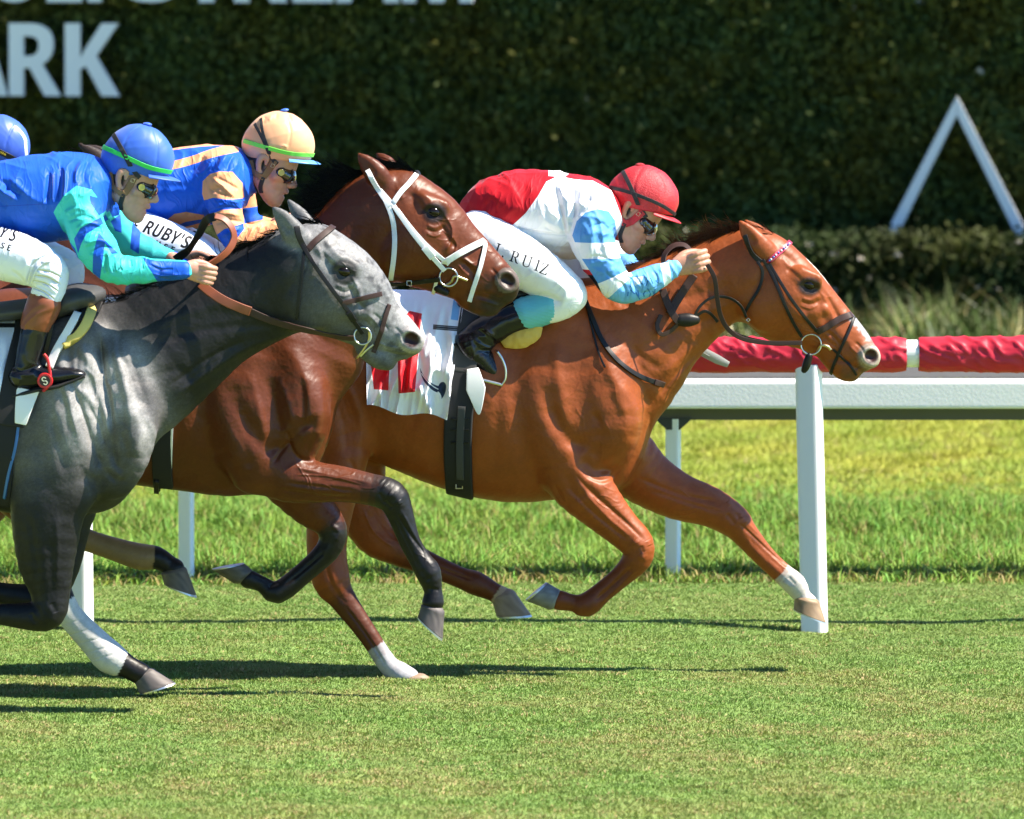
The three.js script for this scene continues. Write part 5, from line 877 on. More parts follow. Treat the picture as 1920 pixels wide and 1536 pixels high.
  part('breeches', bf.mesh(0.0055, { uv: o.legPrint.uv }), silk(o.legPrint.map, 0.55, o.legBox ? relief(...o.legBox, 1.6, o.legLines ?? [], creases(o.seed + 2, o.legAng ?? 2.2, 1.6, 0.036)) : null), J);
  // boots
  for (const b of o.boots) {
    const f = new Field(z0); for (const c of b.chains) f.chain(c, { k: 0.02, n: 4 });
    for (const [p, w, am] of b.folds ?? []) f.stroke(p, w, am);
    f.disp = foldNoise(o.seed + 5, 0.0022, 8, 0.3, 2);
    const boot = part('boot', f.mesh(0.0048), MJ.patent, J);
    const cf = new Field(z0); cf.chain(b.cuff, { n: 4 }); cf.disp = b.cuffDisp ?? foldNoise(o.seed + 6, 0.0022, 9, 0.5, 2);
    part('boot_cuff', cf.mesh(0.0045), b.cuffMat, boot);
    if (b.sole) part('sole', loft(b.sole.map(([x0, y0, x1, y1, dz, w]) => { const p = W(x0, y0, z0 + dz), q = W(x1, y1, z0 + dz); return { c: p.clone().lerp(q, 0.5), u: q.sub(p).multiplyScalar(0.5), w }; }), 16), MJ.sole, boot);
  }
  // helmet
  const hf = new Field(z0); for (const c of o.helmet) hf.chain(c, { k: 0.05, n: 4 });
  hf.cut(o.brim[0][0], o.brim[0][1], Math.atan2(-(o.brim[1][1] - o.brim[0][1]), o.brim[1][0] - o.brim[0][0]), 1);
  for (const [p, w, am] of o.helmetFolds ?? []) hf.stroke(p, w, am);
  hf.disp = o.helmetDisp ?? foldNoise(o.seed + 9, 0.0012, 9, 1.2, 2.5);
  const helmet = part('helmet', hf.mesh(0.0042, o.helmetPrint ? { uv: o.helmetPrint.uv } : {}), o.helmetMat, J);
  const [b0, b1] = o.peak.map(([x, y]) => W(x, y, z0)), e1 = b1.clone().sub(b0).normalize(), up = V(-e1.y, e1.x, 0), ctr = b0.clone().lerp(b1, 0.5), sa = b0.distanceTo(b1) / 2, pv = [], pi = [], A = 36, B = 8, L = o.peakLen, hw = sa * 0.82;
  for (let s = 0; s < 2; s++) for (let i = 0; i <= A; i++) for (let j = 0; j <= B; j++) {
    const ph = (-1 + (2 * i) / A) * 1.3, t = j / B, len = L * Math.max(0.08, Math.cos(ph * 1.08)) ** 0.8 * t, k = -0.008 * (1 - t), p = ctr.clone().addScaledVector(e1, Math.cos(ph) * (sa + k + len)).addScaledVector(up, -0.010 * t * t - 0.004 + (s ? 0.0026 : -0.0014)); p.z = z0 + Math.sin(ph) * (hw + k + len * 0.8);
    pv.push(p.x, p.y, p.z);
  }
  const st = (A + 1) * (B + 1);
  for (let s = 0; s < 2; s++) for (let i = 0; i < A; i++) for (let j = 0; j < B; j++) { const a = s * st + i * (B + 1) + j, c = a + B + 1; if (s) pi.push(a, a + 1, c, c, a + 1, c + 1); else pi.push(a, c, a + 1, c, c + 1, a + 1); }
  for (let i = 0; i < A; i++) { const a = i * (B + 1) + B, c = a + B + 1; pi.push(a, c, a + st, c, c + st, a + st); }
  const pg = new THREE.BufferGeometry(); pg.setAttribute('position', new THREE.Float32BufferAttribute(pv, 3)); pg.setIndex(pi); pg.computeVertexNormals();
  part('peak', pg, o.peakMat ?? o.helmetMat, helmet);
  for (const [pts, w, mat, th] of o.bands) part(mat === MJ.strapBlack ? 'strap' : 'band', strap(hf, pts, w, { th: th ?? 0.0025, off: 0.0022, loop: true, step: 16 }), mat, helmet);
  if (o.button) part('button', ball(0.016, 1.1, 0.45, 1.1, W(o.button[0], o.button[1], z0), o.button[2]), o.buttonMat ?? o.helmetMat, helmet);
  // goggles
  const gf = new Field(z0), G = (x, y, z) => { const p = hd.L(x, y, z); return [p.x, p.y, p.z]; }, sc = o.scale ?? 1.1;
  gf.chain([[...G(0.062, -0.001, 0), 0.034 * sc, 2.2], [...G(0.088, -0.006, 0), 0.031 * sc, 2.0]], { world: true, n: 3 });
  const gog = part('goggles', gf.mesh(0.0032), MJ.lens, J);
  const gc = G(0.062, -0.002, 0.064);
  part('goggle_rim', tube(Array.from({ length: 14 }, (_, i) => { const a = (i / 14) * Math.PI * 2, q = hd.L(0.068 + 0.034 * Math.cos(a), -0.003 + 0.033 * Math.sin(a), 0); const h = gf.hit(...inv(q.x, q.y, z0), 0); return h; }), 0.0035, 6, true, 60), MJ.lensRim, gog);
  for (const q of [1, -1]) {
    if (o.disc) { const d = new THREE.CylinderGeometry(0.0125, 0.0125, 0.006, 24); d.rotateX(Math.PI / 2); const p = hd.L(0.064, 0.0, 0); d.translate(p.x, p.y, z0 + q * (0.08 * sc)); part('vent_disc', d, MJ.gold, gog); }
    const bk = hd.L(0.028, 0.012, 0.076 * q); const t = new THREE.TorusGeometry(0.009, 0.0014, 6, 4); t.rotateZ(Math.PI / 4 - o.pitch); t.translate(bk.x, bk.y, bk.z + 0.006 * q); part('buckle', t, M.brass, gog);
  }
  // harness and chin strap on the head
  for (const [pts, w, mat, name] of o.headStraps) for (const mir of [false, true]) part(name ?? 'chin_strap', strap(hd.f, pts, w, { th: 0.003, off: 0.0015, mirror: mir, step: 6 }), mat, helmet);
    // collar
  part('collar', loft(o.collar.map(([x0, y0, x1, y1, w]) => { const p = W(x0, y0, z0), q = W(x1, y1, z0); return { c: p.clone().lerp(q, 0.5), u: q.sub(p).multiplyScalar(0.5), w }; }), 28), o.collarMat, jersey);
  return { J, hf, hd, bf, tf };
}
const linen = '#f4f4f8';
const clipTo = (g, pts, draw) => { g.save(); g.beginPath(); pts.forEach(([x, y], i) => (i ? g.lineTo(x, y) : g.moveTo(x, y))); g.closePath(); g.clip(); draw(g); g.restore(); };
// ---- rider of the chestnut
const cLeg = printed(840, 370, 1120, 620, ZC, 3, (g) => {
  g.fillStyle = linen; g.fillRect(800, 300, 400, 400);
  for (const [ch, x, y] of [['J', 925, 469], ['.', 938, 475], ['R', 953, 482], ['U', 975, 490], ['I', 999, 499], ['Z', 1009, 504]]) writeOn(g, ch, x, y, 0.33, '29px serif', '#14161c', 0.95);
});

const sleeveOfRed = (g) => {
  g.fillStyle = '#5b9be0'; g.fillRect(1040, 350, 260, 260);
  g.fillStyle = '#f3f5fb';
  poly(g, '#f3f5fb', [[1070, 449], [1170, 450], [1180, 478], [1080, 480]]);
  poly(g, '#f3f5fb', [[1105, 532], [1178, 500], [1190, 520], [1140, 552], [1120, 560]]);
  poly(g, '#6fb2ec', [[1140, 552], [1190, 505], [1280, 470], [1290, 540], [1180, 590], [1145, 580]]);
  poly(g, '#dff0fb', [[1236, 490], [1252, 486], [1258, 528], [1244, 534]]);
  g.strokeStyle = '#2f6fc0'; g.lineWidth = 2.2;
  for (let i = 0; i < 22; i++) { const x = 1175 + ((i * 37) % 60), y = 512 + ((i * 23) % 45); g.beginPath(); g.moveTo(x, y); g.lineTo(x + 8 - (i % 5) * 3, y + 5 + (i % 4) * 3); g.stroke(); }
  poly(g, '#cfe6fa', [[1185, 515], [1205, 512], [1200, 525], [1188, 530]]);
};
const cSleeve = printed(1050, 360, 1280, 590, ZC, 2, sleeveOfRed);
const cTorso = printed(850, 300, 1290, 600, ZC, 3, (g) => {
  g.fillStyle = '#c01624'; g.fillRect(840, 290, 350, 220);
  poly(g, '#f6f6fa', [[1028, 316], [1072, 322], [1058, 330], [1028, 328]]);
  poly(g, '#f6f6fa', [[1046, 328], [1075, 334], [1112, 338], [1146, 356], [1175, 430], [1170, 500], [1000, 500], [982, 463], [956, 423], [985, 396], [1008, 364], [1024, 338]]);
  clipTo(g, [[1072, 437], [1080, 410], [1096, 394], [1118, 387], [1140, 392], [1152, 410], [1158, 450], [1182, 500], [1290, 465], [1290, 570], [1150, 600], [1118, 522], [1088, 477]], sleeveOfRed);
});
const redCap = plain(C3(0.55, 0.02, 0.03), 0.5, { bumpMap: silkBump, bumpScale: 0.0025 });
const riderC = rider({
  z0: ZC, seed: 1, label: 'jockey in red and white silks and a red helmet on the chestnut horse', skin: [0.5, 0.24, 0.155], ear: [1180, 396], pitch: 0.62, scale: 1.14, neck: [1140, 400], open: 0.001,
  torso: [[872, 385, 905, 440, 1.25], [915, 336, 932, 450, 1.3], [980, 319, 978, 462, 1.3], [1045, 321, 1045, 482, 1.25], [1100, 334, 1090, 478, 1.35], [1128, 348, 1128, 440, 1.5]],
  torsoPrint: cTorso, creaseBox: [850, 300, 1290, 600], creaseAng: 1.9, legBox: [840, 370, 1120, 620], legAng: 2.4, creaseLines: [[[[1035, 345], [1046, 380], [1055, 420], [1066, 445]], 4, -9], [[[1050, 340], [1058, 390], [1064, 440]], 4, 7], [[[1072, 345], [1074, 390], [1070, 430]], 4, -8], [[[1088, 348], [1086, 380], [1078, 410]], 4, 6], [[[1105, 350], [1102, 375]], 4, -6], [[[1020, 420], [1040, 430], [1065, 434]], 3, -6], [[[960, 424], [1010, 432], [1068, 438]], 2, -5], [[[980, 450], [1030, 462], [1080, 468]], 4, -5], [[[905, 395], [918, 372], [930, 380], [925, 405]], 5, -7], [[[935, 420], [950, 400], [975, 380]], 5, 6], [[[915, 430], [935, 440], [960, 440]], 4, -6], [[[1085, 410], [1105, 400], [1130, 410]], 4, 7], [[[1110, 420], [1128, 415], [1140, 430]], 3, -7], [[[1120, 440], [1140, 432], [1152, 440]], 3, 6], [[[1095, 480], [1120, 475], [1150, 486]], 3, -6], [[[1105, 495], [1130, 505], [1150, 498]], 4, 6], [[[1130, 500], [1145, 515], [1160, 505]], 3, -7], [[[1160, 520], [1170, 540], [1165, 560]], 3, -7], [[[1172, 515], [1184, 535], [1180, 556]], 3, 6], [[[1188, 512], [1200, 530], [1196, 548]], 2.6, -6], [[[1205, 508], [1215, 525], [1212, 542]], 2.6, 6], [[[1222, 502], [1230, 518], [1228, 534]], 2.4, -5], [[[1200, 545], [1220, 538], [1240, 526]], 2, -5]], foldAmp: 0.0085, foldAng: 1.9,
  torsoFolds: [[[[1040, 345], [1050, 390], [1062, 440]], 6, -8], [[[1075, 345], [1078, 390], [1072, 432]], 6, -8], [[[1060, 340], [1064, 400]], 6, 6], [[[960, 424], [1010, 432], [1070, 440]], 3, -4], [[[905, 400], [920, 380], [935, 400]], 8, -5], [[[1095, 350], [1100, 380]], 6, -6]],
  arms: [
    { side: 1, pts: [[1112, 395, 42, 0.15], [1108, 440, 41, 0.19], [1127, 490, 35, 0.21], [1150, 530, 31, 0.215], [1172, 543, 27, 0.21], [1210, 530, 25, 0.2], [1245, 512, 20, 0.185], [1264, 503, 17, 0.18]], print: cSleeve, hand: [1266, 503, 0.28, 1.16, 0.178], folds: [[[[1085, 440], [1120, 430], [1150, 440]], 5, 5], [[[1100, 490], [1140, 480]], 4, 5], [[[1180, 520], [1200, 545]], 4, -6], [[[1150, 510], [1180, 530]], 4, 5], [[[1215, 515], [1225, 540]], 4, 5]] },
    { side: -1, pts: [[1115, 392, 40, -0.15], [1118, 440, 38, -0.2], [1150, 485, 33, -0.21], [1190, 520, 28, -0.2], [1240, 512, 22, -0.18], [1275, 505, 17, -0.16]], print: cSleeve, hand: [1278, 503, 0.1, 1.12, -0.15] },
  ],
  hips: [[868, 394, 888, 478, 1.3], [905, 398, 915, 492, 1.35], [940, 420, 945, 500, 1.3]],
  legs: [[[905, 440, 50, 0.1], [955, 478, 52, 0.17], [1005, 508, 46, 0.21], [1050, 540, 40, 0.22], [1068, 556, 33, 0.225], [1045, 572, 31, 0.225], [1020, 580, 28, 0.225], [1000, 586, 20, 0.225]], [[905, 440, 48, -0.1], [960, 470, 50, -0.17], [1020, 495, 44, -0.22], [1075, 520, 36, -0.23], [1068, 545, 32, -0.23], [1030, 580, 28, -0.23]]],
  legPrint: cLeg, legFolds: [[[[1040, 520], [1062, 540], [1050, 570]], 5, 5], [[[1000, 545], [1030, 548], [1050, 560]], 4, -6], [[[870, 400], [895, 430], [900, 460]], 7, 5]],
  boots: [
    { chains: [[[1000, 586, 29, 0.225], [955, 600, 30, 0.225], [912, 622, 31, 0.225], [884, 640, 27, 0.225]], [[868, 640, 17, 0.225, 1.3], [888, 658, 27, 0.225, 1.1], [908, 678, 23, 0.225, 1.15], [924, 697, 16, 0.225, 1.3], [933, 708, 9, 0.225, 1.6]]], cuff: [[1030, 574, 32, 0.225], [1002, 584, 32, 0.225], [985, 588, 32, 0.225]], cuffMat: plain(C3(0.13, 0.5, 0.6), 0.45), cuffDisp: (x, y, z) => { const a = (x * 0.28 + y) * 2 * Math.PI / 0.0135; return 0.0011 * Math.sin(a) + 0.0008 * n3(x * 60, y * 160, z * 60); }, folds: [[[[893, 610], [920, 625], [935, 640]], 4, -5], [[[890, 630], [915, 645], [930, 640]], 4, 6], [[[900, 650], [918, 650]], 4, -6], [[[910, 610], [935, 632]], 3, 5], [[[880, 620], [888, 650], [890, 670]], 2.5, 3]],
      sole: [[848, 638, 846, 645, 0.225, 0.036], [868, 652, 862, 661, 0.225, 0.04], [893, 674, 887, 683, 0.225, 0.042], [918, 698, 912, 706, 0.225, 0.045], [938, 714, 934, 721, 0.225, 0.03]] },
    { chains: [[[1020, 586, 28, -0.23], [960, 605, 30, -0.23], [900, 632, 28, -0.23]], [[875, 640, 20, -0.23, 1.2], [905, 670, 24, -0.23, 1.1], [935, 705, 11, -0.23, 1.5]]], cuff: [[1040, 574, 31, -0.23], [1005, 590, 31, -0.23]], cuffMat: plain(C3(0.13, 0.5, 0.6), 0.45) },
  ],
  helmet: [[[1187, 366, 48, 0, 0.96], [1206, 366, 57, 0, 0.86], [1222, 374, 51, 0, 0.9]]], brim: [[1146, 382], [1262, 404]], helmetMat: redCap,
  peak: [[1160, 372], [1264, 408]], peakLen: 0.034,
  helmetFolds: [[[[1230, 318], [1245, 350], [1240, 378], [1236, 392]], 1.6, -3], [[[1205, 311], [1192, 335], [1188, 360]], 2, -2]],
  bands: [[[[1143, 351], [1190, 364], [1240, 385], [1268, 404]], 0.014, MJ.strapBlack], [[[1168, 322], [1182, 350], [1197, 385]], 0.017, MJ.strapBlack]],
  button: [1200, 309, 0], disc: false,
  headStraps: [[[[1200, 385], [1208, 402], [1212, 408]], 0.017, MJ.strapBlack], [[[1172, 418], [1163, 440], [1166, 455]], 0.016, MJ.strapBlack], [[[1206, 396], [1186, 414], [1172, 420]], 0.03, redCap, 'hood_strap'], [[[1160, 378], [1160, 405], [1172, 420]], 0.026, redCap, 'hood_strap']],
  collar: [[1118, 350, 1150, 452, 0.085], [1132, 350, 1160, 442, 0.078], [1140, 352, 1166, 430, 0.07]], collarMat: plain(C3(0.52, 0.02, 0.035), 0.5),
});
part('throat_cover', (() => { const f = new Field(ZC); f.chain([[1150, 372, 24, 0, 1.3], [1150, 400, 26, 0, 1.15], [1156, 425, 22, 0, 1.2], [1160, 440, 12, 0, 2]], { n: 3 }); f.disp = foldNoise(3, 0.003, 12, 1.3); return f.mesh(0.005); })(), redCap, riderC.J);
// ---- rider of the bay
const bLeg = printed(150, 350, 450, 540, ZB, 3, (g) => {
  g.fillStyle = '#eceefa'; g.fillRect(100, 300, 400, 300);
  writeOn(g, 'FEE', 237, 413, 0.28, 'bold italic 25px sans-serif', '#0b0c10', 0.66);
  writeOn(g, "RUBY'S", 270, 428, 0.36, 'bold italic 34px sans-serif', '#0b0c10', 0.8);
  writeOn(g, 'HOUSE', 262, 442, 0.36, 'bold 16px sans-serif', '#0b0c10', 1, 5.5);
});
const OR = '#f2a172', BL = '#1c5ad0';

const sleeveOfOrange = (g) => {
  g.fillStyle = OR; g.fillRect(360, 280, 200, 230);
  poly(g, BL, [[360, 280], [470, 280], [470, 318], [432, 318], [404, 316], [384, 332], [360, 340]]);
  poly(g, BL, [[380, 374], [404, 366], [430, 369], [460, 368], [460, 386], [420, 388], [388, 402]]);
  poly(g, BL, [[405, 440], [425, 424], [460, 414], [462, 424], [440, 452], [428, 464], [412, 456]]);
};
const bSleeve = printed(370, 290, 540, 490, ZB, 2, sleeveOfOrange);
const bTorso = printed(150, 250, 545, 490, ZB, 3, (g) => {
  g.fillStyle = BL; g.fillRect(140, 240, 360, 230);
  g.strokeStyle = OR; g.lineWidth = 15; g.beginPath(); g.moveTo(250, 320); g.quadraticCurveTo(340, 308, 380, 292); g.quadraticCurveTo(410, 280, 448, 276); g.stroke();
  g.lineWidth = 5; g.beginPath(); g.moveTo(300, 283); g.quadraticCurveTo(370, 268, 440, 270); g.stroke();
  poly(g, OR, [[312, 412], [330, 398], [352, 394], [385, 400], [385, 408], [350, 414], [325, 425]]);
  poly(g, OR, [[345, 425], [392, 412], [398, 424], [350, 436]]);
  clipTo(g, [[384, 336], [398, 322], [420, 316], [440, 318], [458, 340], [462, 415], [545, 390], [545, 490], [415, 490], [398, 410], [383, 360]], sleeveOfOrange);
});
const bFar = printed(430, 340, 540, 470, ZB, 2, (g) => { g.fillStyle = OR; g.fillRect(400, 300, 200, 200); poly(g, BL, [[440, 395], [490, 390], [490, 415], [440, 425]]); poly(g, BL, [[440, 340], [480, 340], [465, 372], [440, 372]]); });
const orangeCap = plain(C3(0.84, 0.41, 0.21), 0.5, { sheen: 0.4, sheenColor: C3(1, 0.9, 0.8) });
const lime = plain(C3(0.2, 0.75, 0.08), 0.5), tanHood = plain(C3(0.24, 0.12, 0.05), 0.7);
const riderB = rider({
  z0: ZB, seed: 12, label: 'jockey in orange and blue silks and a peach helmet on the bay horse', skin: [0.55, 0.27, 0.19], ear: [496, 310], pitch: 0.36, scale: 1.12, neck: [456, 322], open: 0.004,
  torso: [[190, 345, 215, 430, 1.25], [255, 297, 268, 425, 1.3], [325, 279, 330, 428, 1.3], [390, 271, 392, 420, 1.3], [430, 276, 425, 385, 1.45], [448, 288, 440, 360, 1.5]],
  torsoPrint: bTorso, creaseBox: [150, 250, 545, 490], creaseAng: 1.2, legBox: [150, 350, 450, 540], legAng: 2.2, creaseLines: [[[[402, 296], [392, 312], [374, 325]], 4, 9], [[[388, 290], [376, 308], [362, 320]], 3.5, -8], [[[430, 285], [418, 300], [412, 316]], 4, 9], [[[440, 290], [432, 305], [430, 318]], 3, -8], [[[415, 290], [404, 305], [398, 318]], 3.5, -8], [[[400, 335], [420, 345], [440, 362]], 4, 9], [[[395, 345], [412, 358], [430, 364]], 3, -9], [[[410, 330], [432, 340], [450, 352]], 3, -7], [[[405, 372], [430, 370], [455, 376]], 3, 7], [[[395, 392], [425, 384], [455, 388]], 3, -7], [[[400, 402], [430, 395], [455, 400]], 3.5, 7], [[[408, 415], [435, 408], [458, 412]], 3, -6], [[[415, 440], [438, 428], [455, 424]], 3, 7], [[[470, 422], [462, 440], [452, 458]], 2, -7], [[[478, 422], [470, 440], [460, 458]], 2, 6], [[[486, 421], [478, 438], [470, 454]], 2, -6], [[[494, 420], [486, 436], [480, 450]], 2, 6], [[[502, 420], [496, 434], [490, 446]], 2, -5], [[[300, 350], [340, 345], [380, 350]], 6, -5], [[[350, 400], [372, 390], [386, 372]], 5, -7]], foldAmp: 0.009, foldAng: 1.3, silkRough: 0.5,
  torsoFolds: [[[[400, 300], [385, 320], [370, 330]], 5, 7], [[[430, 290], [415, 310], [410, 325]], 5, 7], [[[385, 290], [360, 330]], 5, -6]],
  arms: [
    { side: 1, pts: [[414, 322, 38, 0.15], [420, 365, 36, 0.19], [426, 405, 31, 0.21], [440, 440, 28, 0.215], [465, 443, 24, 0.2], [495, 433, 18, 0.185], [515, 427, 15, 0.18]], print: bSleeve, hand: [516, 427, 0.12, 1.0, 0.176], folds: [[[[405, 330], [430, 350], [445, 365]], 4, 7], [[[395, 355], [425, 345]], 4, -6], [[[470, 425], [460, 450]], 3, -5], [[[480, 422], [470, 450]], 3, 4], [[[490, 422], [480, 446]], 3, -4], [[[400, 400], [440, 392]], 4, 5]] },
    { side: -1, pts: [[430, 330, 36, -0.15], [448, 370, 32, -0.2], [458, 410, 27, -0.21], [480, 425, 22, -0.2], [510, 425, 16, -0.18]], print: bFar, hand: [512, 425, 0.1, 1.0, -0.17] },
  ],
  hips: [[180, 370, 195, 450, 1.3], [225, 385, 232, 465, 1.35], [265, 398, 268, 478, 1.3]],
  legs: [[[230, 428, 46, 0.1], [285, 450, 46, 0.17], [340, 470, 42, 0.21], [385, 492, 36, 0.225], [398, 512, 31, 0.225], [372, 545, 28, 0.225], [345, 575, 26, 0.225]], [[230, 428, 46, -0.1], [290, 448, 46, -0.17], [345, 465, 42, -0.21], [395, 485, 36, -0.225], [400, 505, 31, -0.225], [372, 545, 28, -0.225]]],
  legPrint: bLeg, legFolds: [[[[370, 460], [395, 480], [390, 500]], 5, 5]],
  boots: [1, -1].map((s) => ({ chains: [[[352, 570, 27, 0.225 * s], [330, 610, 27, 0.225 * s], [312, 650, 24, 0.225 * s]], [[300, 660, 20, 0.225 * s, 1.2], [340, 668, 21, 0.225 * s, 1.1], [385, 672, 12, 0.225 * s, 1.4]]], cuff: [[362, 556, 29, 0.225 * s], [345, 588, 29, 0.225 * s]], cuffMat: M.tanLeather })),
  helmet: [[[500, 272, 47, 0, 0.96], [522, 266, 58, 0, 0.84], [540, 272, 50, 0, 0.88]]], brim: [[455, 294], [592, 304]], helmetMat: orangeCap, peakMat: plain(C3(0.12, 0.35, 0.75), 0.4),
  peak: [[470, 288], [586, 300]], peakLen: 0.034,
  helmetFolds: [[[[535, 212], [546, 245], [540, 280]], 1.6, -3], [[[510, 214], [505, 225]], 2.5, 4], [[[540, 214], [548, 226]], 2.5, -4], [[[520, 212], [518, 222]], 2.5, -4], [[[525, 278], [532, 272], [540, 274]], 2, 4], [[[498, 218], [494, 232]], 3, -4]],
  bands: [[[[456, 264], [500, 277], [545, 288], [588, 291]], 0.016, lime], [[[477, 232], [492, 260], [505, 290]], 0.012, MJ.strapBlack], [[[489, 222], [493, 250], [506, 288]], 0.012, MJ.strapBlack]],
  button: [533, 207, 0.2], buttonMat: plain(C3(0.05, 0.16, 0.6), 0.4), disc: true,
  headStraps: [[[[505, 290], [512, 300], [520, 308]], 0.017, MJ.strapBlack], [[[494, 332], [488, 350], [490, 362]], 0.017, MJ.strapBlack], [[[515, 300], [504, 318], [494, 332]], 0.028, tanHood, 'hood_strap'], [[[470, 300], [476, 322], [494, 334]], 0.02, tanHood, 'hood_strap']],
  collar: [[430, 284, 452, 370, 0.085], [446, 284, 468, 366, 0.078], [456, 288, 482, 362, 0.07]], collarMat: plain(C3(0.014, 0.09, 0.55), 0.45),
});
// ---- rider of the grey
const TQ = '#3fc6c4', RB = '#1a58cc';
const gLeg = printed(-160, 400, 190, 600, ZG, 3, (g) => {
  g.fillStyle = '#e6ebfa'; g.fillRect(-200, 380, 420, 240);
  writeOn(g, "RUBY'S", -44, 421, 0.32, 'bold italic 31px sans-serif', '#0b0c10', 0.8);
  writeOn(g, 'HOUSE', -36, 443, 0.32, 'bold 16px sans-serif', '#0b0c10', 1, 4);
});

const sleeveOfTurquoise = (g) => {
  g.fillStyle = TQ; g.fillRect(80, 300, 300, 260);
  poly(g, RB, [[60, 300], [210, 300], [200, 372], [180, 352], [150, 344], [128, 360], [106, 392], [60, 400]]);
  poly(g, RB, [[174, 362], [206, 372], [202, 392], [192, 400], [176, 376]]);
  poly(g, RB, [[146, 442], [158, 422], [195, 402], [200, 414], [170, 432], [160, 450], [153, 470]]);
  poly(g, RB, [[192, 430], [206, 446], [228, 470], [216, 470], [204, 450], [200, 480], [193, 520], [180, 505], [182, 470]]);
  poly(g, RB, [[272, 478], [300, 484], [360, 486], [360, 530], [301, 526], [290, 505]]);
};
const gSleeve = printed(90, 320, 360, 550, ZG, 2, sleeveOfTurquoise);
const gTorso = printed(-170, 270, 365, 555, ZG, 3, (g) => {
  g.fillStyle = RB; g.fillRect(-200, 260, 440, 240);
  g.strokeStyle = '#1b3bb4'; g.lineWidth = 1; g.beginPath(); g.moveTo(-30, 385); g.lineTo(90, 378); g.stroke();
  clipTo(g, [[106, 394], [116, 376], [132, 356], [150, 344], [174, 346], [192, 372], [232, 468], [365, 470], [365, 555], [180, 555], [147, 460], [122, 430]], sleeveOfTurquoise);
});
const gFar = printed(180, 380, 370, 510, ZG, 2, (g) => { g.fillStyle = TQ; g.fillRect(150, 350, 250, 200); poly(g, RB, [[204, 418], [222, 404], [224, 440], [212, 436]]); poly(g, RB, [[244, 416], [260, 432], [256, 480], [240, 470]]); poly(g, RB, [[322, 470], [370, 474], [370, 500], [325, 496]]); });
const blueCap = plain(C3(0.025, 0.11, 0.55), 0.5, { sheen: 0.5, sheenColor: C3(0.7, 0.8, 1) });
const green = plain(C3(0.03, 0.6, 0.1), 0.45), brownCuff = plain(C3(0.22, 0.06, 0.022), 0.45);
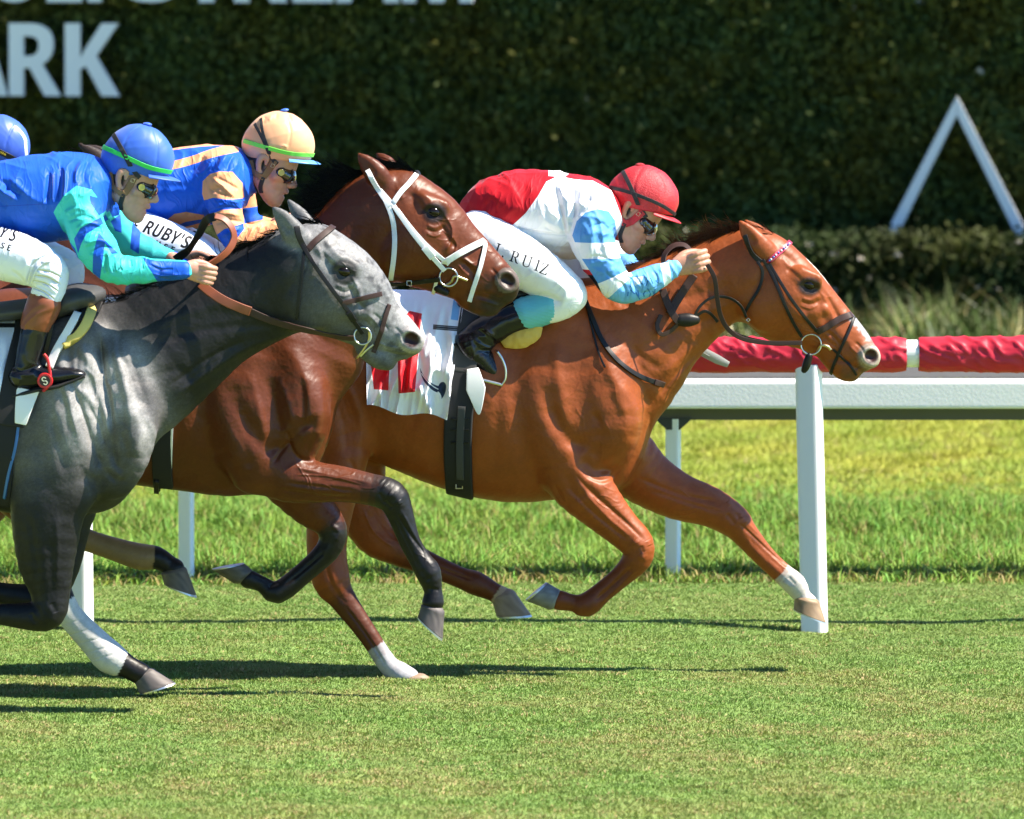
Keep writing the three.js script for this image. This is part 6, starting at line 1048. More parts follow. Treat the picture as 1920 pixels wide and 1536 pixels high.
const riderG = rider({
  z0: ZG, seed: 23, label: 'jockey in blue and turquoise silks and a blue helmet on the grey horse', skin: [0.52, 0.26, 0.18], ear: [234, 338], pitch: 0.33, scale: 1.12, neck: [190, 350], open: 0.003,
  torso: [[-130, 365, -100, 460, 1.25], [-70, 326, -55, 455, 1.3], [0, 303, 10, 450, 1.3], [65, 290, 72, 455, 1.3], [125, 286, 128, 445, 1.3], [165, 292, 165, 395, 1.45], [184, 306, 178, 375, 1.5]],
  torsoPrint: gTorso, creaseBox: [-170, 270, 365, 555], creaseAng: 1.5, legBox: [-160, 400, 190, 600], legAng: 2.0, creaseLines: [[[[97, 325], [95, 350], [92, 375]], 3, -10], [[[103, 320], [102, 350], [100, 372]], 2.5, 9], [[[108, 318], [108, 345], [106, 375]], 3, -11], [[[114, 314], [114, 345], [112, 370]], 2.5, 9], [[[120, 312], [121, 345], [118, 375]], 3, -11], [[[127, 314], [128, 345], [125, 365]], 2.5, 8], [[[5, 335], [25, 350], [45, 362]], 4, -10], [[[0, 345], [15, 358], [35, 372]], 3, 8], [[[20, 330], [42, 345], [55, 360]], 4, 6], [[[-20, 350], [0, 370], [20, 385]], 5, -7], [[[158, 300], [148, 318], [148, 340]], 3.5, 8], [[[168, 302], [162, 322], [164, 342]], 3, -8], [[[176, 318], [172, 335], [178, 350]], 3, 7], [[[60, 400], [95, 410], [130, 435]], 5, -6], [[[40, 420], [85, 430], [120, 445]], 5, 5], [[[128, 395], [150, 385], [172, 390]], 4, 8], [[[135, 410], [160, 400], [185, 405]], 3.5, -9], [[[150, 425], [172, 412], [195, 418]], 3.5, 9], [[[155, 440], [178, 428], [202, 432]], 3.5, -8], [[[165, 455], [190, 442], [212, 448]], 4, 8], [[[175, 470], [198, 458], [222, 462]], 3, -7], [[[205, 470], [202, 488], [204, 505]], 2, -9], [[[211, 470], [209, 488], [211, 508]], 2, 8], [[[217, 472], [216, 490], [218, 506]], 2, -8], [[[223, 474], [223, 490], [226, 504]], 2, 7], [[[230, 476], [231, 492], [234, 502]], 2, -7], [[[250, 482], [252, 495]], 2, -4], [[[270, 482], [273, 500]], 2, -5], [[[285, 490], [305, 500], [330, 500]], 2.4, -6], [[[290, 508], [315, 512], [340, 510]], 2.4, 6], [[[300, 516], [325, 520]], 2, -5]], legLines: [[[[58, 528], [72, 490], [95, 472]], 3, -8], [[[64, 530], [80, 495], [104, 482]], 3, 6], [[[78, 500], [100, 503], [122, 514]], 1.6, -7], [[[74, 510], [98, 514], [120, 527]], 1.6, -7], [[[70, 520], [95, 526], [116, 540]], 1.6, -7], [[[66, 532], [90, 540], [110, 556]], 1.6, -7], [[[68, 545], [88, 553], [106, 568]], 1.6, -6], [[[85, 485], [105, 483], [124, 492]], 2.5, 5], [[[30, 500], [48, 515], [54, 528]], 4, -5]], foldAmp: 0.0085, foldAng: 1.55, silkRough: 0.52,
  torsoFolds: [[[[98, 318], [96, 345], [95, 372]], 4, -8], [[[108, 316], [107, 345], [104, 375]], 4, 7], [[[116, 312], [116, 340], [114, 375]], 4, -9], [[[125, 314], [126, 345], [122, 370]], 4, 7], [[[10, 338], [30, 355], [45, 365]], 5, -8], [[[0, 350], [15, 362]], 5, 7], [[[160, 300], [150, 320], [150, 345]], 5, 6], [[[70, 385], [100, 400], [130, 430]], 8, -5]],
  arms: [
    { side: 1, pts: [[148, 382, 42, 0.16], [160, 425, 39, 0.2], [184, 470, 36, 0.215], [210, 502, 29, 0.215], [255, 507, 25, 0.2], [305, 506, 21, 0.185], [343, 505, 18, 0.18]], print: gSleeve, hand: [345, 506, -0.2, 1.0, 0.178], foldAng: 0.2, folds: [[[[150, 410], [175, 400], [195, 410]], 5, 8], [[[155, 430], [180, 420], [200, 425]], 4, -6], [[[165, 450], [195, 445], [215, 455]], 5, 7], [[[205, 470], [203, 495]], 3, -6], [[[214, 470], [213, 500]], 3, 5], [[[222, 475], [222, 500]], 3, -5], [[[232, 478], [232, 498]], 3, 5], [[[140, 355], [150, 380]], 5, 6], [[[290, 490], [315, 500]], 3, 4], [[[300, 510], [330, 512]], 3, -4]] },
    { side: -1, pts: [[180, 378, 38, -0.16], [206, 412, 31, -0.2], [242, 452, 27, -0.21], [285, 474, 22, -0.2], [325, 488, 16, -0.18], [345, 492, 15, -0.17]], print: gFar, hand: [347, 489, -0.15, 1.0, -0.165] },
  ],
  hips: [[-140, 390, -120, 480, 1.3], [-90, 410, -80, 500, 1.35], [-40, 425, -35, 515, 1.3]],
  legs: [[[-90, 450, 48, 0.1], [-30, 468, 49, 0.17], [25, 482, 48, 0.21], [75, 500, 42, 0.225], [95, 516, 34, 0.225], [90, 545, 31, 0.225], [82, 566, 27, 0.225], [78, 585, 20, 0.225]], [[-90, 450, 48, -0.1], [-20, 468, 48, -0.17], [50, 480, 46, -0.22], [110, 500, 38, -0.24], [125, 515, 34, -0.24], [110, 555, 29, -0.24]]],
  legPrint: gLeg, legFolds: [[[[60, 530], [75, 490], [95, 475]], 4, -7], [[[85, 500], [105, 505], [122, 515]], 2.5, -4], [[[80, 512], [100, 518], [118, 530]], 2.5, -4], [[[75, 525], [95, 535], [112, 548]], 2.5, -4], [[[70, 480], [85, 478], [110, 490]], 5, 4], [[[78, 540], [95, 555], [104, 568]], 2.5, -4]],
  boots: [
    { chains: [[[76, 575, 28, 0.225], [66, 620, 27, 0.225], [56, 660, 25, 0.225], [48, 690, 24, 0.225]], [[36, 708, 22, 0.225, 1.2], [70, 706, 22, 0.225, 1.1], [110, 704, 17, 0.225, 1.3], [140, 702, 12, 0.225, 1.6], [154, 702, 7, 0.225, 2]]], cuff: [[82, 571, 32.5, 0.225], [73, 592, 31.5, 0.225], [68, 606, 30, 0.225]], cuffMat: brownCuff, folds: [[[[30, 680], [50, 688], [72, 680]], 4, -6], [[[45, 692], [60, 695], [75, 690]], 4, 5], [[[46, 700], [46, 730]], 2.5, 3]],
      sole: [[18, 700, 20, 744, 0.225, 0.04], [22, 738, 24, 748, 0.225, 0.04], [70, 724, 72, 736, 0.225, 0.044], [110, 718, 112, 728, 0.225, 0.05], [158, 700, 160, 708, 0.225, 0.03]].slice(1) },
    { chains: [[[108, 560, 28, -0.24], [96, 620, 27, -0.24], [80, 690, 24, -0.24]], [[70, 706, 22, -0.24, 1.2], [110, 706, 20, -0.24, 1.1], [170, 702, 9, -0.24, 1.8]]], cuff: [[110, 558, 30, -0.24], [102, 600, 30, -0.24]], cuffMat: brownCuff },
  ],
  helmet: [[[236, 299, 48, 0, 0.96], [258, 290, 58, 0, 0.84], [276, 298, 51, 0, 0.88]]], brim: [[190, 324], [328, 336]], helmetMat: blueCap,
  peak: [[210, 314], [322, 331]], peakLen: 0.035,
  helmetFolds: [[[[287, 240], [297, 270], [294, 310]], 1.6, -3], [[[270, 232], [243, 252], [231, 282]], 1.6, -3]],
  bands: [[[[191, 275], [230, 292], [280, 314], [325, 324]], 0.017, green], [[[212, 252], [228, 280], [245, 312]], 0.018, MJ.strapBlack]],
  button: [276, 233, -0.1], disc: true,
  headStraps: [[[[245, 312], [254, 325], [262, 334]], 0.018, MJ.strapBlack], [[[232, 364], [226, 382], [228, 394]], 0.018, MJ.strapBlack], [[[252, 330], [242, 350], [232, 364]], 0.028, tanHood, 'hood_strap'], [[[206, 322], [212, 350], [232, 366]], 0.02, tanHood, 'hood_strap']],
  collar: [[162, 300, 184, 396, 0.085], [178, 302, 200, 392, 0.078], [190, 308, 216, 384, 0.07]], collarMat: plain(C3(0.012, 0.05, 0.42), 0.5),
});
// ---- rider of the fourth horse: only the helmet shows
const dTorso = printed(-300, 280, -20, 470, ZD, 1, (g) => { g.fillStyle = '#22306e'; g.fillRect(-400, 200, 500, 400); });
const dLeg = printed(-300, 380, 0, 560, ZD, 1, (g) => { g.fillStyle = linen; g.fillRect(-400, 200, 500, 600); });
const dPrint = printed(-80, 190, 90, 320, ZD, 4, (g) => { g.fillStyle = '#3f63c8'; g.fillRect(-100, 180, 220, 160); g.strokeStyle = '#d8e9ff'; g.lineWidth = 5; g.lineJoin = 'round'; g.beginPath(); g.moveTo(28, 236); g.quadraticCurveTo(44, 246, 49, 262); g.lineTo(51, 300); g.stroke(); });
const bandText = plain(C3(0.016, 0.016, 0.016), 0.5);
const riderD = rider({
  z0: ZD, seed: 31, label: 'far jockey of whom only a blue helmet with pale braid shows', skin: [0.4, 0.2, 0.13], ear: [-30, 322], pitch: 0.4, scale: 1.1, neck: [-75, 340],
  torso: [[-370, 375, -345, 460, 1.25], [-310, 330, -300, 455, 1.3], [-240, 306, -235, 450, 1.3], [-170, 298, -165, 450, 1.3], [-110, 306, -110, 420, 1.4], [-88, 318, -90, 390, 1.5]], torsoPrint: dTorso,
  arms: [1, -1].map((s) => ({ side: s, pts: [[-110, 370, 38, 0.15 * s], [-105, 430, 34, 0.2 * s], [-70, 480, 27, 0.2 * s], [-10, 490, 20, 0.17 * s], [20, 490, 16, 0.16 * s]], print: dTorso, hand: [22, 490, -0.1, 1, 0.15 * s] })),
  hips: [[-370, 390, -355, 480, 1.3], [-310, 410, -305, 500, 1.3]], legs: [1, -1].map((s) => [[-330, 450, 46, 0.1 * s], [-250, 475, 46, 0.18 * s], [-170, 500, 38, 0.22 * s], [-160, 520, 32, 0.22 * s], [-180, 580, 27, 0.22 * s]]), legPrint: dLeg,
  boots: [1, -1].map((s) => ({ chains: [[[-176, 570, 28, 0.22 * s], [-200, 660, 24, 0.22 * s]], [[-210, 672, 20, 0.22 * s, 1.2], [-160, 675, 19, 0.22 * s, 1.1], [-120, 675, 10, 0.22 * s, 1.5]]], cuff: [[-172, 560, 30, 0.22 * s], [-182, 590, 30, 0.22 * s]], cuffMat: brownCuff })),
  helmet: [[[-24, 276, 44, 0, 0.9], [-4, 270, 56, 0, 0.84], [12, 276, 44, 0, 0.88]]], brim: [[-70, 296], [56, 312]], helmetMat: plain(hex('#ffffff'), 0.45), helmetPrint: dPrint, peak: [[-50, 294], [54, 310]], peakLen: 0.034, peakMat: blueCap,
  helmetFolds: [[[[32, 226], [20, 250], [12, 275]], 1.6, -3]], bands: [[[[-66, 258], [-30, 270], [0, 285], [30, 300]], 0.022, bandText]], button: null, disc: true,
  headStraps: [[[[-34, 348], [-40, 366], [-38, 376]], 0.017, MJ.strapBlack]],
  collar: [[-110, 308, -85, 400, 0.085], [-90, 310, -70, 390, 0.075]], collarMat: blueCap,
});
riderD.J.children.find((c) => c.name === 'helmet').material.map = dPrint.map;
{ // yellow maker's lettering on the goggle band
  const c = document.createElement('canvas'); c.width = 256; c.height = 64; const g = c.getContext('2d'); g.fillStyle = '#0c0c0c'; g.fillRect(0, 0, 256, 64); writeOn(g, 'build', 120, 46, 0, 'bold 46px sans-serif', '#e8c81c');
  const t = new THREE.CanvasTexture(c); t.colorSpace = THREE.SRGBColorSpace;
  const pts = spline([[-34, 268.5], [-16, 277], [0, 285], [14, 292]], 8).map(([x, y]) => riderD.hf.hit(x, y, 0.0055)), pos = [], uv = [], idx = [];
  pts.forEach((p, i) => { const a = pts[Math.max(0, i - 1)], b = pts[Math.min(pts.length - 1, i + 1)], tt = b.clone().sub(a).normalize(), B = V(-tt.y, tt.x, 0); for (const s of [-1, 1]) { const q = p.clone().addScaledVector(B, s * 0.0085); pos.push(q.x, q.y, q.z); uv.push(i / (pts.length - 1), s > 0 ? 1 : 0); } if (i) { const k = i * 2; idx.push(k - 2, k, k - 1, k - 1, k, k + 1); } });
  const q = new THREE.BufferGeometry(); q.setAttribute('position', new THREE.Float32BufferAttribute(pos, 3)); q.setAttribute('uv', new THREE.Float32BufferAttribute(uv, 2)); q.setIndex(idx); q.computeVertexNormals();
  part('band_lettering', q, new THREE.MeshStandardMaterial({ map: t, roughness: 0.6, side: THREE.DoubleSide }), riderD.J.children.find((k) => k.name === 'helmet'));
}
// ---------------------------------------------------------------- saddles, cloths, bridles, reins, whips
function ringGeo(f, px, py, r, th) { const p = f.hit(px, py, 0.012), g = new THREE.TorusGeometry(r * mp(f.z0), th, 10, 32); g.translate(p.x, p.y, p.z); return g; }
const pts3 = (f, list, off) => list.map(([x, y]) => f.hit(x, y, off));
// cloth draped over a back: corners in photograph pixels, hung from the spine on both sides
function drape(f, TL, TR, BR, BL, off, rip, seed, nu = 60, nv = 50) {
  const pos = [], uv = [], idx = [], a0 = W(0, 0, f.z0), b0 = W(1920, 1536, f.z0), th = 0.003;
  const rows = [];
  for (let j = 0; j <= nv; j++) { const row = []; for (let i = 0; i <= nu; i++) { const u = i / nu, v = j / nv, x = mix(mix(TL[0], TR[0], u), mix(BL[0], BR[0], u), v), y = mix(mix(TL[1], TR[1], u), mix(BL[1], BR[1], u), v) + 5 * Math.sin(u * 9 + seed) * v; const w = rip * v * ((1 - Math.abs(n2(u * 4 + seed + v * 0.8, v * 1.3))) ** 2 - 0.3) + rip * 0.4 * v * n2(u * 9 + seed, v * 3); row.push([f.hit(x, y, off + Math.max(-off * 0.5, w)), x, y]); } rows.push(row); }
  const sheet = (mir, inner) => { const o = pos.length / 3; for (const row of rows) for (const [p, x, y] of row) { const n = f.grad(p), q = p.clone().addScaledVector(n, inner ? -th : 0); pos.push(q.x, q.y, mir ? 2 * f.z0 - q.z : q.z); uv.push(x, y); } for (let j = 0; j < nv; j++) for (let i = 0; i < nu; i++) { const a = o + j * (nu + 1) + i, b = a + nu + 1; if (mir !== inner) idx.push(a, a + 1, b, b, a + 1, b + 1); else idx.push(a, b, a + 1, b, b, a + 1).valueOf, idx.splice(idx.length - 6, 6, a, b, a + 1, a + 1, b, b + 1); } return o; };
  const o1 = sheet(false, false), o2 = sheet(true, false), i1 = sheet(false, true), i2 = sheet(true, true);
  for (let i = 0; i < nu; i++) { const a = o1 + i, b = o2 + i; idx.push(a, a + 1, b, b, a + 1, b + 1); }
  const rim = (o, q, flip) => { const e = []; for (let j = 0; j < nv; j++) { e.push([j * (nu + 1), (j + 1) * (nu + 1)], [(j + 1) * (nu + 1) + nu, j * (nu + 1) + nu]); } for (let i = 0; i < nu; i++) e.push([nv * (nu + 1) + i, nv * (nu + 1) + i + 1]); for (const [s, t] of e) { const A = o + s, B = o + t, C = q + s, D = q + t; if (flip) idx.push(A, C, B, B, C, D); else idx.push(A, B, C, B, D, C); } };
  rim(o1, i1, false); rim(o2, i2, true);
  const g = new THREE.BufferGeometry(); g.setAttribute('position', new THREE.Float32BufferAttribute(pos, 3)); g.setAttribute('uv', new THREE.Float32BufferAttribute(uv, 2)); g.setIndex(idx); g.computeVertexNormals(); return g;
}
function clothTex(g, x0, y0, x1, y1, scale, draw) { const c = document.createElement('canvas'); c.width = (x1 - x0) * scale; c.height = (y1 - y0) * scale; const q = c.getContext('2d'); q.scale(scale, scale); q.translate(-x0, -y0); draw(q); const t = new THREE.CanvasTexture(c); t.colorSpace = THREE.SRGBColorSpace; const uv = g.attributes.uv; for (let i = 0; i < uv.count; i++) uv.setXY(i, (uv.getX(i) - x0) / (x1 - x0), 1 - (uv.getY(i) - y0) / (y1 - y0)); return new THREE.MeshPhysicalMaterial({ map: t, roughness: 0.62, side: THREE.DoubleSide, bumpMap: silkBump, bumpScale: 0.001 }); }
const bulk = (z0, chains, h = 0.006, disp = null) => { const f = new Field(z0); for (const c of chains) f.chain(c, { k: 0.02, n: 4 }); f.disp = disp; return f.mesh(h); };
const stirrupGeo = (pts, z, r) => tube(pts.map(([x, y]) => W(x, y, z)), r, 8, true, 60);

{ // ---- chestnut: number cloth, saddle, girth
  const g = drape(fC, [684, 544], [872, 548], [838, 786], [688, 763], 0.01, 0.06, 4);
  const cloth = new THREE.Mesh(g, clothTex(g, 660, 520, 900, 810, 4, (q) => {
    q.fillStyle = '#eef0f8'; q.fillRect(650, 500, 300, 330);
    poly(q, '#d21424', [[744, 606], [768, 583], [791, 588], [778, 735], [747, 738]]);
    poly(q, '#d21424', [[690, 640], [712, 616], [734, 620], [728, 732], [701, 730]]);
    q.fillStyle = '#14294f';
    q.beginPath(); q.moveTo(788, 690); q.bezierCurveTo(792, 706, 806, 720, 822, 724); q.bezierCurveTo(826, 714, 834, 714, 836, 722); q.bezierCurveTo(838, 732, 832, 744, 828, 748); q.bezierCurveTo(828, 738, 822, 732, 812, 730); q.bezierCurveTo(798, 724, 788, 708, 788, 690); q.fill();
    q.beginPath(); q.moveTo(792, 700); q.bezierCurveTo(800, 716, 812, 724, 824, 728); q.lineTo(820, 736); q.bezierCurveTo(806, 732, 794, 716, 792, 700); q.fill();
    q.strokeStyle = '#eef0f8'; q.lineWidth = 2; q.beginPath(); q.moveTo(790, 700); q.bezierCurveTo(802, 718, 812, 726, 822, 730); q.stroke();
    q.strokeStyle = '#2a2a2e'; q.lineWidth = 9; q.beginPath(); q.moveTo(812, 613); q.lineTo(862, 617); q.stroke(); q.strokeStyle = '#9a9a9a'; q.lineWidth = 1; q.beginPath(); q.moveTo(812, 611); q.lineTo(862, 615); q.moveTo(812, 615); q.lineTo(862, 619); q.stroke();
    q.strokeStyle = '#7db4e6'; q.lineWidth = 14; q.beginPath(); q.moveTo(858, 556); q.lineTo(852, 600); q.stroke();
  })); cloth.name = 'saddle_cloth'; cloth.castShadow = cloth.receiveShadow = true; scene.add(cloth); tag(cloth, 'white saddle cloth with a red number eleven on the chestnut horse', 'saddle cloth');
  const S = thing('saddle', 'black racing saddle with yellow foam pad on the chestnut horse', 'saddle');
  part('seat', bulk(ZC, [[[868, 566, 16, 0, 5], [905, 556, 17, 0, 6], [960, 548, 18, 0, 6.4], [1010, 545, 20, 0, 4.5]]]), M.blackLeather, S);
  for (const m of [false, true]) {
    part('flap', strap(fC, [[890, 562], [884, 600], [876, 650], [868, 700]], 0.1, { th: 0.008, off: 0.006, mirror: m, step: 8 }), M.greyCloth, S);
    part('girth', strap(fC, [[872, 690], [862, 760], [858, 830], [860, 900], [862, 930]], 0.112, { th: 0.01, off: 0.004, mirror: m, step: 8 }), M.blackCloth, S);
    part('elastic', strap(fC, [[866, 760], [862, 830], [863, 900]], 0.03, { th: 0.006, off: 0.015, mirror: m, step: 6 }), M.greyCloth, S);
    for (const y of [786, 806, 830]) part('girth_loop', strap(fC, [[846, y], [862, y + 1], [880, y]], 0.007, { th: 0.004, off: 0.016, mirror: m, step: 6 }), M.blackLeather, S);
    part('pad_flap', strap(fC, [[886, 690], [893, 735], [898, 778]], 0.075, { th: 0.004, off: 0.018, mirror: m, step: 8, taper: (t) => (t < 0.45 ? 0.6 + t : 1.05 - 1.75 * (t - 0.45)) }), M.whiteStrap, S);
  }
  const loop = part('girth_buckle', (() => { const p = fC.hit(861, 910, 0.012), t = new THREE.TorusGeometry(0.018, 0.003, 8, 4); t.rotateZ(Math.PI / 4); t.translate(p.x, p.y, p.z); return t; })(), M.brass, S);
  for (const s of [1, -1]) {
    part('foam_pad', bulk(ZC, [[[952, 640, 13, 0.235 * s, 0.8], [975, 634, 20, 0.235 * s, 0.8], [998, 622, 18, 0.23 * s, 0.8], [1004, 612, 12, 0.23 * s, 0.8]]], 0.006, (x, y, z) => 0.003 * n3(x * 30, y * 30, z * 30) + 0.0012 * n3(x * 90, y * 90, z * 90)), M.yellowFoam, S);
    const z = ZC + 0.225 * s, iron = part('stirrup', mergeGeometries([tube([[933, 660], [941, 672], [948, 692], [947, 712], [941, 721]].map(([x, y]) => W(x, y, z + 0.052)), 0.005, 8), tube([[933, 660], [938, 672], [944, 692], [943, 712], [939, 719]].map(([x, y]) => W(x, y, z - 0.07)), 0.005, 8), (() => { const a = W(897, 711, z + 0.05), b = W(942, 722, z + 0.05); return tube([a, a.clone().lerp(b, 0.5), b], 0.007, 8); })(), tube([W(933, 660, z + 0.052), W(931, 657, z - 0.015), W(933, 660, z - 0.07)], 0.005, 8), tube([W(941, 721, z + 0.052), W(941, 722, z - 0.015), W(939, 719, z - 0.07)], 0.006, 8)].map((q) => { q.deleteAttribute('uv'); return q; })), M.steel, S);
    part('stirrup_leather', freeStrap([[975, 600, z - 0.02], [955, 632, z - 0.02], [933, 660, z - 0.02]], 0.022, 0.004), M.greyCloth, S);
  }
}
{ // ---- bay: cloth, saddle, girth (mostly behind the grey)
  const g = drape(fB, [130, 560], [310, 556], [292, 760], [140, 745], 0.008, 0.025, 8, 40, 30);
  const cloth = new THREE.Mesh(g, clothTex(g, 110, 520, 340, 790, 2, (q) => { q.fillStyle = '#eef0f4'; q.fillRect(0, 400, 500, 500); })); cloth.name = 'saddle_cloth'; cloth.castShadow = cloth.receiveShadow = true; scene.add(cloth); tag(cloth, 'plain white saddle cloth on the bay horse', 'saddle cloth');
  const S = thing('saddle', 'black saddle and girth with a white edge on the bay horse', 'saddle');
  part('seat', bulk(ZB, [[[250, 545, 16, 0, 5], [310, 535, 18, 0, 6], [370, 524, 20, 0, 4.5]]]), M.blackLeather, S);
  for (const m of [false, true]) {
    part('girth', strap(fB, [[316, 600], [306, 700], [302, 800], [304, 880], [306, 912]], 0.078, { th: 0.012, off: 0.004, mirror: m, step: 8 }), M.blackCloth, S);
    part('white_edge', strap(fB, [[328, 700], [322, 800], [320, 860], [319, 908]], 0.011, { th: 0.008, off: 0.006, mirror: m, step: 8 }), M.whiteStrap, S);
    part('buckle_guard', strap(fB, [[294, 895], [294, 918]], 0.02, { th: 0.02, off: 0.006, mirror: m, step: 6 }), M.blackLeather, S);
  }
}
{ // ---- grey: cloth, saddle, girth
  const g = drape(fG, [-150, 612], [28, 600], [8, 790], [-140, 780], 0.008, 0.03, 2, 44, 34);
  const cloth = new THREE.Mesh(g, clothTex(g, -170, 560, 60, 820, 2, (q) => { q.fillStyle = '#e9eefb'; q.fillRect(-300, 400, 500, 600); q.fillStyle = '#16171b'; q.fillRect(-170, 606, 200, 8); })); cloth.name = 'saddle_cloth'; cloth.castShadow = cloth.receiveShadow = true; scene.add(cloth); tag(cloth, 'white saddle cloth behind the boot on the grey horse', 'saddle cloth');
  const S = thing('saddle', 'black saddle with upturned pommel on the grey horse', 'saddle');
  part('seat', bulk(ZG, [[[-60, 592, 18, 0, 5], [20, 582, 18, 0, 6], [90, 575, 20, 0, 5.5]], [[112, 575, 24, 0, 4.4], [140, 560, 28, 0, 4.0], [168, 555, 22, 0, 4.0], [184, 552, 15, 0, 3.6]]]), plain(C3(0.045, 0.045, 0.046), 0.6), S);
  for (const m of [false, true]) {
    part('flap', strap(fG, [[62, 590], [44, 660], [26, 740], [18, 800]], 0.11, { th: 0.01, off: 0.012, mirror: m, step: 8 }), M.blackCloth, S);
    part('girth', strap(fG, [[14, 780], [6, 860], [2, 920], [2, 946]], 0.08, { th: 0.012, off: 0.006, mirror: m, step: 8 }), M.blackCloth, S);
    part('blue_edge', strap(fG, [[36, 785], [28, 840], [16, 890], [9, 935]], 0.011, { th: 0.008, off: 0.01, mirror: m, step: 8 }), plain(C3(0.03, 0.13, 0.4), 0.5), S);
    part('pommel_skirt', strap(fG, [[176, 566], [166, 590], [152, 606]], 0.075, { th: 0.008, off: 0.022, mirror: m, step: 8, taper: (t) => 1 - 0.3 * t }), M.blackLeather, S);
    part('pad_edge', strap(fG, [[146, 588], [128, 620], [108, 655], [92, 690]], 0.032, { th: 0.012, off: 0.02, mirror: m, step: 8 }), M.whiteStrap, S);
    part('foam_pad', strap(fG, [[168, 586], [160, 610], [142, 634], [118, 652]], 0.042, { th: 0.034, off: 0.004, mirror: m, step: 8, taper: (t) => 1 - 0.55 * t * t }), plain(C3(0.64, 0.5, 0.14), 0.9), S);
    part('pad_flap', strap(fG, [[52, 730], [44, 765], [38, 796]], 0.085, { th: 0.004, off: 0.02, mirror: m, step: 8, taper: (t) => 1.05 - 0.55 * t }), M.whiteStrap, S);
  }
  const red = plain(C3(0.5, 0.015, 0.02), 0.35);
  for (const s of [1, -1]) {
    const z = ZG + 0.225 * s, iron = part('stirrup', mergeGeometries([tube([[82, 664], [88, 672], [92, 690], [94, 706], [90, 724], [80, 734]].map(([x, y]) => W(x, y, z + 0.05)), 0.006, 8), tube([[82, 664], [86, 690], [88, 722]].map(([x, y]) => W(x, y, z - 0.06)), 0.005, 8)].map((q) => { q.deleteAttribute('uv'); return q; })), red, S);
    const d = new THREE.CylinderGeometry(0.027, 0.03, 0.012, 28); d.rotateX(Math.PI / 2); const c = W(84, 714, z + 0.058); d.translate(c.x, c.y, c.z); const disc = part('stirrup_disc', d, red, iron);
    const cv = document.createElement('canvas'); cv.width = cv.height = 128; const q = cv.getContext('2d'); q.fillStyle = '#1c0d0d'; q.fillRect(0, 0, 128, 128); q.strokeStyle = '#e8e2c8'; q.lineWidth = 13; q.beginPath(); q.arc(54, 44, 22, Math.PI * 0.4, Math.PI * 1.9); q.stroke(); q.beginPath(); q.arc(72, 86, 22, Math.PI * 1.4, Math.PI * 2.9); q.stroke();
    const t = new THREE.CanvasTexture(cv); t.colorSpace = THREE.SRGBColorSpace; const e = new THREE.CircleGeometry(0.02, 28); if (s < 0) e.rotateY(Math.PI); e.translate(c.x, c.y, c.z + 0.0075 * s); part('disc_emblem', e, new THREE.MeshStandardMaterial({ map: t, roughness: 0.5 }), iron);
    part('stirrup_leather', freeStrap([[100, 560, z - 0.02], [95, 610, z + 0.01], [84, 664, z]], 0.022, 0.004), M.blackLeather, S);
  }
}
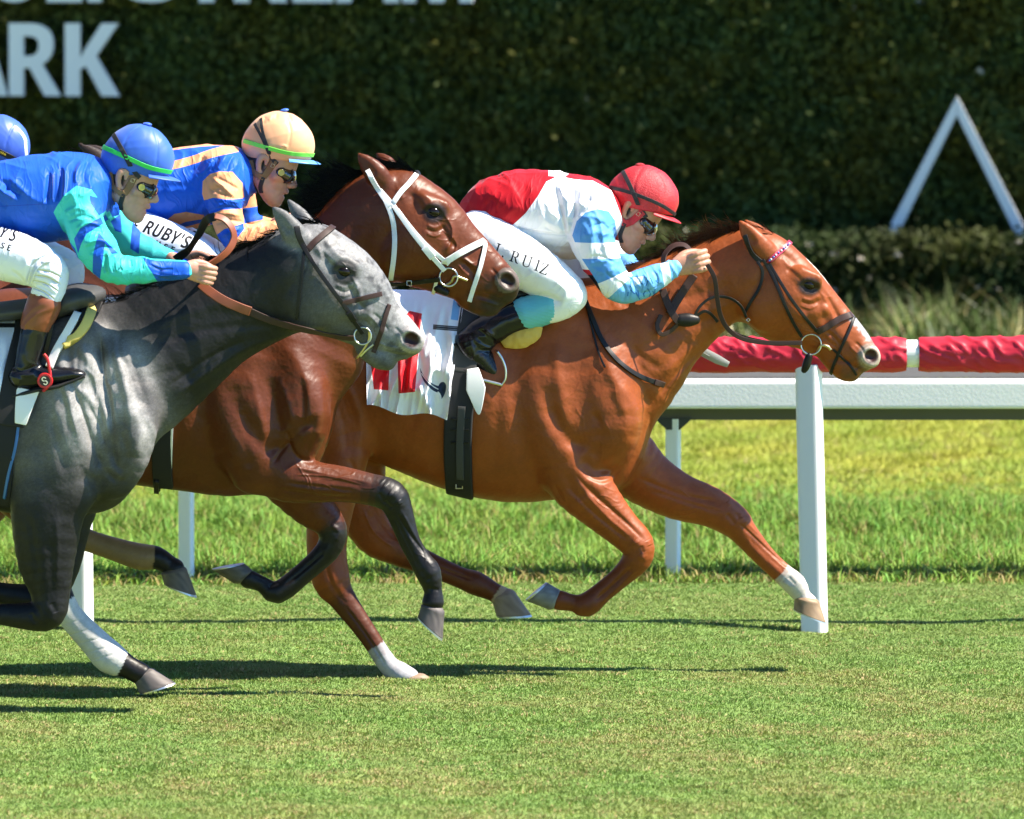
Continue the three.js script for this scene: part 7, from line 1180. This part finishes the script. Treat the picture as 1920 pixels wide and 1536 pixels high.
// ---- bridles
{
  const B = thing('bridle', 'dark brown leather bridle with a red beaded browband on the chestnut horse', 'bridle'), L = M.brownLeather, K = M.blackLeather;
  const red = plain(C3(0.42, 0.025, 0.07), 0.4);
  const brow = part('browband', strap(fC, [[1440, 492], [1455, 478], [1470, 466], [1482, 454]], 0.02, { th: 0.005, loop: true, step: 6 }), red, B);
  spline([[1443, 489], [1455, 478], [1470, 466], [1480, 457]], 3).forEach(([x, y], i) => part('bead', ball(0.0045, 1, 1, 1, fC.hit(x, y, 0.008)), plain(i % 2 ? C3(0.7, 0.75, 0.85) : C3(0.05, 0.1, 0.4), 0.15, { clearcoat: 1 }), brow));
  for (const m of [false, true]) {
    part('headpiece', strap(fC, [[1396, 440], [1404, 462], [1414, 480], [1428, 492]], 0.02, { th: 0.005, mirror: m }), K, B);
    part('cheekpiece', strap(fC, [[1430, 486], [1450, 520], [1470, 568], [1488, 606], [1504, 632]], 0.013, { th: 0.006, off: 0.004, mirror: m, step: 6 }), K, B);
    part('noseband_strap', strap(fC, [[1442, 494], [1460, 524], [1480, 556], [1508, 594], [1533, 622]], 0.013, { th: 0.006, off: 0.003, mirror: m, step: 6 }), K, B);
    part('flash_strap', strap(fC, [[1602, 594], [1590, 625], [1576, 655], [1562, 688], [1558, 702]], 0.012, { th: 0.005, mirror: m, step: 6 }), K, B);
    part('flash_strap', strap(fC, [[1562, 655], [1580, 672], [1596, 688], [1606, 704]], 0.009, { th: 0.004, mirror: m, step: 6 }), K, B);
    part('throat_latch', strap(fC, [[1420, 490], [1430, 510], [1424, 540], [1408, 566], [1396, 588]], 0.012, { th: 0.005, off: 0.004, mirror: m, step: 6 }), K, B);
  }
  part('noseband', strap(fC, [[1530, 624], [1552, 612], [1575, 598], [1597, 590]], 0.027, { th: 0.006, off: 0.004, loop: true, step: 6 }), L, B);
  const p = fC.hit(1521, 646, 0.014), rg = part('bit_ring', ringGeo(fC, 1521, 646, 19, 0.0032), M.steel, B);
  part('bit_cheek', tube([[1533, 660], [1540, 648], [1552, 650], [1558, 656]].map(([x, y]) => fC.hit(x, y, 0.008)), 0.006, 8), M.brass, rg);
  part('chin_buckle', bulk(ZC, [[[1517, 668, 7, 0.06], [1512, 685, 8, 0.055], [1508, 694, 6, 0.05]]], 0.004), K, B);
  // reins: bridged over the neck, down to the bit
  const R1 = (pts, w, o = {}) => part('rein', strap(fC, pts, w, { th: 0.004, off: 0.016, step: 6, ...o }), o.m ?? L, B);
  part('rein', freeStrap([[1326, 496, ZC + 0.2], [1340, 522, ZC + 0.2], [1345, 560, ZC + 0.19], [1352, 594, ZC + 0.175], [1368, 620, ZC + 0.16], [1395, 636, ZC + 0.145], [1440, 643, ZC + 0.13], [1504, 643, ZC + 0.115]], 0.018, 0.004), L, B);
  part('rein', freeStrap([[1302, 512, ZC - 0.18], [1340, 560, ZC - 0.19], [1368, 620, ZC - 0.16], [1440, 643, ZC - 0.13], [1504, 643, ZC - 0.115]], 0.018, 0.004), L, B);
  R1([[1302, 515], [1285, 540], [1268, 566], [1255, 590]], 0.034);
  R1([[1242, 542], [1252, 570], [1262, 590], [1274, 606]], 0.03, { off: 0.028 });
  R1([[1240, 590], [1232, 610], [1240, 627], [1258, 620], [1275, 603]], 0.018, { off: 0.02 });
  R1([[1300, 598], [1312, 575], [1335, 558], [1365, 558], [1388, 572], [1400, 596]], 0.011, { off: 0.022, m: K });
  R1([[1300, 598], [1318, 584], [1332, 588], [1346, 604]], 0.012, { off: 0.018, m: K });
  part('rein_knot', bulk(ZC, [[[1276, 600, 12, fC.hit(1280, 600, 0.02).z - ZC, 0.8], [1290, 600, 13, fC.hit(1290, 600, 0.02).z - ZC, 0.8], [1304, 600, 9, fC.hit(1300, 600, 0.02).z - ZC, 0.8]]], 0.004), K, B);
  part('rein', freeStrap([[1246, 505, ZC + 0.15], [1246, 480, ZC + 0.12], [1262, 462, ZC + 0.1], [1282, 460, ZC + 0.1], [1296, 472, ZC + 0.12]], 0.03, 0.004, (t) => V(Math.cos(3.4 - 3 * t), Math.sin(3.4 - 3 * t), 0.75).normalize()), L, B);
  const bb = fC.hit(1403, 600, 0.02), t = new THREE.TorusGeometry(0.007, 0.0018, 6, 4); t.translate(bb.x, bb.y, bb.z); part('buckle', t, M.steel, B);
  const Y = thing('breastplate', 'black breastplate strap crossing the shoulder of the chestnut horse', 'strap');
  part('shoulder_strap', strap(fC, [[1096, 560], [1112, 600], [1130, 640], [1160, 678], [1200, 706], [1243, 721]], 0.02, { th: 0.005, off: 0.006, loop: true, step: 6 }), K, Y);
  part('neck_strap', strap(fC, [[1096, 560], [1106, 600], [1122, 660], [1135, 690]], 0.008, { th: 0.004, step: 6 }), K, Y);
  part('strap_end', strap(fC, [[1226, 716], [1246, 722]], 0.024, { th: 0.007, off: 0.008, step: 4 }), L, Y);
}
{
  const B = thing('bridle', 'white webbing bridle on the bay horse', 'bridle'), Wt = M.whiteStrap, K = M.blackLeather;
  part('browband', strap(fB, [[734, 386], [750, 362], [766, 345], [781, 327]], 0.021, { th: 0.005, off: 0.004, loop: true, step: 6 }), Wt, B);
  part('brow_button', bulk(ZB, [[[782, 325, 6, 0, 2], [784, 327, 5, 0, 3]]], 0.004), K, B);
  for (const m of [false, true]) {
    part('headpiece', strap(fB, [[688, 318], [700, 340], [716, 366], [732, 388]], 0.02, { th: 0.005, off: 0.003, mirror: m, step: 6 }), Wt, B);
    part('headpiece', strap(fB, [[712, 356], [724, 370], [738, 386], [748, 402]], 0.018, { th: 0.005, off: 0.002, mirror: m, step: 6 }), Wt, B);
    part('cheekpiece', strap(fB, [[738, 386], [756, 412], [776, 440], [800, 470], [818, 490], [834, 508]], 0.019, { th: 0.006, off: 0.004, mirror: m, step: 6 }), Wt, B);
    part('noseband_strap', strap(fB, [[744, 392], [768, 424], [796, 456], [820, 478], [842, 496]], 0.016, { th: 0.005, off: 0.002, mirror: m, step: 6 }), Wt, B);
    part('buckle_keeper', strap(fB, [[794, 462], [812, 484]], 0.028, { th: 0.008, off: 0.006, mirror: m, step: 5 }), Wt, B);
    part('throat_latch', strap(fB, [[722, 374], [734, 404], [740, 440], [738, 485], [732, 526]], 0.02, { th: 0.005, off: 0.003, mirror: m, step: 6 }), Wt, B);
    part('flash_strap', strap(fB, [[910, 455], [905, 482], [896, 515], [886, 545], [880, 566]], 0.018, { th: 0.005, off: 0.003, mirror: m, step: 6 }), Wt, B);
    part('chin_strap', strap(fB, [[820, 520], [815, 540], [812, 550]], 0.014, { th: 0.005, off: 0.002, mirror: m, step: 5 }), Wt, B);
  }
  part('noseband', strap(fB, [[830, 494], [856, 478], [882, 464], [908, 452]], 0.026, { th: 0.007, off: 0.004, loop: true, step: 6 }), Wt, B);
  const rg = part('bit_ring', ringGeo(fB, 841, 520, 17, 0.0034), M.steel, B);
  part('bit_cheek', tube([[832, 536], [846, 528], [852, 518], [866, 522], [876, 526]].map(([x, y]) => fB.hit(x, y, 0.01)), 0.0055, 8), M.brass, rg);
  part('rein', strap(fB, [[826, 524], [800, 527], [768, 531], [735, 533], [705, 530], [670, 520]], 0.02, { th: 0.004, off: 0.016, step: 6 }), K, B);
  part('buckle', (() => { const p = fB.hit(767, 531, 0.024), t = new THREE.TorusGeometry(0.012, 0.0022, 6, 4); t.rotateZ(Math.PI / 4); t.translate(p.x, p.y, p.z); return t; })(), M.steel, B);
  part('chin_buckle', bulk(ZB, [[[822, 540, 9, 0.05], [836, 548, 7, 0.05]]], 0.004), K, B);
}
{
  const B = thing('bridle', 'dark leather bridle with a sheepskin nose knot on the grey horse', 'bridle'), L = M.brownLeather, K = M.blackLeather;
  part('browband', strap(fG, [[574, 472], [588, 456], [604, 442], [624, 426]], 0.024, { th: 0.007, off: 0.003, loop: true, step: 6 }), L, B);
  for (const m of [false, true]) {
    part('headpiece', strap(fG, [[556, 424], [560, 442], [566, 456], [574, 470]], 0.022, { th: 0.005, mirror: m, step: 6 }), K, B);
    part('cheekpiece', strap(fG, [[566, 458], [585, 490], [604, 518], [626, 548], [650, 580], [666, 606], [680, 626]], 0.016, { th: 0.006, off: 0.004, mirror: m, step: 6 }), K, B);
    part('cheek_keeper', strap(fG, [[652, 584], [664, 602]], 0.024, { th: 0.007, off: 0.007, mirror: m, step: 5 }), K, B);
    part('noseband', strap(fG, [[640, 570], [662, 564], [690, 557], [716, 551]], 0.018, { th: 0.006, off: 0.004, mirror: m, step: 6 }), L, B);
    part('flash_strap', strap(fG, [[730, 570], [722, 595], [716, 618], [708, 640], [700, 662]], 0.018, { th: 0.005, off: 0.002, mirror: m, step: 6 }), L, B);
    part('throat_latch', strap(fG, [[570, 472], [566, 510], [560, 560], [556, 600]], 0.012, { th: 0.004, off: 0.003, mirror: m, step: 6 }), K, B);
  }
  part('sheepskin_knot', bulk(ZG, [[[716, 556, 8, 0.02], [723, 562, 10, 0.02], [730, 566, 8, 0.015]], [[732, 566, 7, -0.02], [738, 570, 8, -0.02]]], 0.004, (x, y, z) => 0.003 * n3(x * 80, y * 80, z * 80)), plain(C3(0.5, 0.36, 0.17), 1), B);
  const rg = part('bit_ring', ringGeo(fG, 680, 630, 16, 0.0034), M.steel, B);
  part('bit_cheek', tube([[692, 622], [692, 636], [684, 652], [672, 668], [660, 678]].map(([x, y]) => fG.hit(x, y, 0.014)), 0.0045, 8), M.brass, rg);
  part('bit_cheek', tube([[700, 646], [688, 656], [676, 668]].map(([x, y]) => fG.hit(x, y, 0.012)), 0.004, 8), M.steel, rg);
  part('rein', strap(fG, [[376, 532], [392, 546], [420, 564], [450, 577], [470, 584]], 0.036, { th: 0.007, off: 0.03, step: 6 }), M.tanLeather, B);
  part('rein', strap(fG, [[466, 583], [500, 598], [550, 613], [600, 624], [640, 632], [664, 634]], 0.03, { th: 0.005, off: 0.022, step: 6, taper: (t) => 1 - 0.25 * t }), L, B);
  part('rein', freeStrap([[330, 486, ZG - 0.06], [352, 468, ZG - 0.02], [372, 440, ZG + 0.03], [386, 414, ZG + 0.05], [404, 406, ZG + 0.06]], 0.034, 0.005, V(0.6, 0.4, 0.7).normalize()), K, B);
  part('rein', freeStrap([[402, 406, ZG + 0.062], [420, 412, ZG + 0.06], [434, 428, ZG + 0.06], [438, 448, ZG + 0.06], [428, 468, ZG + 0.08], [410, 484, ZG + 0.1], [384, 500, ZG + 0.12]], 0.03, 0.006, (t) => V(Math.cos(1.9 - 2.6 * t), Math.sin(1.9 - 2.6 * t), 0.8).normalize()), M.tanLeather, B);
}
// ---- whips
{
  const w1 = part('whip', tube([W(640, 444, ZB + 0.02), W(650, 438, ZB + 0.02), W(669, 434, ZB + 0.02)], 8 * mp(ZB), 14), M.blackLeather, scene); w1.geometry = mergeGeometries([w1.geometry, tube([W(520, 425, ZB + 0.1), W(580, 438, ZB + 0.06), W(645, 440, ZB + 0.02)], 0.006, 8), ball(8 * mp(ZB), 0.25, 1, 1, W(669, 434, ZB + 0.02))].map((g) => { g.deleteAttribute('uv'); return g; })); tag(w1, 'black whip handle sticking out beyond the grey horse forehead', 'whip');
  const w2 = part('whip', mergeGeometries([tube([W(1262, 575, ZC - 0.2), W(1310, 655, ZC - 0.2), W(1330, 668, ZC - 0.2)], 0.006, 8), loft([[1305, 652, 4], [1320, 661, 9], [1345, 674, 9], [1366, 684, 6]].map(([x, y, r]) => ({ c: W(x, y, ZC - 0.2), u: V(0.45, 0.9, 0).multiplyScalar(r * mp(ZC)), w: 0.005 })), 12)].map((g) => { g.deleteAttribute('uv'); return g.index ? g.toNonIndexed() : g; })), plain(C3(0.35, 0.36, 0.37), 0.35), scene); tag(w2, 'flat silver whip tip hanging below the chestnut horse neck', 'whip');
}
renderer.render(scene, camera);
